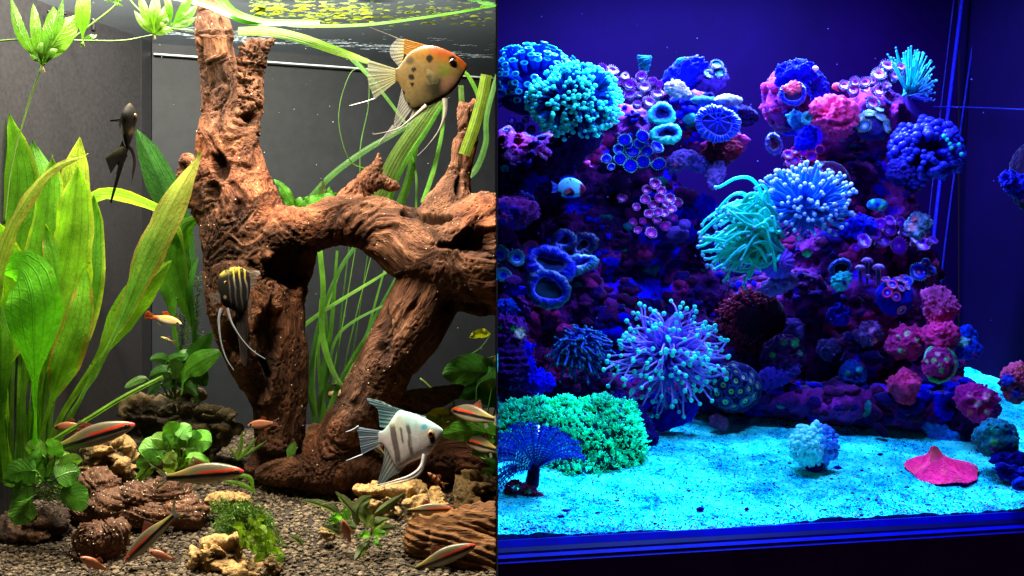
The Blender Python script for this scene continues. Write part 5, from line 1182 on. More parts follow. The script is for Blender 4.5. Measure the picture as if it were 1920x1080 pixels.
r1, b1 = reef('reef_rock', [(950, 330, .34, 90, 80), (1060, 320, .34, 100, 70), (1170, 250, .34, 80, 60), (1270, 240, .34, 70, 70), (1320, 270, .33, 66, 50), (1090, 450, .36, 120, 110), (960, 560, .34, 110, 110), (1210, 420, .35, 100, 100), (1150, 600, .36, 120, 110), (1000, 690, .32, 90, 80), (1260, 640, .36, 100, 90),
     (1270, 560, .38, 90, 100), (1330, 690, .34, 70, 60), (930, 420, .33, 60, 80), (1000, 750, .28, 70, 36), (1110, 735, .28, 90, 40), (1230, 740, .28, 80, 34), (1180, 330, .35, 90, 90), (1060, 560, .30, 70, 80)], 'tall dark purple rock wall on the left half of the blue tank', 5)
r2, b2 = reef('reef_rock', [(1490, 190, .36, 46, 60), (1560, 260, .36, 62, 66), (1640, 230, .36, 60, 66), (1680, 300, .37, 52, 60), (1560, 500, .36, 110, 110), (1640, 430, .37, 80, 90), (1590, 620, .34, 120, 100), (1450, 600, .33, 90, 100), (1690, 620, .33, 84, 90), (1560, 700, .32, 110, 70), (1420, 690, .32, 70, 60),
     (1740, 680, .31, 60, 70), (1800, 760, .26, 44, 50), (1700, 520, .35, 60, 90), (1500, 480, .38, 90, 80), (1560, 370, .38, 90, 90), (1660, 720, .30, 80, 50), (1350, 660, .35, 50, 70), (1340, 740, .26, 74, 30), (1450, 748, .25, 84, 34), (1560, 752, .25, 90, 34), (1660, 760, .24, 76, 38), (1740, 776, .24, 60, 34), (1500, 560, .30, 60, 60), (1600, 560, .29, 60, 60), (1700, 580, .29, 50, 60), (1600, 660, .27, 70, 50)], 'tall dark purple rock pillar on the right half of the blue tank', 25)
CAM = Vector((0, -DIST, 0))
def at(px, py, off=0.0, dflt=.24, mx=.45):
    dv = (Vector(P(px, py, 0)) - CAM).normalized(); best = None
    for b in (b1, b2):
        h = b.ray_cast(CAM, dv)
        if h[0] is not None and (best is None or h[3] < best[1][3]): best = (b, h)
    if best is None or best[1][0].y > mx: q = Vector(P(px, py, dflt)); nn = Vector((0, -.8, .5)).normalized()
    else: q = best[1][0]; nn = best[1][1]; nn = nn if nn.y < 0 or True else -nn
    q = q - dv * off
    return np.array(q), np.array(nn)
def up(x): return U(1, x)
def dep(px, py, off=0.0, dflt=.24): return float(at(px, py, off, dflt)[0][1])

RNG = np.random.default_rng(41); mb = MB(); v0, f0 = ico(2)
for i in range(2300):
    x, y = RNG.uniform(934, 1830), RNG.uniform(130, 790); q, nn = at(x, y, .0, -9)
    if q[1] < -5: continue
    g = fbm(q[None], 9, 2, 60)[0]; g2 = fbm(q[None], 14, 2, 66)[0]; r = U(3 + 11 * RNG.random() ** 1.6, q[1]) * (1.3 if g > 0 else .8)
    cc = tc(70, 18, 84) if RNG.random() < .6 else tc(30, 12, 110)
    if g2 > .22: cc = tc(6, 8, 215)
    elif g2 < -.22: cc = tc(150, 34, 120)
    elif RNG.random() < .06: cc = tc(14, 120, 130)
    w = v0 * (1 + .75 * fbm(v0 + i, 1.9, 3, 5))[:, None] * np.array([RNG.uniform(.7, 1.5), RNG.uniform(.5, 1.1), RNG.uniform(.3, .9)]) * r
    mb.add(w @ align(nn).T + q, None, f0, cc * RNG.uniform(.5, 1.3))
mb.build('crust_growth', F_ROUGH, kind='stuff')

# ------------------------------------------------------------------ zoanthid polyps
_PM = {}
def polyp_mesh(key, cols, fr, nfr=22, bowl=.25, frl=.32, stalk=True):
    """unit polyp facing +z: colour rings, a fringe of short tentacles and a stalk"""
    if key in _PM: return _PM[key]
    mb = MB(); rr = np.array([.02, .16, .20, .42, .48, .74, .80, 1.0]); n = 20; a = np.linspace(0, 2 * PI, n, endpoint=False)
    zz = np.array([.0, .02, .05, .02, .06, .12, .14, .10]) * bowl / .25
    V = np.stack([np.outer(rr, np.cos(a)), np.outer(rr, np.sin(a)), np.outer(zz, np.ones(n)) + .02 * np.cos(a * 10)[None] * rr[:, None]], -1).reshape(-1, 3)
    cc = np.array([cols[i] for i in (0, 0, 1, 1, 2, 2, 3, 3)]); mb.add(V, gridq(8, n, True), None, np.repeat(cc, n, 0))
    if stalk:
        r2 = np.array([1.0, .8, .55, .5]); z2 = np.array([.10, -.15, -.6, -1.3]); V = np.stack([np.outer(r2, np.cos(a)), np.outer(r2, np.sin(a)), np.outer(z2, np.ones(n))], -1).reshape(-1, 3)
        mb.add(V, gridq(4, n, True), None, np.array(cols[3]) * .6)
    for i in range(nfr):
        b = 2 * PI * i / nfr + .1 * math.sin(i * 7); dr = np.array([math.cos(b), math.sin(b), 0]); sd = np.array([-dr[1], dr[0], 0]) * .06; l = frl * (1 + .25 * math.sin(i * 5.3))
        p0 = dr * .9 + [0, 0, .08]; p1 = dr * (.96 + l * .6) + [0, 0, .08 + l * .35]; p2 = dr * (.96 + l) + [0, 0, .10 + l * .5]
        mb.add([p0 - sd, p0 + sd, p1 + sd, p1 - sd, p0 - [0, 0, .1], p1 - [0, 0, .1], p2], [(0, 1, 2, 3), (1, 4, 5, 2), (4, 0, 3, 5)], [(3, 2, 6), (2, 5, 6), (5, 3, 6)], [fr[0]] * 2 + [fr[1]] * 2 + [fr[0], fr[1], fr[1]])
    global CLIP
    c0 = CLIP; CLIP = None; me = mb.mesh('polyp'); CLIP = c0; me.materials.append(F_FLESH); _PM[key] = me; return me
def colony(label, pos, key, cols, fr, base=None, off=.008, face=.65, dflt=.24, name='polyp_colony', cat='coral', basec=None, sq=1.0, dome=None, **k):
    me = polyp_mesh(key, [np.array(c) for c in cols], fr, **k)
    P0 = np.array(pos, float); c0, _ = at(P0[:, 0].mean(), P0[:, 1].max(), off, dflt); root = thing(name, c0, label, cat)
    if dome:                      # (px, py, d, rx, ry, rd): polyps sit on a mound of their own
        x, y, d, rx, ry, rd = dome; blob_mesh(root, x, y, d, rx, ry, rd, basec if basec is not None else tc(40, 10, 80), .004, 40, int(x), 'mound', sub=4)
    for (x, y, r) in pos:
        if dome:
            ux, uy = (x - dome[0]) / dome[3], (y - dome[1]) / dome[4]; s = math.sqrt(max(0.05, 1 - ux * ux - uy * uy)); q = P(x, y, dome[2] - s * U(dome[5]) * 1.06 - .0065); nn = norm(np.array([ux / dome[3], -s / dome[5], -uy / dome[4]]) )
        else: q, nn = at(x, y, off, dflt)
        nn = norm(nn * (1 - face) + face * norm(np.array([random.uniform(-.35, .35), -1, random.uniform(.1, .7)])))
        if dome: nn = norm(np.array([ux * 1.2, -1, -uy * 1.2 + .1]))
        o = bpy.data.objects.new('polyp', me); COL.objects.link(o); o.parent = root
        s = r * U(1, q[1]) / 1.12
        m = Matrix(align(nn, random.random() * 6).tolist()).to_4x4(); o.matrix_local = Matrix.Translation(Vector(q - c0)) @ m @ Matrix.Diagonal((s, s * random.uniform(.85, 1), s, 1))
    if not dome:
        mb = MB()
        v, f = ico(2)
        for (x, y, r) in pos:
            q, nn = at(x, y, off * .2 - .002, dflt); mb.add(v * (r * 1.05) * U(1, q[1]) * [1, .8, .8] + q + [0, .006, -.002], None, f, basec if basec is not None else tc(40, 10, 80))
        mb.build('mat', F_ROCK, root)
    return root
def blob_mesh(root, px, py, d, rx, ry, rd, col, amp=.003, freq=45, seed=0, name='body', sub=5, mat=None, ridged=.4, colf=None, shape=None, lab=None, cat=None, hfun=None, wart=0):
    v, f = ico(sub); k = U(1, d)
    q = v * np.array([rx, rd, ry]) * k
    if shape is not None: q = shape(q, v, k)
    W_ = q + P(px, py, d)
    h = amp * ((1 - ridged) * fbm(W_, freq, 4, seed) + ridged * fbm(W_, freq * 1.6, 4, seed + 4, ridged=True)) + amp * .3 * fbm(W_, freq * 6, 2, seed + 8)
    if hfun is not None: h = h + hfun(W_, v)
    W2 = W_ + norm(v / np.array([rx, rd, ry])) * h[:, None]
    c = np.tile(np.array(col), (len(v), 1)) if colf is None else colf(W_, v, h)
    c = c * (1 + .35 * fbm(W_, freq * 1.5, 3, seed + 2))[:, None]
    mb = MB(); mb.add(W2, None, f, c)
    if wart:
        rg = np.random.default_rng(seed + 5); ok = np.where(v[:, 1] < .25)[0]; ii = rg.choice(ok, min(wart, len(ok)), replace=False); v1, f1 = ico(2); nn = norm(v / np.array([rx, rd, ry]))
        for i_ in ii:
            rr_ = U(.8 + 2.6 * rg.random() ** 2.5, d); mb.add(v1 * rr_ * np.array([1, 1, .9]) @ align(nn[i_]).T + W2[i_] + nn[i_] * rr_ * .25, None, f1, c[i_] * rg.uniform(.75, 1.35))
    return mb.build(name, mat or F_ROUGH, root, label=lab, cat=cat)
def lump(label, px, py, d, rx, ry, col, cat='coral', name='coral', amp=.004, freq=45, rd=None, seed=None, spots=None, **k):
    """spots: (r px, colour, list of px positions)"""
    seed = int(px * 7 + py) % 997 if seed is None else seed
    soft = name in ('shell', 'snail', 'sea_cucumber', 'pebble'); big = min(rx, ry) > 9 and not soft
    if big and name == 'coral': k['wart'] = int(rx * ry * .12) + 25
    if big:
        amp *= 1.35
        if 'shape' not in k:
            def shp(q, v, kk):
                g = fbm(v + seed, 1.1, 2, seed) ; g2 = fbm(v + seed, 2.6, 2, seed + 1, ridged=True)
                return q * (1 + .48 * g + .20 * g2)[:, None] * np.array([1, 1, 1]) @ np.array(Matrix.Rotation(math.sin(seed) * .5, 3, 'Y'))
            k['shape'] = shp
        if 'hfun' not in k:
            k['hfun'] = lambda W_, v: -.0030 * np.minimum(worley(W_, 190 if name == 'coral' else 120, seed), .9) + .0016
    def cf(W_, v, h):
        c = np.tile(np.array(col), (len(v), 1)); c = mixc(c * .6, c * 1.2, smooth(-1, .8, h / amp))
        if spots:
            for (sx, sy, sr, sc_) in spots:
                kk = S0 * (DIST + W_[:, 1]) / DIST; x = W_[:, 0] / kk + 932; y = 540 - W_[:, 2] / kk
                c = mixc(c, np.array(sc_), smooth(1.25, .6, np.hypot(x - sx, y - sy) / sr + .25 * fbm(W_, 200, 2, 3)) * (v[:, 1] < .2))
        return c
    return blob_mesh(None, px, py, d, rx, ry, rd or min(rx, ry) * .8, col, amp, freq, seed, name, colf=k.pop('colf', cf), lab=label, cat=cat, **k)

# ------------------------------------------------------------------ tentacled corals
def tentacle(mb, c, dv, l, th, sag, wig, c0, c1, c2, tip=1.6, seg=6, n=9, tipn=6):
    s1 = norm(np.cross(dv, RNG.normal(0, 1, 3))); a = RNG.random() * 6.28; t = np.linspace(0, 1, n)[:, None]
    p = c + dv * l * t + s1 * wig * l * np.sin(t * (3 + 2.2 * RNG.random()) + a) * t + np.array(sag) * l * t ** 2
    tube(mb, p, [th * 1.1, th, th * .85, th * .7], seg, None, c=[c0, c0 * .5 + c1 * .5, c1], cap=False)
    if tip: ellip(mb, p[-1], th * tip, tipn, tipn + 2, c2)
    return p[-1]
def torch(label, px, py, d, R, n, th, cols, base=None, squash=(1, 1), spread=1.25, sag=(0, 0, -.15), wig=.16, tip=1.7, bias=(0, -1, .2), name='torch_coral', parts=True, inner=.25, lmin=.75, lmax=1.1, bc=None, seed=1, cat='coral', th2=None, biasw=.0):
    """tentacles radiating from a fleshy head"""
    c = P(px, py, d); k = U(1, d); root = thing(name, P(px, py + R * .5, d + .02), label, cat)
    r = np.random.default_rng(seed); global RNG; RNG = r
    b = norm(bias); M_ = align(b); mb = MB()
    v, f = ico(3); h = fbm(v, 3, 3, seed); mb.add((v * (1 + .2 * h)[:, None]) * np.array([squash[0], .6, squash[1]]) * R * k * inner * 1.5 + c + [0, .012, 0], None, f, bc if bc is not None else cols[0] * .5)
    mb.build('head', F_FLESH, root)
    mb = MB()
    for i in range(n):
        z = 1 - (i + .5) / n * spread; ph = i * 2.39996 + r.random() * .4; s = math.sqrt(max(0, 1 - z * z)); dv = M_ @ np.array([s * math.cos(ph), s * math.sin(ph), z])
        dv = norm(dv + r.normal(0, .12, 3)); dv2 = dv * np.array([squash[0], 1, squash[1]])
        st = c + dv2 * R * k * inner; l = R * k * (1 - inner) * r.uniform(lmin, lmax) * np.linalg.norm(dv2 * [1, .8, 1])
        if parts: mb = MB()
        tone = r.uniform(.75, 1.2)
        tentacle(mb, st, norm(dv2), l, th * k * r.uniform(.85, 1.15), sag, wig, cols[0] * tone, cols[1] * tone, cols[2] * r.uniform(.8, 1.15), tip=tip)
        if parts: mb.build('tentacle', F_TENT, root)
    if not parts: mb.build('tentacles', F_TENT, root, kind='stuff' if n > 300 else None)
    return root

TEAL, AQUA, BLUE, LAV, WHT = tc(20, 225, 225), tc(60, 255, 235), tc(10, 30, 235), tc(90, 90, 230), tc(225, 240, 255)
# centre foreground torch
torch('large torch coral with lavender arms and round aqua tips in the tank centre', 1250, 668, .16, 122, 200, 2.4, [tc(60, 40, 225), tc(150, 160, 250) * 1.3, tc(60, 250, 225) * 1.4], squash=(.98, .92), spread=1.30, sag=(0, 0, -.10), wig=.26, tip=1.8, inner=.20, lmin=.58, lmax=1.02, bc=tc(20, 20, 160), seed=3)
# white tipped torch
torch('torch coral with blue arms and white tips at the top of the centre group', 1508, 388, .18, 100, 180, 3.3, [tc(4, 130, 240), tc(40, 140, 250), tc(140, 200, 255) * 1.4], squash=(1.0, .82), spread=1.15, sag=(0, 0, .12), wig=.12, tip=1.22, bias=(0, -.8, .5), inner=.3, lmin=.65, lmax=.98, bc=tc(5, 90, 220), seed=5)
# teal long armed torch: arms sweep to the left and down
tt = thing('torch_coral', P(1430, 500, .15), 'bright teal torch coral with long arms sweeping to the left above its purple stalk', 'coral')
RNG = np.random.default_rng(9)
cA, cB, cC = tc(10, 200, 205), tc(30, 240, 215), tc(110, 200, 250)
for i in range(120):
    u = i / 120; b = RNG.random()
    x0, y0 = 1440 + RNG.normal(0, 16), 455 + RNG.normal(0, 24); ang = math.radians(RNG.uniform(95, 240)); L_ = RNG.uniform(60, 118) * (1.0 if 120 < math.degrees(ang) < 245 else .75)
    x3 = x0 + L_ * 1.05 * math.cos(ang); y3 = y0 - L_ * .58 * math.sin(ang) - 2; x3 = min(x3, 1462)
    arch = RNG.uniform(12, 46) * (1 if RNG.random() < .8 else -.6); dd = RNG.uniform(.085, .15)
    pts = [P(x0, y0, .15), P(x0 * .7 + x3 * .3, y0 * .7 + y3 * .3 - arch, dd + .01), P(x0 * .35 + x3 * .65, y0 * .35 + y3 * .65 - arch * .8 + RNG.normal(0, 5), dd), P(x3, y3, dd), P(x3 + RNG.normal(-3, 5), y3 + RNG.uniform(0, 9), dd)]
    mb = MB(); k = U(1, .12) * RNG.uniform(.85, 1.15); s = RNG.uniform(.7, 1.15); tube(mb, pts, [3.8 * k, 3.6 * k, 3.0 * k, 2.6 * k], 7, 16, c=[cA * s, cB * s, cB * s], cap=False)
    ellip(mb, pts[-1], 4.0 * k, 6, 8, cC * s); mb.build('tentacle', F_TENT, tt)
mb = MB(); tube(mb, [P(1426, 432, .13), P(1400, 402, .11), P(1404, 392, .10), P(1418, 378, .10), P(1419, 362, .10)], [3.6 * U(1), 2.6 * U(1)], 8, 18, c=[cA, cB]); mb.build('tentacle', F_TENT, tt)
blob_mesh(tt, 1420, 455, .17, 42, 34, 20, tc(8, 70, 90), .003, 40, 4, 'head', mat=F_FLESH)
blob_mesh(tt, 1457, 492, .16, 32, 30, 26, tc(110, 70, 230), .002, 30, 5, 'stalk', mat=F_FLESH, hfun=lambda W_, v: .0012 * np.sin(np.arctan2(v[:, 2], v[:, 0]) * 14))
lump('pale violet rocky plug under the teal torch coral', 1462, 530, .18, 30, 16, tc(120, 90, 190), 'rock', 'coral_plug', .006, 50)
lump('small pinkish arm with a green tip right of the purple stalk', 1500, 482, .19, 12, 8, tc(130, 40, 150), amp=.002)
lump('tiny glowing green tip on the pinkish arm', 1513, 474, .18, 8, 7, tc(90, 240, 160), amp=.003, sub=4)
# hammer and frogspawn mounds at the top left
def tipmound(label, px, py, d, rx, ry, n, th, cols, ln, tip, seed, name='coral', tipflat=None, upward=.5, rd=None, cup=False, droop=0.0, parts=True, zmin=-.75):
    r = np.random.default_rng(seed); global RNG; RNG = r; k = U(1, d); rd = rd or ry
    root = thing(name, P(px, py + ry, d), label, 'coral')
    blob_mesh(root, px, py, d, rx * .72, ry * .72, rd * .6, cols[0] * .35, .004, 30, seed, 'skeleton', sub=4)
    mb = MB(); cnt = 0; i = 0; N_ = int(n * 1.9)
    for i in range(N_):
        z = 1 - 2 * (i + .5) / N_; ph = i * 2.39996; s = math.sqrt(1 - z * z); v = np.array([s * math.cos(ph), s * math.sin(ph), z]) + r.normal(0, .07, 3)
        if v[1] > .15 or v[2] < zmin: continue
        v = norm(v)
        if fbm(v[None] + seed, 2.3, 2, seed)[0] < -.33: continue
        v = v * (1 + .22 * fbm(v[None] * 1.0 + seed, 1.4, 2, seed + 3)[0]); st = P(px, py, d) + v * np.array([rx, rd, ry]) * k * .66; dv = norm(v * [1 / 1, 1, 1] + [0, -.1, upward * .5 - droop * (1 - v[2])]); l = ln * k * r.uniform(.7, 1.15); tone = r.uniform(.65, 1.2)
        if parts: mb = MB()
        p1 = st + v * l * .5; p2 = p1 + dv * l * .5 + r.normal(0, .001, 3); tube(mb, [st, p1, p2], [th * k * .9, th * k, th * k], 6, 6, c=[cols[0] * tone, cols[1] * tone], cap=False)
        if cup:
            A = align(norm(p2 - p1)); a = np.linspace(0, 2 * PI, 10, endpoint=False)
            V = np.vstack([(np.stack([np.cos(a) * rr_, np.sin(a) * rr_ * .75, np.full(10, zz_)], 1)) for rr_, zz_ in ((1.0, 0), (1.5, .7), (1.65, 1.2), (1.2, 1.25), (.6, .9), (.1, .8))]) * th * k * tip * .7
            cc = np.repeat(np.array([cols[1] * tone, cols[1] * tone, cols[2] * tone, cols[2] * tone, cols[1] * tone * .8, cols[1] * .6 * tone]), 10, 0); mb.add(V @ A.T + p2, gridq(6, 10, True), None, cc)
        else: ellip(mb, p2, th * k * tip * np.array([1, 1, .8]) * r.uniform(.6, 1.35), 6, 8, cols[2] * r.uniform(.7, 1.2))
        if parts: mb.build('tentacle', F_TENT, root); cnt += 1
        if parts and cnt >= 295: parts = False; mb = MB()
    if mb.v and not parts: mb.build('tentacles', F_TENT, root, kind='stuff')
    return root
tipmound('blue tube tipped coral mound in the top left corner of the blue tank', 1000, 166, .26, 98, 74, 230, 5.0, [tc(4, 20, 190), tc(8, 90, 250) * 1.3, tc(20, 210, 190) * 1.4], 27, 1.35, 11, 'hammer_coral', cup=True, zmin=-.5)
tipmound('glowing aqua ball tipped coral mound in front of the blue tube tipped one', 1072, 190, .18, 92, 62, 640, 2.2, [tc(8, 60, 190), tc(10, 130, 235), tc(60, 255, 235) * 2.0], 27, 1.75, 12, 'frogspawn_coral', rd=66, droop=.5, zmin=-.9)
lump('dull maroon skeleton mound under the glowing aqua ball tipped coral', 1080, 262, .22, 46, 34, tc(52, 14, 90), 'coral', 'coral_skeleton', .004, 30)
# dim teal anemone
torch('dim teal anemone with short curled arms left of the centre torch coral', 1086, 645, .21, 66, 190, 3.0, [tc(30, 20, 180), tc(10, 80, 160), tc(20, 130, 150)], squash=(1.0, .85), spread=.95, sag=(0, 0, -.45), wig=.25, tip=0.9, inner=.15, lmin=.5, lmax=1.1, bc=tc(20, 6, 70), seed=13, name='anemone', cat='anemone')
# fan shaped tube anemone at the top right
tf = thing('fan_coral', P(1702, 190, .25), 'aqua coral with a fan of straight arms at the top right of the pillar', 'coral')
RNG = np.random.default_rng(15)
for i in range(120):
    a = math.radians(RNG.uniform(-12, 118)); R_ = RNG.uniform(50, 100) * (.72 + .28 * math.sin(max(a, 0))) ; x, y = 1702 + R_ * math.cos(a) * (.72 if a < 1.57 else .9), 182 - R_ * math.sin(a) * .98; dd = RNG.uniform(.20, .28); s = RNG.uniform(.6, 1.15)
    mb = MB(); k = U(1, .24); cc = mixc(tc(60, 70, 220), tc(20, 215, 215), min(1, max(0, math.degrees(a) / 55))); tube(mb, [P(1706 + RNG.normal(0, 7), 180 + RNG.normal(0, 4), .25), P((1704 + x) / 2 + RNG.normal(0, 1.5), (182 + y) / 2 + RNG.normal(0, 1.5), dd), P(x, y, dd)], [1.7 * k, 1.6 * k, 1.2 * k], 5, 8, c=[cc * s * .7, cc * s], cap=False)
    ellip(mb, P(x, y, dd), 2.2 * k, 5, 6, tc(50, 190, 235) * s); mb.build('tentacle', F_TENT, tf)
mb = MB(); tube(mb, [P(1704, 178, .25), P(1712, 200, .25), P(1726, 216, .25), P(1737, 228, .26)], [12 * k, 10 * k, 8 * k, 7 * k], 12, 14, c=tc(70, 40, 160)); mb.build('stalk', F_FLESH, tf)
# blue lobed mound
tipmound('big round coral of blue lobes on the right shoulder of the rock pillar', 1735, 284, .22, 72, 68, 260, 6.0, [tc(24, 4, 120), tc(10, 10, 230), tc(50, 60, 235)], 18, 1.25, 16, 'lobed_coral', rd=56, cup=False, zmin=-.95)
for (x, y) in ((1770, 255), (1776, 262), (1781, 270), (1784, 277), (1798, 271), (1803, 289)):
    mb = MB(); ellip(mb, P(x, y, .17), 4.2 * U(1, .17), 7, 9, tc(40, 230, 215)); mb.build('lobe', F_TENT, bpy.data.objects['lobed_coral'])
lump('smooth grey blue ball tucked under the big blue lobed coral', 1690, 322, .20, 20, 20, tc(36, 30, 150), 'coral', 'coral', .001, 30)
# goniopora
go = thing('flower_coral', P(1412, 660, .22), 'brick red ball of tiny flower clumps with a dark centre beside the centre torch', 'coral')
blob_mesh(go, 1412, 600, .24, 62, 56, 40, tc(40, 8, 36), .004, 30, 3, 'skeleton', sub=4); RNG = np.random.default_rng(17); cnt = 0
for i in range(230):
    a = RNG.random() * 6.28; rr = math.sqrt(RNG.uniform(.22, 1.0)); x = 1412 + 70 * rr * math.cos(a); y = 600 - 62 * rr * math.sin(a)
    if math.cos(a) > .45 and rr > .5 and -.9 < math.sin(a) < .75: continue
    q = P(x, y, .24 - U(40) * math.sqrt(max(.02, 1.05 - rr * rr))); mb = MB(); v, f = ico(1); s = tc(135, 40, 70) * RNG.uniform(.5, 1.2)
    for j in range(7): mb.add(v * U(RNG.uniform(2.2, 3.6)) + q + norm(RNG.normal(0, 1, 3)) * U(4.5), None, f, s * RNG.uniform(.7, 1.2))
    mb.build('flower', F_FLESH, go)

# green star polyp rock, lower left
for _k in ():
    pass
gs = thing('star_polyp_rock', P(1080, 930, .02), 'large rock carpeted in glowing green star polyps in the lower left of the blue tank', 'coral')
def gfn(mb):
    for (x, y, d, rx, ry, rd) in ((1030, 830, .06, 70, 70, 60), (1100, 830, .06, 80, 62, 70), (1160, 830, .06, 46, 66, 60), (1060, 880, .03, 70, 44, 50), (1130, 880, .03, 60, 44, 50), (980, 800, .08, 46, 50, 60), (1010, 772, .07, 30, 26, 30), (1060, 764, .07, 26, 20, 30), (1120, 770, .07, 36, 24, 34), (1170, 776, .07, 22, 20, 30), (1185, 850, .05, 20, 50, 30), (1090, 900, .0, 50, 28, 30), (955, 850, .06, 36, 70, 50)):
        v, f = ico(3); mb.add(v * np.array([rx, rd, ry]) * U(1, d) + P(x, y, d), None, f)
V, N, Q, T = remeshed(gfn, .004); V = V + N * (.005 * fbm(V, 25, 3, 3))[:, None]
mb = MB(); mb.add(V, Q, T if len(T) else None, tc(10, 60, 80)); mb.build('rock', F_ROCK, gs)
ok = np.where((N[:, 1] < .25) | (N[:, 2] > .2))[0]; RNG = np.random.default_rng(19); ii = RNG.choice(ok, 3200); mb = MB(); near = []
for i in ii:
    q = V[i] + RNG.normal(0, .002, 3); nn = norm(N[i] + [0, -.2, .35] + RNG.normal(0, .2, 3)); pale = fbm(q[None], 22, 2, 7)[0]; s = RNG.uniform(.55, 1.25)
    c_ = mixc(tc(0, 190, 125), tc(20, 255, 180), smooth(-.3, .4, pale)) * s * 2.0
    for j in range(4):
        dv = norm(nn + RNG.normal(0, .45, 3)); l = RNG.uniform(.0035, .0068); A = align(dv); a = np.array([0, 2.1, 4.2]); b0 = (np.stack([np.cos(a), np.sin(a), a * 0], 1) * .0011) @ A.T
        e = np.cross(dv, [.3, .2, .9]) * .0012; V_ = np.vstack([q + b0, q + dv * l * .55 + b0 * .9 + e * .5, q + dv * l * .9 + b0 * .8 + e, [q + dv * l * 1.08 + e]])
        mb.add(V_, [(0, 1, 4, 3), (1, 2, 5, 4), (2, 0, 3, 5), (3, 4, 7, 6), (4, 5, 8, 7), (5, 3, 6, 8)], [(6, 7, 9), (7, 8, 9), (8, 6, 9)], np.vstack([np.tile(c_ * .55, (3, 1)), np.tile(c_, (3, 1)), np.tile(c_ * 1.15, (4, 1))]))
mb.build('polyps', F_TENT, gs, kind='stuff')
lump('dark purple side of a mushroom leather right of the green star polyp rock', 1192, 800, .10, 24, 50, tc(30, 14, 110), 'coral', 'coral', .006, 40)
# feather duster worm
fw = thing('feather_worm', P(1000, 930, -.05), 'deep blue feather duster worm with its fan spread in front of the green polyps', 'feather worm')
RNG = np.random.default_rng(23)
for i in range(84):
    a = math.radians(8 + i / 84 * 200 + RNG.normal(0, 1)); R_ = (98 if i < 60 else 82) * RNG.uniform(.84, 1.05) * (1 - .14 * abs(math.sin(a))); x, y = 1002 + R_ * math.cos(a), 872 - R_ * .95 * math.sin(a) + (12 if a > PI else 0)
    dd = -.07 - .035 * math.sin(i * 1.3); s = RNG.uniform(.5, 1.3); cc = mixc(tc(4, 20, 200), tc(10, 110, 210), RNG.random()) * s; mb = MB()
    p = spline(np.array([P(1002, 880, -.06), P(1002 + .5 * (x - 1002), 872 + .45 * (y - 872) - 8, (dd - .06) / 2 - .01), P(x, y, dd), P(x + 5 * math.cos(a), y + 8, dd)]), 16)
    tube(mb, p, [.0011, .0008, .0004], 4, None, c=[tc(4, 6, 150), cc], cap=False)
    for q0, q1 in zip(p[3:-1], p[4:]):           # barbs on both sides of each plume
        t_ = norm(q1 - q0); s_ = norm(np.cross(t_, [0, 1, .2]))
        for sg in (-1, 1): mb.add([q0, q0 + t_ * .0020, q0 + s_ * sg * RNG.uniform(.0025, .0062) + t_ * RNG.uniform(.001, .004)], None, [(0, 1, 2)], cc * .9)
    mb.build('plume', F_TENT, fw)
mb = MB(); tube(mb, [P(1002, 864, -.06), P(1000, 890, -.06), P(994, 925, -.05), P(985, 960, -.05)], [U(10), U(13), U(15)], 12, 16, c=tc(34, 8, 60)); mb.build('tube', F_ROUGH, fw)
RNG = np.random.default_rng(29)
# pink clump in the lower left corner
pk = thing('flower_coral', P(980, 935, -.08), 'raspberry pink flower coral with green centres in the lower left corner of the blue tank', 'coral')
for (x, y, r) in ((968, 914, 20), (990, 922, 17), (955, 924, 12), (1006, 932, 13), (975, 930, 14)):
    mb = MB()
    for j in range(120):
        v = norm(RNG.normal(0, 1, 3) * [1, .7, 1] + [0, -.5, .3]); q = P(x, y, -.08) + v * U(r) * [1, .6, .7]; g = smooth(.5, .2, np.hypot(v[0], v[2] - .2)); cc = mixc(tc(190, 50, 120), tc(60, 190, 110), g) * RNG.uniform(.6, 1.2)
        tube(mb, [q - v * U(4), q], [U(2.4), U(2.0)], 5, 3, c=cc)
    mb.build('polyp', F_FLESH, pk)

# bubble coral
bc = thing('bubble_coral', P(1526, 890, .05), 'glowing white bubble coral standing on its plug on the sand', 'coral')
RNG = np.random.default_rng(31)
for i in range(230):
    a = RNG.random() * 6.28; rr = math.sqrt(RNG.random()); ux, uz = rr * math.cos(a), rr * math.sin(a); x = 1527 + 45 * ux; y = 834 - 40 * uz
    if x > 1548 and 820 < y < 834 and RNG.random() < .7: continue
    s = math.sqrt(max(0, 1 - rr * rr)); q = P(x, y, .05 - U(38) * s * (.75 if x > 1535 else 1.05)); r_ = RNG.uniform(3.8, 7.0); mb = MB(); tone = RNG.uniform(.8, 1.15)
    cc = mixc(tc(110, 245, 255) * 1.6, tc(60, 150, 255) * 1.2, smooth(1530, 1548, x)); ellip(mb, q, U(r_) * np.array([1, 1, 1.25]), 8, 10, cc * tone, R=align(norm([ux, -s, uz]), a)); mb.build('bubble', F_TENT, bc)
mb = MB(); tube(mb, [P(1526, 850, .06), P(1526, 876, .05), P(1526, 890, .05), P(1526, 905, .05)], [U(30), U(20), U(14), U(20)], 14, 10, c=tc(60, 20, 110)); mb.build('plug', F_ROUGH, bc)

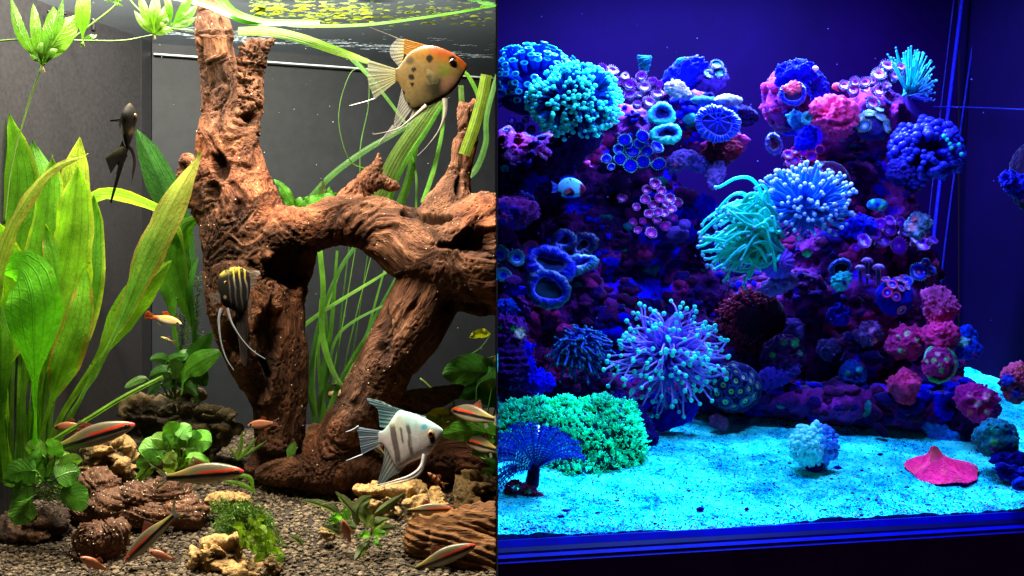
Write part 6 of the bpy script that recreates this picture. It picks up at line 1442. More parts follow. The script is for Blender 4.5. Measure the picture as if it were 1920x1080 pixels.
# ------------------------------------------------------------------ polyp colonies
PUR, VIO, MAG, PNK, DKP = tc(100, 10, 215), tc(140, 20, 220), tc(190, 30, 170), tc(235, 90, 170), tc(46, 8, 110)
colony('violet button polyps with pink rings on the upper left ledge', [(1130, 128, 10), (1148, 133, 12), (1140, 145, 10), (1180, 158, 14), (1208, 163, 13), (1203, 143, 11), (1182, 178, 12), (1198, 177, 7), (1217, 192, 14), (1195, 195, 8), (1163, 174, 10), (1160, 152, 10), (1233, 176, 12), (1150, 160, 9), (1224, 152, 9), (1172, 143, 9), (1235, 158, 8)], 'violet', [tc(150, 30, 190), tc(90, 0, 200), tc(150, 30, 190), tc(46, 4, 110)], [tc(110, 20, 190), tc(200, 60, 180)], off=.03, dflt=.26)
colony('royal blue button polyps with dotted aqua rims under the two aqua ring corals', [(1171, 262, 13), (1205, 256, 13), (1160, 280, 11), (1177, 269, 10), (1186, 284, 14), (1213, 284, 12), (1232, 276, 14), (1137, 298, 10), (1163, 298, 13), (1182, 311, 14), (1206, 303, 13), (1235, 308, 14), (1146, 313, 8), (1199, 269, 11)], 'royal', [tc(40, 60, 240), tc(14, 4, 220), tc(24, 10, 235), tc(10, 6, 160)], [tc(20, 100, 210), tc(90, 240, 220) * 1.6], off=.045, dflt=.24, frl=.26, nfr=26)
colony('pink and magenta polyp cluster below the royal blue polyps', [(1166, 372, 10), (1210, 374, 10), (1228, 345, 11), (1237, 372, 10), (1256, 373, 11), (1247, 383, 7), (1225, 385, 10), (1234, 398, 9), (1246, 400, 8), (1259, 392, 9), (1187, 417, 8), (1205, 415, 7), (1221, 437, 12), (1248, 424, 10), (1263, 408, 7), (1231, 413, 8), (1217, 401, 9), (1193, 388, 8), (1240, 358, 9), (1271, 380, 9), (1212, 356, 9), (1196, 432, 7)], 'pinkc', [tc(240, 110, 150), tc(170, 20, 150), tc(150, 20, 170), tc(80, 10, 110)], [tc(150, 40, 150), tc(200, 90, 190)], off=.03, face=.8)
colony('ball of polyps with yellow green rings around blue centres right of the centre torch', [(1359, 687, 8), (1376, 684, 9), (1380, 696, 8), (1347, 701, 9), (1362, 703, 12), (1331, 714, 7), (1339, 719, 8), (1356, 722, 13), (1380, 714, 12), (1394, 707, 9), (1408, 714, 9), (1410, 702, 7), (1371, 734, 13), (1388, 734, 12), (1404, 729, 11), (1344, 738, 12), (1420, 723, 9), (1360, 754, 14), (1397, 752, 14), (1413, 743, 9), (1376, 762, 9), (1365, 670 + 22, 6)], 'ring',
       [tc(10, 20, 230), tc(120, 200, 90) * 1.6, tc(8, 40, 110), tc(14, 14, 140)], [tc(20, 60, 190), tc(50, 100, 220)], dome=(1376, 726, .19, 52, 46, 38), basec=tc(20, 30, 90), frl=.3, nfr=28)
colony('purple polyps with rosy lips along the top right ledge', [(1583, 160, 11), (1603, 154, 11), (1622, 154, 12), (1600, 169, 13), (1625, 166, 10), (1649, 169, 13), (1661, 160, 10), (1648, 140, 14), (1664, 123, 14), (1680, 141, 13), (1705, 137, 13), (1707, 154, 13), (1636, 152, 9), (1690, 125, 9)], 'lips', [tc(150, 20, 230), tc(120, 10, 220), tc(245, 110, 190), tc(60, 20, 160)], [tc(90, 30, 200), tc(140, 80, 220)], off=.03, dflt=.27, face=.5)
colony('single purple polyp with a teal fringe above the pale fringed plug', [(1636, 193, 13)], 'tealf', [tc(170, 30, 200), tc(140, 10, 220), tc(220, 80, 170), tc(20, 60, 140)], [tc(20, 120, 160), tc(40, 150, 190)], off=.04, dflt=.26)
colony('pale polyps with yellow green fringes on a grey plug', [(1630, 214, 11), (1649, 220, 12), (1648, 206, 8), (1612, 223, 10), (1621, 236, 13), (1661, 237, 12)], 'pale', [tc(240, 230, 240), tc(120, 190, 230), tc(50, 120, 190), tc(30, 80, 120)], [tc(70, 140, 110), tc(120, 170, 100)], dome=(1637, 238, .25, 30, 26, 24), basec=tc(40, 36, 120), frl=.45, nfr=30)
colony('dark violet polyps with crimson rims left of the pink brain coral', [(1478, 290, 11), (1490, 300, 11), (1505, 309, 12), (1522, 293, 13), (1537, 281, 10), (1485, 318, 10), (1499, 326, 10), (1480, 305, 9), (1491, 282, 10), (1507, 285, 10)], 'crim', [tc(110, 10, 190), tc(90, 6, 180), tc(90, 8, 170), tc(180, 20, 110)], [tc(170, 20, 110), tc(220, 50, 120)], off=.03, dflt=.3, frl=.15)
colony('small polyps with aqua rings above the white tipped torch coral', [(1541, 308, 6), (1536, 321, 7), (1557, 323, 9), (1576, 327, 7), (1519, 330, 8), (1529, 333, 7), (1542, 332, 9), (1557, 335, 9), (1571, 339, 8), (1584, 342, 8), (1526, 346, 8), (1545, 347, 8)], 'aring', [tc(10, 20, 120), tc(60, 210, 210), tc(8, 30, 80), tc(90, 20, 90)], [tc(90, 30, 90), tc(110, 50, 120)], dome=(1550, 345, .27, 44, 42, 36), basec=tc(46, 10, 60), frl=.15)
colony('large smooth purple polyps on the shoulder above the small mushroom caps', [(1620, 452, 16), (1655, 450, 17), (1685, 461, 19), (1717, 449, 13), (1730, 458, 15), (1640, 438, 13), (1668, 430, 15), (1697, 433, 14), (1716, 436, 10), (1650, 420, 13), (1749, 451, 10), (1668, 414, 11), (1630, 426, 12), (1605, 464, 9), (1688, 416, 11)], 'bigp', [tc(200, 90, 235), tc(110, 10, 230), tc(90, 6, 215), tc(120, 20, 180)], [tc(120, 20, 180), tc(160, 30, 160)], off=.04, frl=.18, dflt=.26)
colony('blue button polyps with scarlet rims beside the small mushroom caps', [(1661, 524, 9), (1673, 534, 12), (1684, 524, 8), (1701, 538, 8), (1664, 549, 11), (1680, 556, 10), (1690, 581, 11), (1689, 541, 8), (1694, 528, 6)], 'scar', [tc(180, 200, 240), tc(60, 10, 210), tc(50, 6, 190), tc(230, 50, 120)], [tc(220, 40, 110), tc(200, 60, 130)], dome=(1677, 558, .22, 34, 34, 26), basec=tc(8, 16, 190), frl=.15)
colony('two large blue polyps with ring centres right of the scarlet rimmed ones', [(1722, 510, 18), (1701, 528, 11), (1746, 508, 11), (1735, 494, 10)], 'bigb', [tc(220, 150, 230), tc(50, 10, 170), tc(24, 30, 220), tc(10, 40, 190)], [tc(20, 80, 210), tc(60, 150, 220)], off=.04, nfr=34, frl=.25, dflt=.24)
colony('three polyps with glowing aqua centres on the top left knob', [(1344, 121, 13), (1349, 136, 14), (1330, 139, 12)], 'aqc', [tc(120, 250, 230), tc(60, 235, 225), tc(6, 30, 130), tc(10, 10, 120)], [tc(14, 20, 160), tc(20, 90, 200)], off=.02, dflt=.27, frl=.2)
colony('dusky teal button polyps with dark blue mouths at the left edge of the blue tank', [(938, 478, 22), (969, 484, 19), (944, 516, 17)], 'dteal', [tc(4, 10, 130), tc(6, 20, 190), tc(14, 110, 130), tc(14, 100, 120)], [tc(14, 100, 120), tc(20, 120, 140)], off=.05, frl=.15, nfr=34, face=.8)
colony('single dusty rose polyp above the big blue ruffled coral', [(996, 470, 22)], 'drose', [tc(4, 4, 110), tc(20, 10, 190), tc(110, 40, 110), tc(100, 40, 110)], [tc(100, 40, 110), tc(120, 60, 130)], off=.045, frl=.12, face=.8)
colony('lilac button polyps at the left edge under the aqua coral', [(960, 225, 9), (974, 238, 10), (986, 222, 7), (950, 244, 8), (996, 242, 9)], 'lil', [tc(180, 160, 240), tc(90, 40, 220), tc(40, 10, 180), tc(60, 20, 140)], [tc(60, 30, 190), tc(110, 60, 210)], off=.03)

# ------------------------------------------------------------------ ring shaped corals
def ringcoral(label, px, py, d, rx, ry, tr, ang, cin, cout, seed=0, ridges=46, name='ring_coral', wob_=.12, tilt=.35, fill=None, ramp=None, hump=1.0, rot3=None):
    n, m = 264, 20; a = np.linspace(0, 2 * PI, n, endpoint=False); b = np.linspace(0, 2 * PI, m, endpoint=False); k = U(1, d)
    A, B = np.meshgrid(a, b, indexing='ij'); w = 1 + wob_ * np.sin(2 * A + seed) + wob_ * .6 * np.sin(3 * A + seed * 2.1)
    rid = .20 * np.abs(np.sin(A * ridges * .5)) - .1 + .10 * np.sin(A * ridges * 2.1 + 1) + .10 * np.sin(A * 11 + 3 * np.sin(B + seed)) + .07 * np.sin(B * 5 + A * 17)
    tr_ = tr * (1 + rid * np.clip(np.cos(B - .4) + .6, 0, 1)) * (1 + .18 * np.sin(A * 3 + seed * 3))
    R1 = np.stack([(rx * w + tr_ * np.cos(B)) * np.cos(A), -tr_ * np.sin(B) * hump, (ry * w + tr_ * np.cos(B)) * np.sin(A)], -1).reshape(-1, 3) * k
    Rm = rot('X', -tilt) @ np.array(Matrix.Rotation(math.radians(ang), 3, 'Y')); V = R1 @ Rm.T + P(px, py, d)
    t_ = (np.cos(B) + 1) / 2; st = smooth(-.3, .8, np.sin(A * ridges)); c = mixc(np.array(cin), np.array(cout), smooth(.15, .85, t_).ravel()); c = c * (.55 + .6 * st.ravel())[:, None]
    root = thing(name, P(px, py + ry, d), label, 'coral')
    mb = MB(); mb.add(V, np.array([[i * m + j, i * m + (j + 1) % m, ((i + 1) % n) * m + (j + 1) % m, ((i + 1) % n) * m + j] for i in range(n) for j in range(m)]), None, c.reshape(-1, 3)); mb.build('rim', F_FLESH, root)
    # the oral disc inside the rim
    rr = np.linspace(.02, 1, 9); A2, R2 = np.meshgrid(a, rr, indexing='ij'); w2 = 1 + wob_ * np.sin(2 * A2 + seed) + wob_ * .6 * np.sin(3 * A2 + seed * 2.1)
    D_ = np.stack([rx * w2 * R2 * np.cos(A2), (3.5 - 5 * (1 - R2) * 0 + 2 * np.cos(R2 * 5)) * np.ones_like(A2), ry * w2 * R2 * np.sin(A2)], -1).reshape(-1, 3) * k
    f1 = fill if fill is not None else np.array(cin) * .3; c2 = mixc(f1 * .5, f1, R2.ravel()) * (.6 + .5 * np.sin(A2.ravel() * ridges * .5) ** 2)[:, None]
    mb = MB(); mb.add(D_ @ Rm.T + P(px, py, d), np.array([[i * 9 + j, i * 9 + j + 1, ((i + 1) % n) * 9 + j + 1, ((i + 1) % n) * 9 + j] for i in range(n) for j in range(8)]), None, c2); mb.build('disc', F_FLESH, root)
    mb = MB(); v, f = ico(3); mb.add(v * np.array([rx * 1.0, 8, ry * 1.0]) * k + P(px, py + 3, d + .016), None, f, np.array(cout) * .2); mb.build('underside', F_ROUGH, root)
    return root
ringcoral('upper aqua ring coral of the bright pair near the top left', 1241, 214, .20, 17, 18, 6.5, 20, tc(8, 60, 220), tc(50, 255, 235) * 1.7, 1, 44, tilt=.3, fill=tc(8, 20, 120))
ringcoral('lower aqua ring coral of the bright pair near the top left', 1250, 251, .185, 20, 15, 7, -10, tc(8, 80, 220), tc(50, 255, 235) * 1.7, 2, 48, tilt=.4, fill=tc(16, 10, 70))
ringcoral('large blue ruffled coral, its upper folded head', 1032, 497, .19, 36, 26, 12, 12, tc(6, 20, 150), tc(10, 24, 235), 3, 60, tilt=.5, fill=tc(8, 50, 110), wob_=.06)
ringcoral('large blue ruffled coral with a dark oval mouth, lower head', 1028, 542, .17, 35, 27, 9, 16, tc(4, 10, 230), tc(8, 80, 130), 4, 70, tilt=.2, fill=tc(6, 60, 80), wob_=.05)
ringcoral('dull teal folded coral at the upper left of its trio', 1056, 452, .25, 20, 13, 8, -25, tc(20, 30, 190), tc(24, 60, 100), 5, 50, tilt=.3, fill=tc(14, 6, 90))
ringcoral('dull teal folded coral at the upper right of its trio', 1092, 460, .255, 17, 20, 9, 25, tc(30, 20, 130), tc(20, 50, 80), 6, 50, tilt=.3, fill=tc(14, 6, 60))
ringcoral('dull teal folded coral lowest of its trio with a bright lower lip', 1088, 496, .23, 22, 13, 9, -15, tc(20, 30, 180), tc(40, 140, 160), 7, 56, tilt=.6, fill=tc(10, 4, 50))
ringcoral('blue rimmed cup holding a pink lump on the pillar top', 1487, 176, .24, 20, 18, 5, 0, tc(4, 14, 200), tc(6, 26, 235), 8, 30, tilt=-.2, fill=tc(30, 6, 70), wob_=.05)
lump('small salmon pink knobbly coral inside the blue rimmed cup', 1487, 165, .21, 15, 10, tc(235, 100, 130), amp=.004, freq=90)
ringcoral('dark cup coral with a starry blue pattern under the white plate', 1345, 232, .21, 34, 28, 8, 0, tc(8, 10, 190), tc(6, 60, 230), 9, 20, tilt=.1, fill=tc(8, 6, 120), wob_=.05)
mb = MB()
for j in range(9):
    a = j / 9 * 6.28 + .2
    for s in range(12): v, f = ico(1); rr = 4 + s * 2.1; mb.add(v * U(1.5) + P(1346 + rr * math.cos(a + .01 * s), 226 + rr * .85 * math.sin(a + .01 * s), .195) , None, f, tc(10, 20, 225))
mb.build('star_ray', F_FLESH, bpy.data.objects['ring_coral.008'])
ringcoral('faint violet flower shaped coral at the left of the pillar', 1451, 270, .27, 12, 15, 5, 0, tc(60, 10, 90), tc(50, 20, 170), 10, 24, tilt=.1, fill=tc(60, 10, 60))
ringcoral('bright aqua cup coral beside the pink brain coral', 1514, 222, .25, 9, 8, 4, 10, tc(40, 200, 210), tc(50, 220, 230), 11, 20, tilt=.2, fill=tc(40, 170, 190))
ringcoral('teal bowl coral with a dark hollow right of the purple stalk', 1575, 506, .21, 17, 16, 5, 0, tc(6, 20, 120), tc(8, 60, 210), 12, 30, tilt=.0, fill=tc(30, 6, 50))
lump('glowing aqua flesh spilling from the dark hollow bowl', 1578, 526, .20, 19, 12, tc(30, 200, 205), amp=.003, freq=70, spots=[(1583, 531, 5, tc(60, 20, 150))])
ringcoral('green rimmed pink chalice coral, the big one with a raised face', 1762, 682, .17, 27, 32, 5, 0, tc(110, 30, 140), tc(40, 220, 120), 13, 60, tilt=.15, fill=tc(150, 40, 130), wob_=.03)
lump('knobbly raspberry coral cap above the green rimmed chalice', 1765, 632, .19, 30, 26, tc(200, 50, 135), amp=.005, freq=60, rd=26)
lump('pink mottled face with pale warts inside the green rimmed chalice', 1762, 678, .165, 24, 22, tc(165, 44, 140), amp=.003, freq=70, rd=12, spots=[(1751, 676, 5, tc(170, 240, 150)), (1775, 673, 5, tc(110, 230, 140)), (1763, 683, 4, tc(150, 200, 160)), (1765, 694, 5, tc(90, 220, 140)), (1757, 664, 5, tc(200, 170, 190)), (1738, 678, 3, tc(180, 240, 160))])
lump('aqua lipped coral piece right of the raspberry cap', 1810, 645, .20, 20, 26, tc(8, 60, 220), amp=.005, spots=[(1806, 642, 9, tc(120, 250, 235)), (1822, 634, 6, tc(20, 120, 220)), (1826, 664, 5, tc(150, 40, 170))])
lump('raspberry coral slab dotted with pale green spots left of the raspberry cap', 1698, 645, .20, 36, 24, tc(175, 44, 130), amp=.007, freq=45, spots=[(1700, 626, 5, tc(190, 230, 190)), (1718, 638, 5, tc(170, 240, 200)), (1689, 658, 6, tc(110, 220, 170)), (1686, 634, 4, tc(190, 190, 200))])
lump('round pink knobbly coral below the spotted slab', 1695, 722, .18, 28, 27, tc(190, 54, 125), amp=.006, freq=45)
lump('round pink coral with white star spots on the lowest right knob of the pillar', 1833, 752, .14, 31, 32, tc(165, 30, 140), amp=.005, freq=60, spots=[(1849, 744, 8, tc(220, 150, 190)), (1832, 757, 8, tc(210, 170, 200)), (1820, 742, 6, tc(225, 120, 190)), (1819, 772, 6, tc(220, 110, 150)), (1849, 772, 4, tc(120, 220, 150))])
lump('pink wrinkled coral on the outer edge of the pillar under the big blue polyps', 1761, 574, .22, 27, 34, tc(190, 80, 165), amp=.005, freq=60)
lump('teal and green blotched chalice lying on the sand at the right', 1872, 822, .06, 35, 30, tc(10, 120, 130), amp=.003, freq=40, spots=[(1863, 836, 9, tc(90, 30, 150)), (1863, 829, 8, tc(60, 200, 110)), (1892, 812, 6, tc(10, 20, 150)), (1892, 834, 6, tc(10, 20, 150)), (1862, 806, 10, tc(20, 170, 150))])
rb = blob_mesh(None, 1926, 330, .36, 26, 60, 30, tc(14, 2, 30), .010, 26, 9, 'ledge_rock', lab='dark rock stub added at the right edge behind the imitated blue reflection', cat='rock')  # stub added behind the imitated reflection
lump('dull orange coral with blue lobes imitating a side glass reflection at the right edge above the teal chalice', 1908, 714, .20, 24, 32, tc(150, 60, 90), amp=.008, freq=40, spots=[(1890, 712, 12, tc(20, 50, 170)), (1905, 735, 10, tc(30, 40, 160)), (1912, 690, 8, tc(180, 90, 90))])  # side glass reflection built as a solid piece
lump('knobbly pink brain coral near the top of the pillar', 1566, 222, .24, 36, 28, tc(205, 60, 130), amp=.009, freq=50, rd=26, ridged=.8)
lump('lavender round coral cheek at the left of the spotted slab', 1628, 630, .22, 22, 22, tc(90, 60, 140), amp=.003, spots=[(1634, 618, 6, tc(170, 120, 170)), (1640, 640, 7, tc(190, 130, 170)), (1616, 626, 4, tc(120, 110, 190))])
lump('glowing white crust on the flat plate at the top left knob', 1366, 188, .23, 26, 9, tc(200, 250, 250), amp=.004, rd=18)
lump('pale aqua crust left of the glowing white plate', 1318, 187, .24, 22, 7, tc(80, 200, 225), amp=.004, rd=14)
lump('dark blue shelf rock under the glowing white crust', 1360, 205, .27, 46, 14, tc(10, 40, 190), 'rock', 'ledge_rock', .006, 40)
lump('dark plum stub pointing right from the white crusted plate', 1398, 218, .27, 20, 18, tc(24, 6, 70), 'rock', 'ledge_rock', .006, 40)
lump('brick red sponge hanging under the dark starry cup', 1356, 280, .25, 32, 24, tc(96, 14, 40), 'sponge', 'sponge', .006, 40)
lump('cauliflower green tuft standing on the upper ledge', 1208, 122, .29, 9, 15, tc(10, 110, 120), amp=.008, freq=70, shape=lambda q, v, k: q + np.stack([np.abs(v[:, 2]) * v[:, 2].clip(0) * np.sign(v[:, 0]) * 9 * k, 0 * v[:, 0], 0 * v[:, 0]], 1))
lump('blue knob holding pale frags at the top left', 1290, 140, .27, 40, 26, tc(6, 20, 215), 'rock', 'ledge_rock', .008, 50)
lump('pale knobbly coral cluster on the front of the blue knob', 1271, 168, .23, 20, 11, tc(170, 190, 220), amp=.006, freq=80)
lump('small aqua nub on top of the blue knob', 1280, 116, .26, 12, 8, tc(20, 140, 170), amp=.003)
lump('lilac grey plug under the three aqua centred polyps', 1332, 152, .26, 24, 18, tc(60, 40, 170), 'coral', 'coral_plug', .003)
lump('blue crusted summit of the rock pillar', 1492, 136, .28, 36, 18, tc(8, 14, 220), 'rock', 'ledge_rock', .008, 50)
lump('small white nub on the pillar summit', 1529, 129, .27, 6, 5, tc(220, 230, 240), amp=.001, sub=4)
lump('thin dark leaf shaped crust right of the pillar summit', 1530, 160, .30, 16, 26, tc(14, 8, 150), amp=.006)
lump('salmon nub between the pillar summit and the purple ledge', 1569, 163, .28, 9, 8, tc(200, 90, 120), amp=.003, sub=4)
lump('blue encrusting patch below the bright aqua cup', 1512, 258, .27, 14, 22, tc(6, 10, 230), amp=.006)
lump('mottled aqua patch left of the bright aqua cup', 1492, 224, .28, 12, 16, tc(30, 130, 200), amp=.006)
lump('brownish pink plate coral with blue spots at the left edge', 952, 400, .20, 46, 26, tc(110, 40, 130), amp=.004, freq=40, rd=30, spots=[(945, 388, 12, tc(10, 4, 90)), (965, 398, 14, tc(12, 6, 120)), (942, 416, 6, tc(10, 10, 210)), (960, 420, 6, tc(10, 10, 210)), (980, 430, 6, tc(10, 14, 220))])
fc = lump('lavender grey finger coral arching right of the royal blue polyps', 1276, 300, .24, 26, 16, tc(90, 70, 160), amp=.004, freq=60, spots=[(1268, 310, 6, tc(150, 70, 130)), (1304, 308, 6, tc(60, 90, 230))])
lump('lavender grey drooping finger with a pale tip at the end of the arching coral', 1342, 326, .24, 12, 24, tc(120, 90, 190), amp=.004, freq=70)
lump('lavender knuckle in the middle of the arching finger coral', 1312, 308, .245, 22, 12, tc(80, 60, 170), amp=.004, freq=60)
lump('smooth grey lilac shell under the pink polyp cluster', 1268, 440, .25, 24, 16, tc(56, 36, 120), 'shell', 'shell', .002)
lump('small smooth lilac ball right of the pink polyp cluster', 1284, 421, .23, 11, 10, tc(90, 60, 170), 'shell', 'shell', .001, sub=4)
lump('dim blue crust patch left of the teal torch coral', 1322, 400, .32, 24, 26, tc(8, 8, 180), amp=.007)
lump('dim slate dome left below the teal torch coral', 1318, 450, .32, 30, 32, tc(20, 14, 80), 'rock', 'ledge_rock', .004)
lump('teal snail shell with a green rim on the ledge at the right', 1645, 384, .22, 19, 11, tc(20, 120, 210), 'snail', 'snail', .002, 50, spots=[(1636, 378, 5, tc(60, 220, 130)), (1652, 390, 7, tc(60, 240, 190)), (1645, 384, 5, tc(8, 20, 190)), (1657, 377, 4, tc(60, 210, 140))])
lump('pale aqua and pink cone coral rising from the large purple polyps', 1722, 424, .23, 19, 22, tc(110, 170, 220), amp=.004, freq=80, spots=[(1716, 412, 6, tc(240, 130, 170)), (1711, 426, 8, tc(240, 190, 220))])
lump('deep blue crust patch left of the large purple polyps', 1612, 425, .27, 26, 16, tc(6, 10, 190), amp=.008)
lump('dark mushroom coral with green rim arcs below the brick red ball', 1468, 664, .20, 38, 28, tc(46, 14, 70), amp=.003, spots=[(1448, 666, 5, tc(20, 150, 80)), (1490, 644, 8, tc(30, 160, 90)), (1500, 660, 5, tc(60, 150, 120)), (1470, 642, 6, tc(14, 110, 80))])
lump('grey lilac sponge bulb right of the brick red ball', 1489, 618, .21, 17, 17, tc(80, 60, 160), 'sponge', 'sponge', .002)
lump('slaty ridged lump in the shadow right of the dark mushroom coral', 1553, 655, .22, 17, 18, tc(60, 50, 120), amp=.003)
lump('lavender blade shaped coral in the shade below the dark mushroom coral', 1453, 706, .19, 30, 18, tc(56, 40, 170), amp=.002, rd=8)
lump('small horned lavender piece at the tip of the blade coral', 1488, 694, .19, 10, 14, tc(60, 40, 140), amp=.003)
lump('dark teal cup coral at the foot of the pillar', 1602, 705, .21, 22, 22, tc(6, 50, 130), amp=.004, spots=[(1610, 694, 6, tc(20, 160, 170)), (1590, 700, 5, tc(20, 130, 110))])
lump('small blue flat patch at the pillar foot', 1563, 734, .21, 9, 6, tc(10, 14, 210), amp=.002, sub=4)
lump('violet striped bulb at the pillar middle', 1575, 590, .22, 18, 16, tc(20, 10, 170), amp=.004, freq=90)
lump('pinkish frag plug on the sand below the ring polyp ball', 1347, 792, .17, 13, 12, tc(120, 70, 130), 'coral', 'coral_plug', .004)
lump('fuzzy sky blue coral at the left edge', 948, 582, .18, 22, 22, tc(10, 70, 210), amp=.006, freq=110)
lump('purple knobbly coral with a glowing green white eye at the left edge', 958, 622, .16, 32, 26, tc(90, 30, 150), amp=.006, freq=90, spots=[(974, 624, 10, tc(210, 255, 220)), (962, 616, 6, tc(20, 190, 120)), (938, 616, 5, tc(20, 150, 100))])
lump('stacked dusky purple ridge coral below the green white eyed one', 955, 686, .15, 30, 38, tc(50, 16, 110), amp=.006, freq=60, hfun=lambda W_, v: .0022 * np.sin(W_[:, 2] * 700))
lump('royal blue crust band running down to the blue ball', 988, 682, .155, 14, 34, tc(4, 10, 235), amp=.006, freq=60)
lump('round royal blue ball coral above the green star polyp rock', 1012, 718, .14, 23, 22, tc(4, 8, 225), amp=.0015, freq=120)
lump('smooth dim pink dome left of the big blue ruffled coral', 962, 528, .20, 16, 12, tc(70, 30, 120), 'shell', 'shell', .0015)
lump('royal blue crust under the dim pink dome', 966, 545, .205, 24, 9, tc(4, 8, 220), amp=.004)
lump('pinkish sparkling crust below the big blue ruffled coral', 978, 575, .22, 12, 26, tc(90, 20, 130), amp=.006)
lump('grey violet shadowed stone left of the centre torch coral', 1092, 558, .27, 14, 22, tc(50, 24, 90), 'rock', 'ledge_rock', .003)
lump('blue rimmed shadowed cup below the clownfish', 980, 380, .24, 22, 20, tc(20, 12, 110), amp=.004)
lump('speckled blue disc coral lying under the centre torch coral', 1262, 782, .14, 42, 16, tc(6, 16, 190), amp=.003, freq=60)
lump('dark blue rubble left of the bubble coral shadow', 1256, 760, .20, 30, 12, tc(10, 20, 150), 'rock', 'rubble', .006, 60)
lump('dim blue reef piece imitating a side glass reflection near the right edge of the blue tank', 1906, 346, .30, 26, 18, tc(6, 8, 130), amp=.010, freq=50)  # reflection in the side glass, modelled as a dim solid
lump('dark blue crust at the far right by the sand', 1906, 890, -.02, 30, 14, tc(4, 10, 140), 'rock', 'rubble', .006, 50)
lump('ring marked slate blue snail shell in the bottom right corner of the sand', 1916, 908, -.03, 18, 13, tc(10, 50, 190), 'shell', 'shell', .003)
lump('navy rubble behind the bottom right snail shell', 1900, 862, .04, 34, 12, tc(6, 8, 120), 'rock', 'rubble', .008, 50)
lump('dark plum knob of rock under the lowest pink coral', 1812, 800, .20, 40, 34, tc(30, 6, 60), 'rock', 'ledge_rock', .008, 40)
lump('shadowed pale sand covered mound behind the red cap', 1780, 820, .20, 44, 22, tc(10, 120, 225), 'rock', 'ledge_rock', .006, 50)

# small mushroom caps on stalks
mc = thing('mushroom_polyps', P(1630, 545, .22), 'four little lilac mushroom caps on stalks under the large purple polyps', 'coral')
for (x, y, r) in ((1626, 490, 13), (1613, 503, 12), (1647, 503, 15), (1626, 518, 8)):
    mb = MB(); n, m = 10, 26; a = np.linspace(0, 2 * PI, m, endpoint=False); rr = np.array([.05, .3, .55, .8, .95, 1.0, .9, .6, .35, .33]); zz = np.array([.62, .6, .52, .36, .15, -.05, -.16, -.12, -.2, -2.4])
    V = np.stack([np.outer(rr, np.cos(a)), np.outer(rr, np.sin(a)) * .8, np.outer(zz, np.ones(m))], -1).reshape(-1, 3) * U(r); V[:, 2] += .0006 * np.tile(np.sin(a * 13), n)
    c_ = np.repeat(np.array([tc(150, 110, 200)] * 3 + [tc(110, 60, 180)] * 3 + [tc(60, 30, 120)] * 4), m, 0) * (.7 + .5 * np.tile(np.sin(a * 13) > 0, n))[:, None]; mb.add(V + P(x, y, .19), gridq(n, m, True), None, c_); mb.build('cap', F_FLESH, mc)
# red cap on the sand
rc = thing('mushroom_coral', P(1765, 905, .07), 'vivid pink red cone shaped coral cap lying on the sand at the right', 'coral')
mb = MB(); n, m = 26, 90; a = np.linspace(0, 2 * PI, m, endpoint=False); R_ = np.linspace(.01, 1, n); A, RR = np.meshgrid(a, R_, indexing='xy')
edge_ = 1 + .05 * np.sin(3 * A + 1) + .04 * np.sin(5 * A) + .02 * np.sin(9 * A); prof = np.interp(RR, [0, .10, .20, .35, .5, .7, .88, 1], [1.0, .93, .62, .44, .32, .18, .07, 0.0])
X_ = RR * edge_ * 66 * np.cos(A) - 22 * (1 - RR) ** 1.5; Y_ = RR * edge_ * 60 * np.sin(A); Z_ = prof * 50 + .8 * np.sin(A * 42) * RR + 5 * np.sin(A * 5 + 2) * RR * (1 - RR) * 3 + 3 * np.sin(A * 3) * RR ** 2
V = np.stack([X_, Y_, Z_], -1).reshape(-1, 3) @ rot('X', math.radians(17)).T * U(1, .06) + [0, 0, .010] + P(1766, 896, .07) ; V[:, 2] += .0012 * fbm(V, 90, 3, 3)
c_ = mixc(tc(255, 50, 120, 1.3), tc(255, 110, 110, 1.3), smooth(-.2, .5, fbm(V, 40, 3, 8))); c_ = mixc(c_, tc(190, 40, 60, 2.0), smooth(.25, .05, RR.ravel()))
mb.add(V, gridq(n, m, True)[:, ::-1], None, c_); rim = V[-m:].copy(); under = rim.copy(); under[:, 2] -= .012; mid = P(1766, 896, .07); under[:, :2] = mid[:2] + (under[:, :2] - mid[:2]) * .93
mb.add(np.vstack([rim, under]), gridq(2, m, True)[:, ::-1], None, tc(90, 10, 80)); mb.build('cap', F_ROUGH, rc)

# clownfish
d = .10
cf = thing('clownfish', P(1066, 353, d), 'white and dark orange clownfish swimming in front of the left rock wall', 'fish')
def c_clown(x, y, side):
    s = wob(x, y, .09, 4); c = np.tile(tc(90, 215, 255) * 1.3, (len(x), 1)); org = tc(90, 16, 50)
    c = mixc(c, org, smooth(1084, 1088, x + 2 * s) * smooth(343, 348, y + .2 * (1098 - x))); c = mixc(c, org, smooth(1.2, .8, np.hypot((x - 1067) / 11, (y - 362) / 8) + .3 * s)); c = mixc(c, org, smooth(1.2, .8, np.hypot((x - 1046) / 7, (y - 364) / 5)))
    c = mixc(c, tc(4, 4, 40), smooth(.5, .7, np.abs(wob(x, y, .16, 9)) + .25 * smooth(345, 338, y)) * .8)
    c = mixc(c, tc(20, 40, 235), smooth(365, 371, y)); return c
st_ = [(1046, 347, 360, 2), (1050, 341, 366, 4), (1058, 335, 370, 7), (1068, 333, 372, 9), (1078, 335, 371, 9.5), (1087, 340, 368, 8.5), (1094, 347, 362, 5.5), (1098, 352, 357, 2)]
mb = MB(); fish_body(mb, st_, d, c_clown, 90, 36); F_SKIN = fluor('clownfish skin', .1, 200, .15, 500, .0005, .6, .3); mb.build('body', F_SKIN, cf)
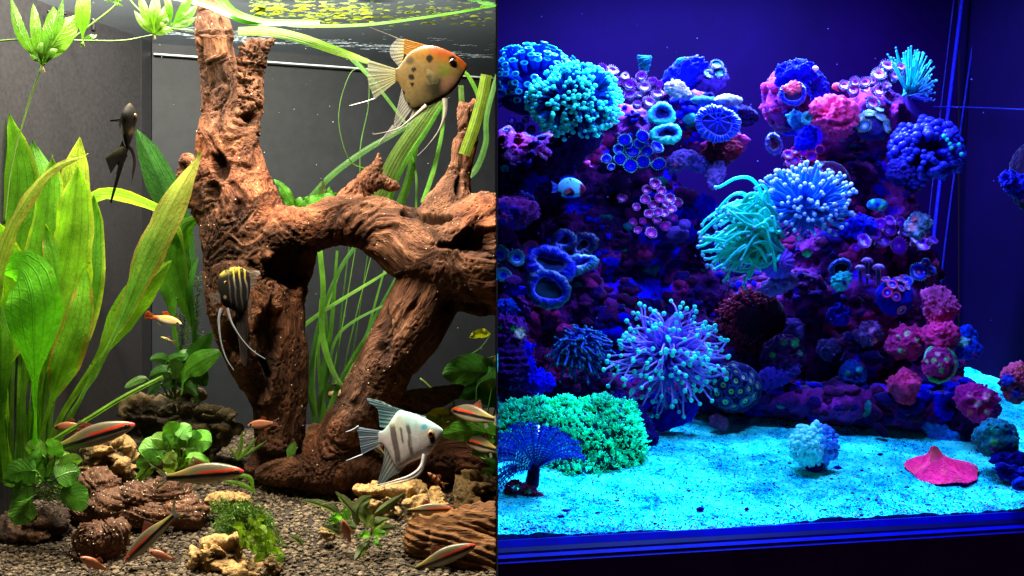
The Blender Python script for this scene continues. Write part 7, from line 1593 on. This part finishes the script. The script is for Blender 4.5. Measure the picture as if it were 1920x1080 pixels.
fin(cf, [(1048, 348), (1047, 353), (1048, 359)], [(1033, 338), (1036, 350), (1034, 362)], d, tc(60, 120, 240), 'tail_fin', 1, .9, tuple(tc(10, 60, 220)), mat=F_SKIN)
fin(cf, [(1052, 341), (1066, 334), (1080, 336)], [(1048, 333), (1062, 328), (1076, 330)], d, tc(30, 60, 230), 'dorsal_fin', 1, 1, tuple(tc(4, 6, 60)), mat=F_SKIN)
fin(cf, [(1070, 352), (1072, 358)], [(1058, 356), (1060, 366)], d - .0065, tc(100, 20, 50), 'pectoral_fin', 1, 1, dy=-4, mat=F_SKIN)
fin(cf, [(1060, 370), (1072, 372)], [(1060, 376), (1068, 378)], d, tc(40, 20, 200), 'pelvic_fin', 1, 1, mat=F_SKIN)
eye(cf, 1088, 349, 2.6, d, 5.5, (.05, .05, .5), .6)

# banded brittle star arms, sea cucumber
bs = thing('brittle_star', P(1560, 780, .28), 'banded brittle star arms lying along the foot of the pillar', 'brittle star')
for pts in ([(1620, 762), (1590, 770), (1560, 780), (1530, 782), (1508, 772), (1480, 782)], [(1508, 782), (1480, 788), (1450, 790), (1428, 804)]):
    mb = MB(); p = spline(np.array([P(x, y, .25) for x, y in pts]), 110); s = np.linspace(0, len(pts) * 12, 110); band = (np.sin(s) > .3)
    a = np.linspace(0, 2 * PI, 8, endpoint=False); t_, N_, B_ = frames(p); r_ = U(np.linspace(4.2, 2.0, 110)) * (1 + .15 * band); V = p[:, None] + r_[:, None, None] * (N_[:, None] * np.cos(a)[None, :, None] + B_[:, None] * np.sin(a)[None, :, None])
    mb.add(V.reshape(-1, 3), gridq(110, 8, True), None, np.repeat(np.where(band[:, None], tc(120, 90, 190), tc(14, 4, 50)), 8, 0)); mb.build('arm', F_ROUGH, bs)
lump('small dark sea cucumber on the shaded sand left of the red cap', 1651, 806, .18, 18, 9, tc(20, 6, 50), 'sea cucumber', 'sea_cucumber', .002, 60, shape=lambda q, v, k: q @ np.array(Matrix.Rotation(math.radians(-42), 3, 'Y')))
mb = MB(); v, f = ico(1)
for _ in range(70): mb.add(v * random.uniform(.0003, .0011) + P(random.uniform(940, 1915), random.uniform(20, 700), random.uniform(-.05, .3)), None, f, tc(110, 90, 220))
mb.build('floating_specks', F_TENT, kind='stuff')
for (x, y, r) in ((996, 997, 10), (1052, 970, 7), (1156, 940, 5), (1312, 955, 7), (1400, 995 - 40, 5), (1545, 958, 6), (1570, 880, 10), (1120, 962, 4), (1060, 960, 8), (1650, 852, 5), (1700, 915, 4)):
    # stones on the sand: solve the depth at which the sand shows at this pixel
    best = min(np.linspace(-.19, .6, 400), key=lambda dd: abs(540 - float(floorR(P(x, y, dd)[0], dd)) / U(1, dd) - y))
    lump('', x, y, float(best), r, r * .6, tc(6, 16, 130), 'stone', 'pebble', .002, 120, sub=3)
for i, o in enumerate([o for o in bpy.data.objects if o.name.startswith('pebble')]):
    o['label'] = ['dark blue pebble on the sand near the bottom left corner of the blue tank', 'dark pebble on the sand right of the corner pebble', 'small dark pebble just right of the green star polyp rock', 'dark pebble on the front sand below the ring polyp ball', 'small dark pebble on the sand in the middle front', 'dark pebble in front of the white bubble coral', 'dark chunk of rubble touching the plug of the bubble coral', 'tiny dark pebble below the green polyps', 'flat dark pebble in the lower left sand', 'small pebble on sand between bubble coral and red cap', 'tiny pebble in front left of the red cap'][i]
CLIP = None
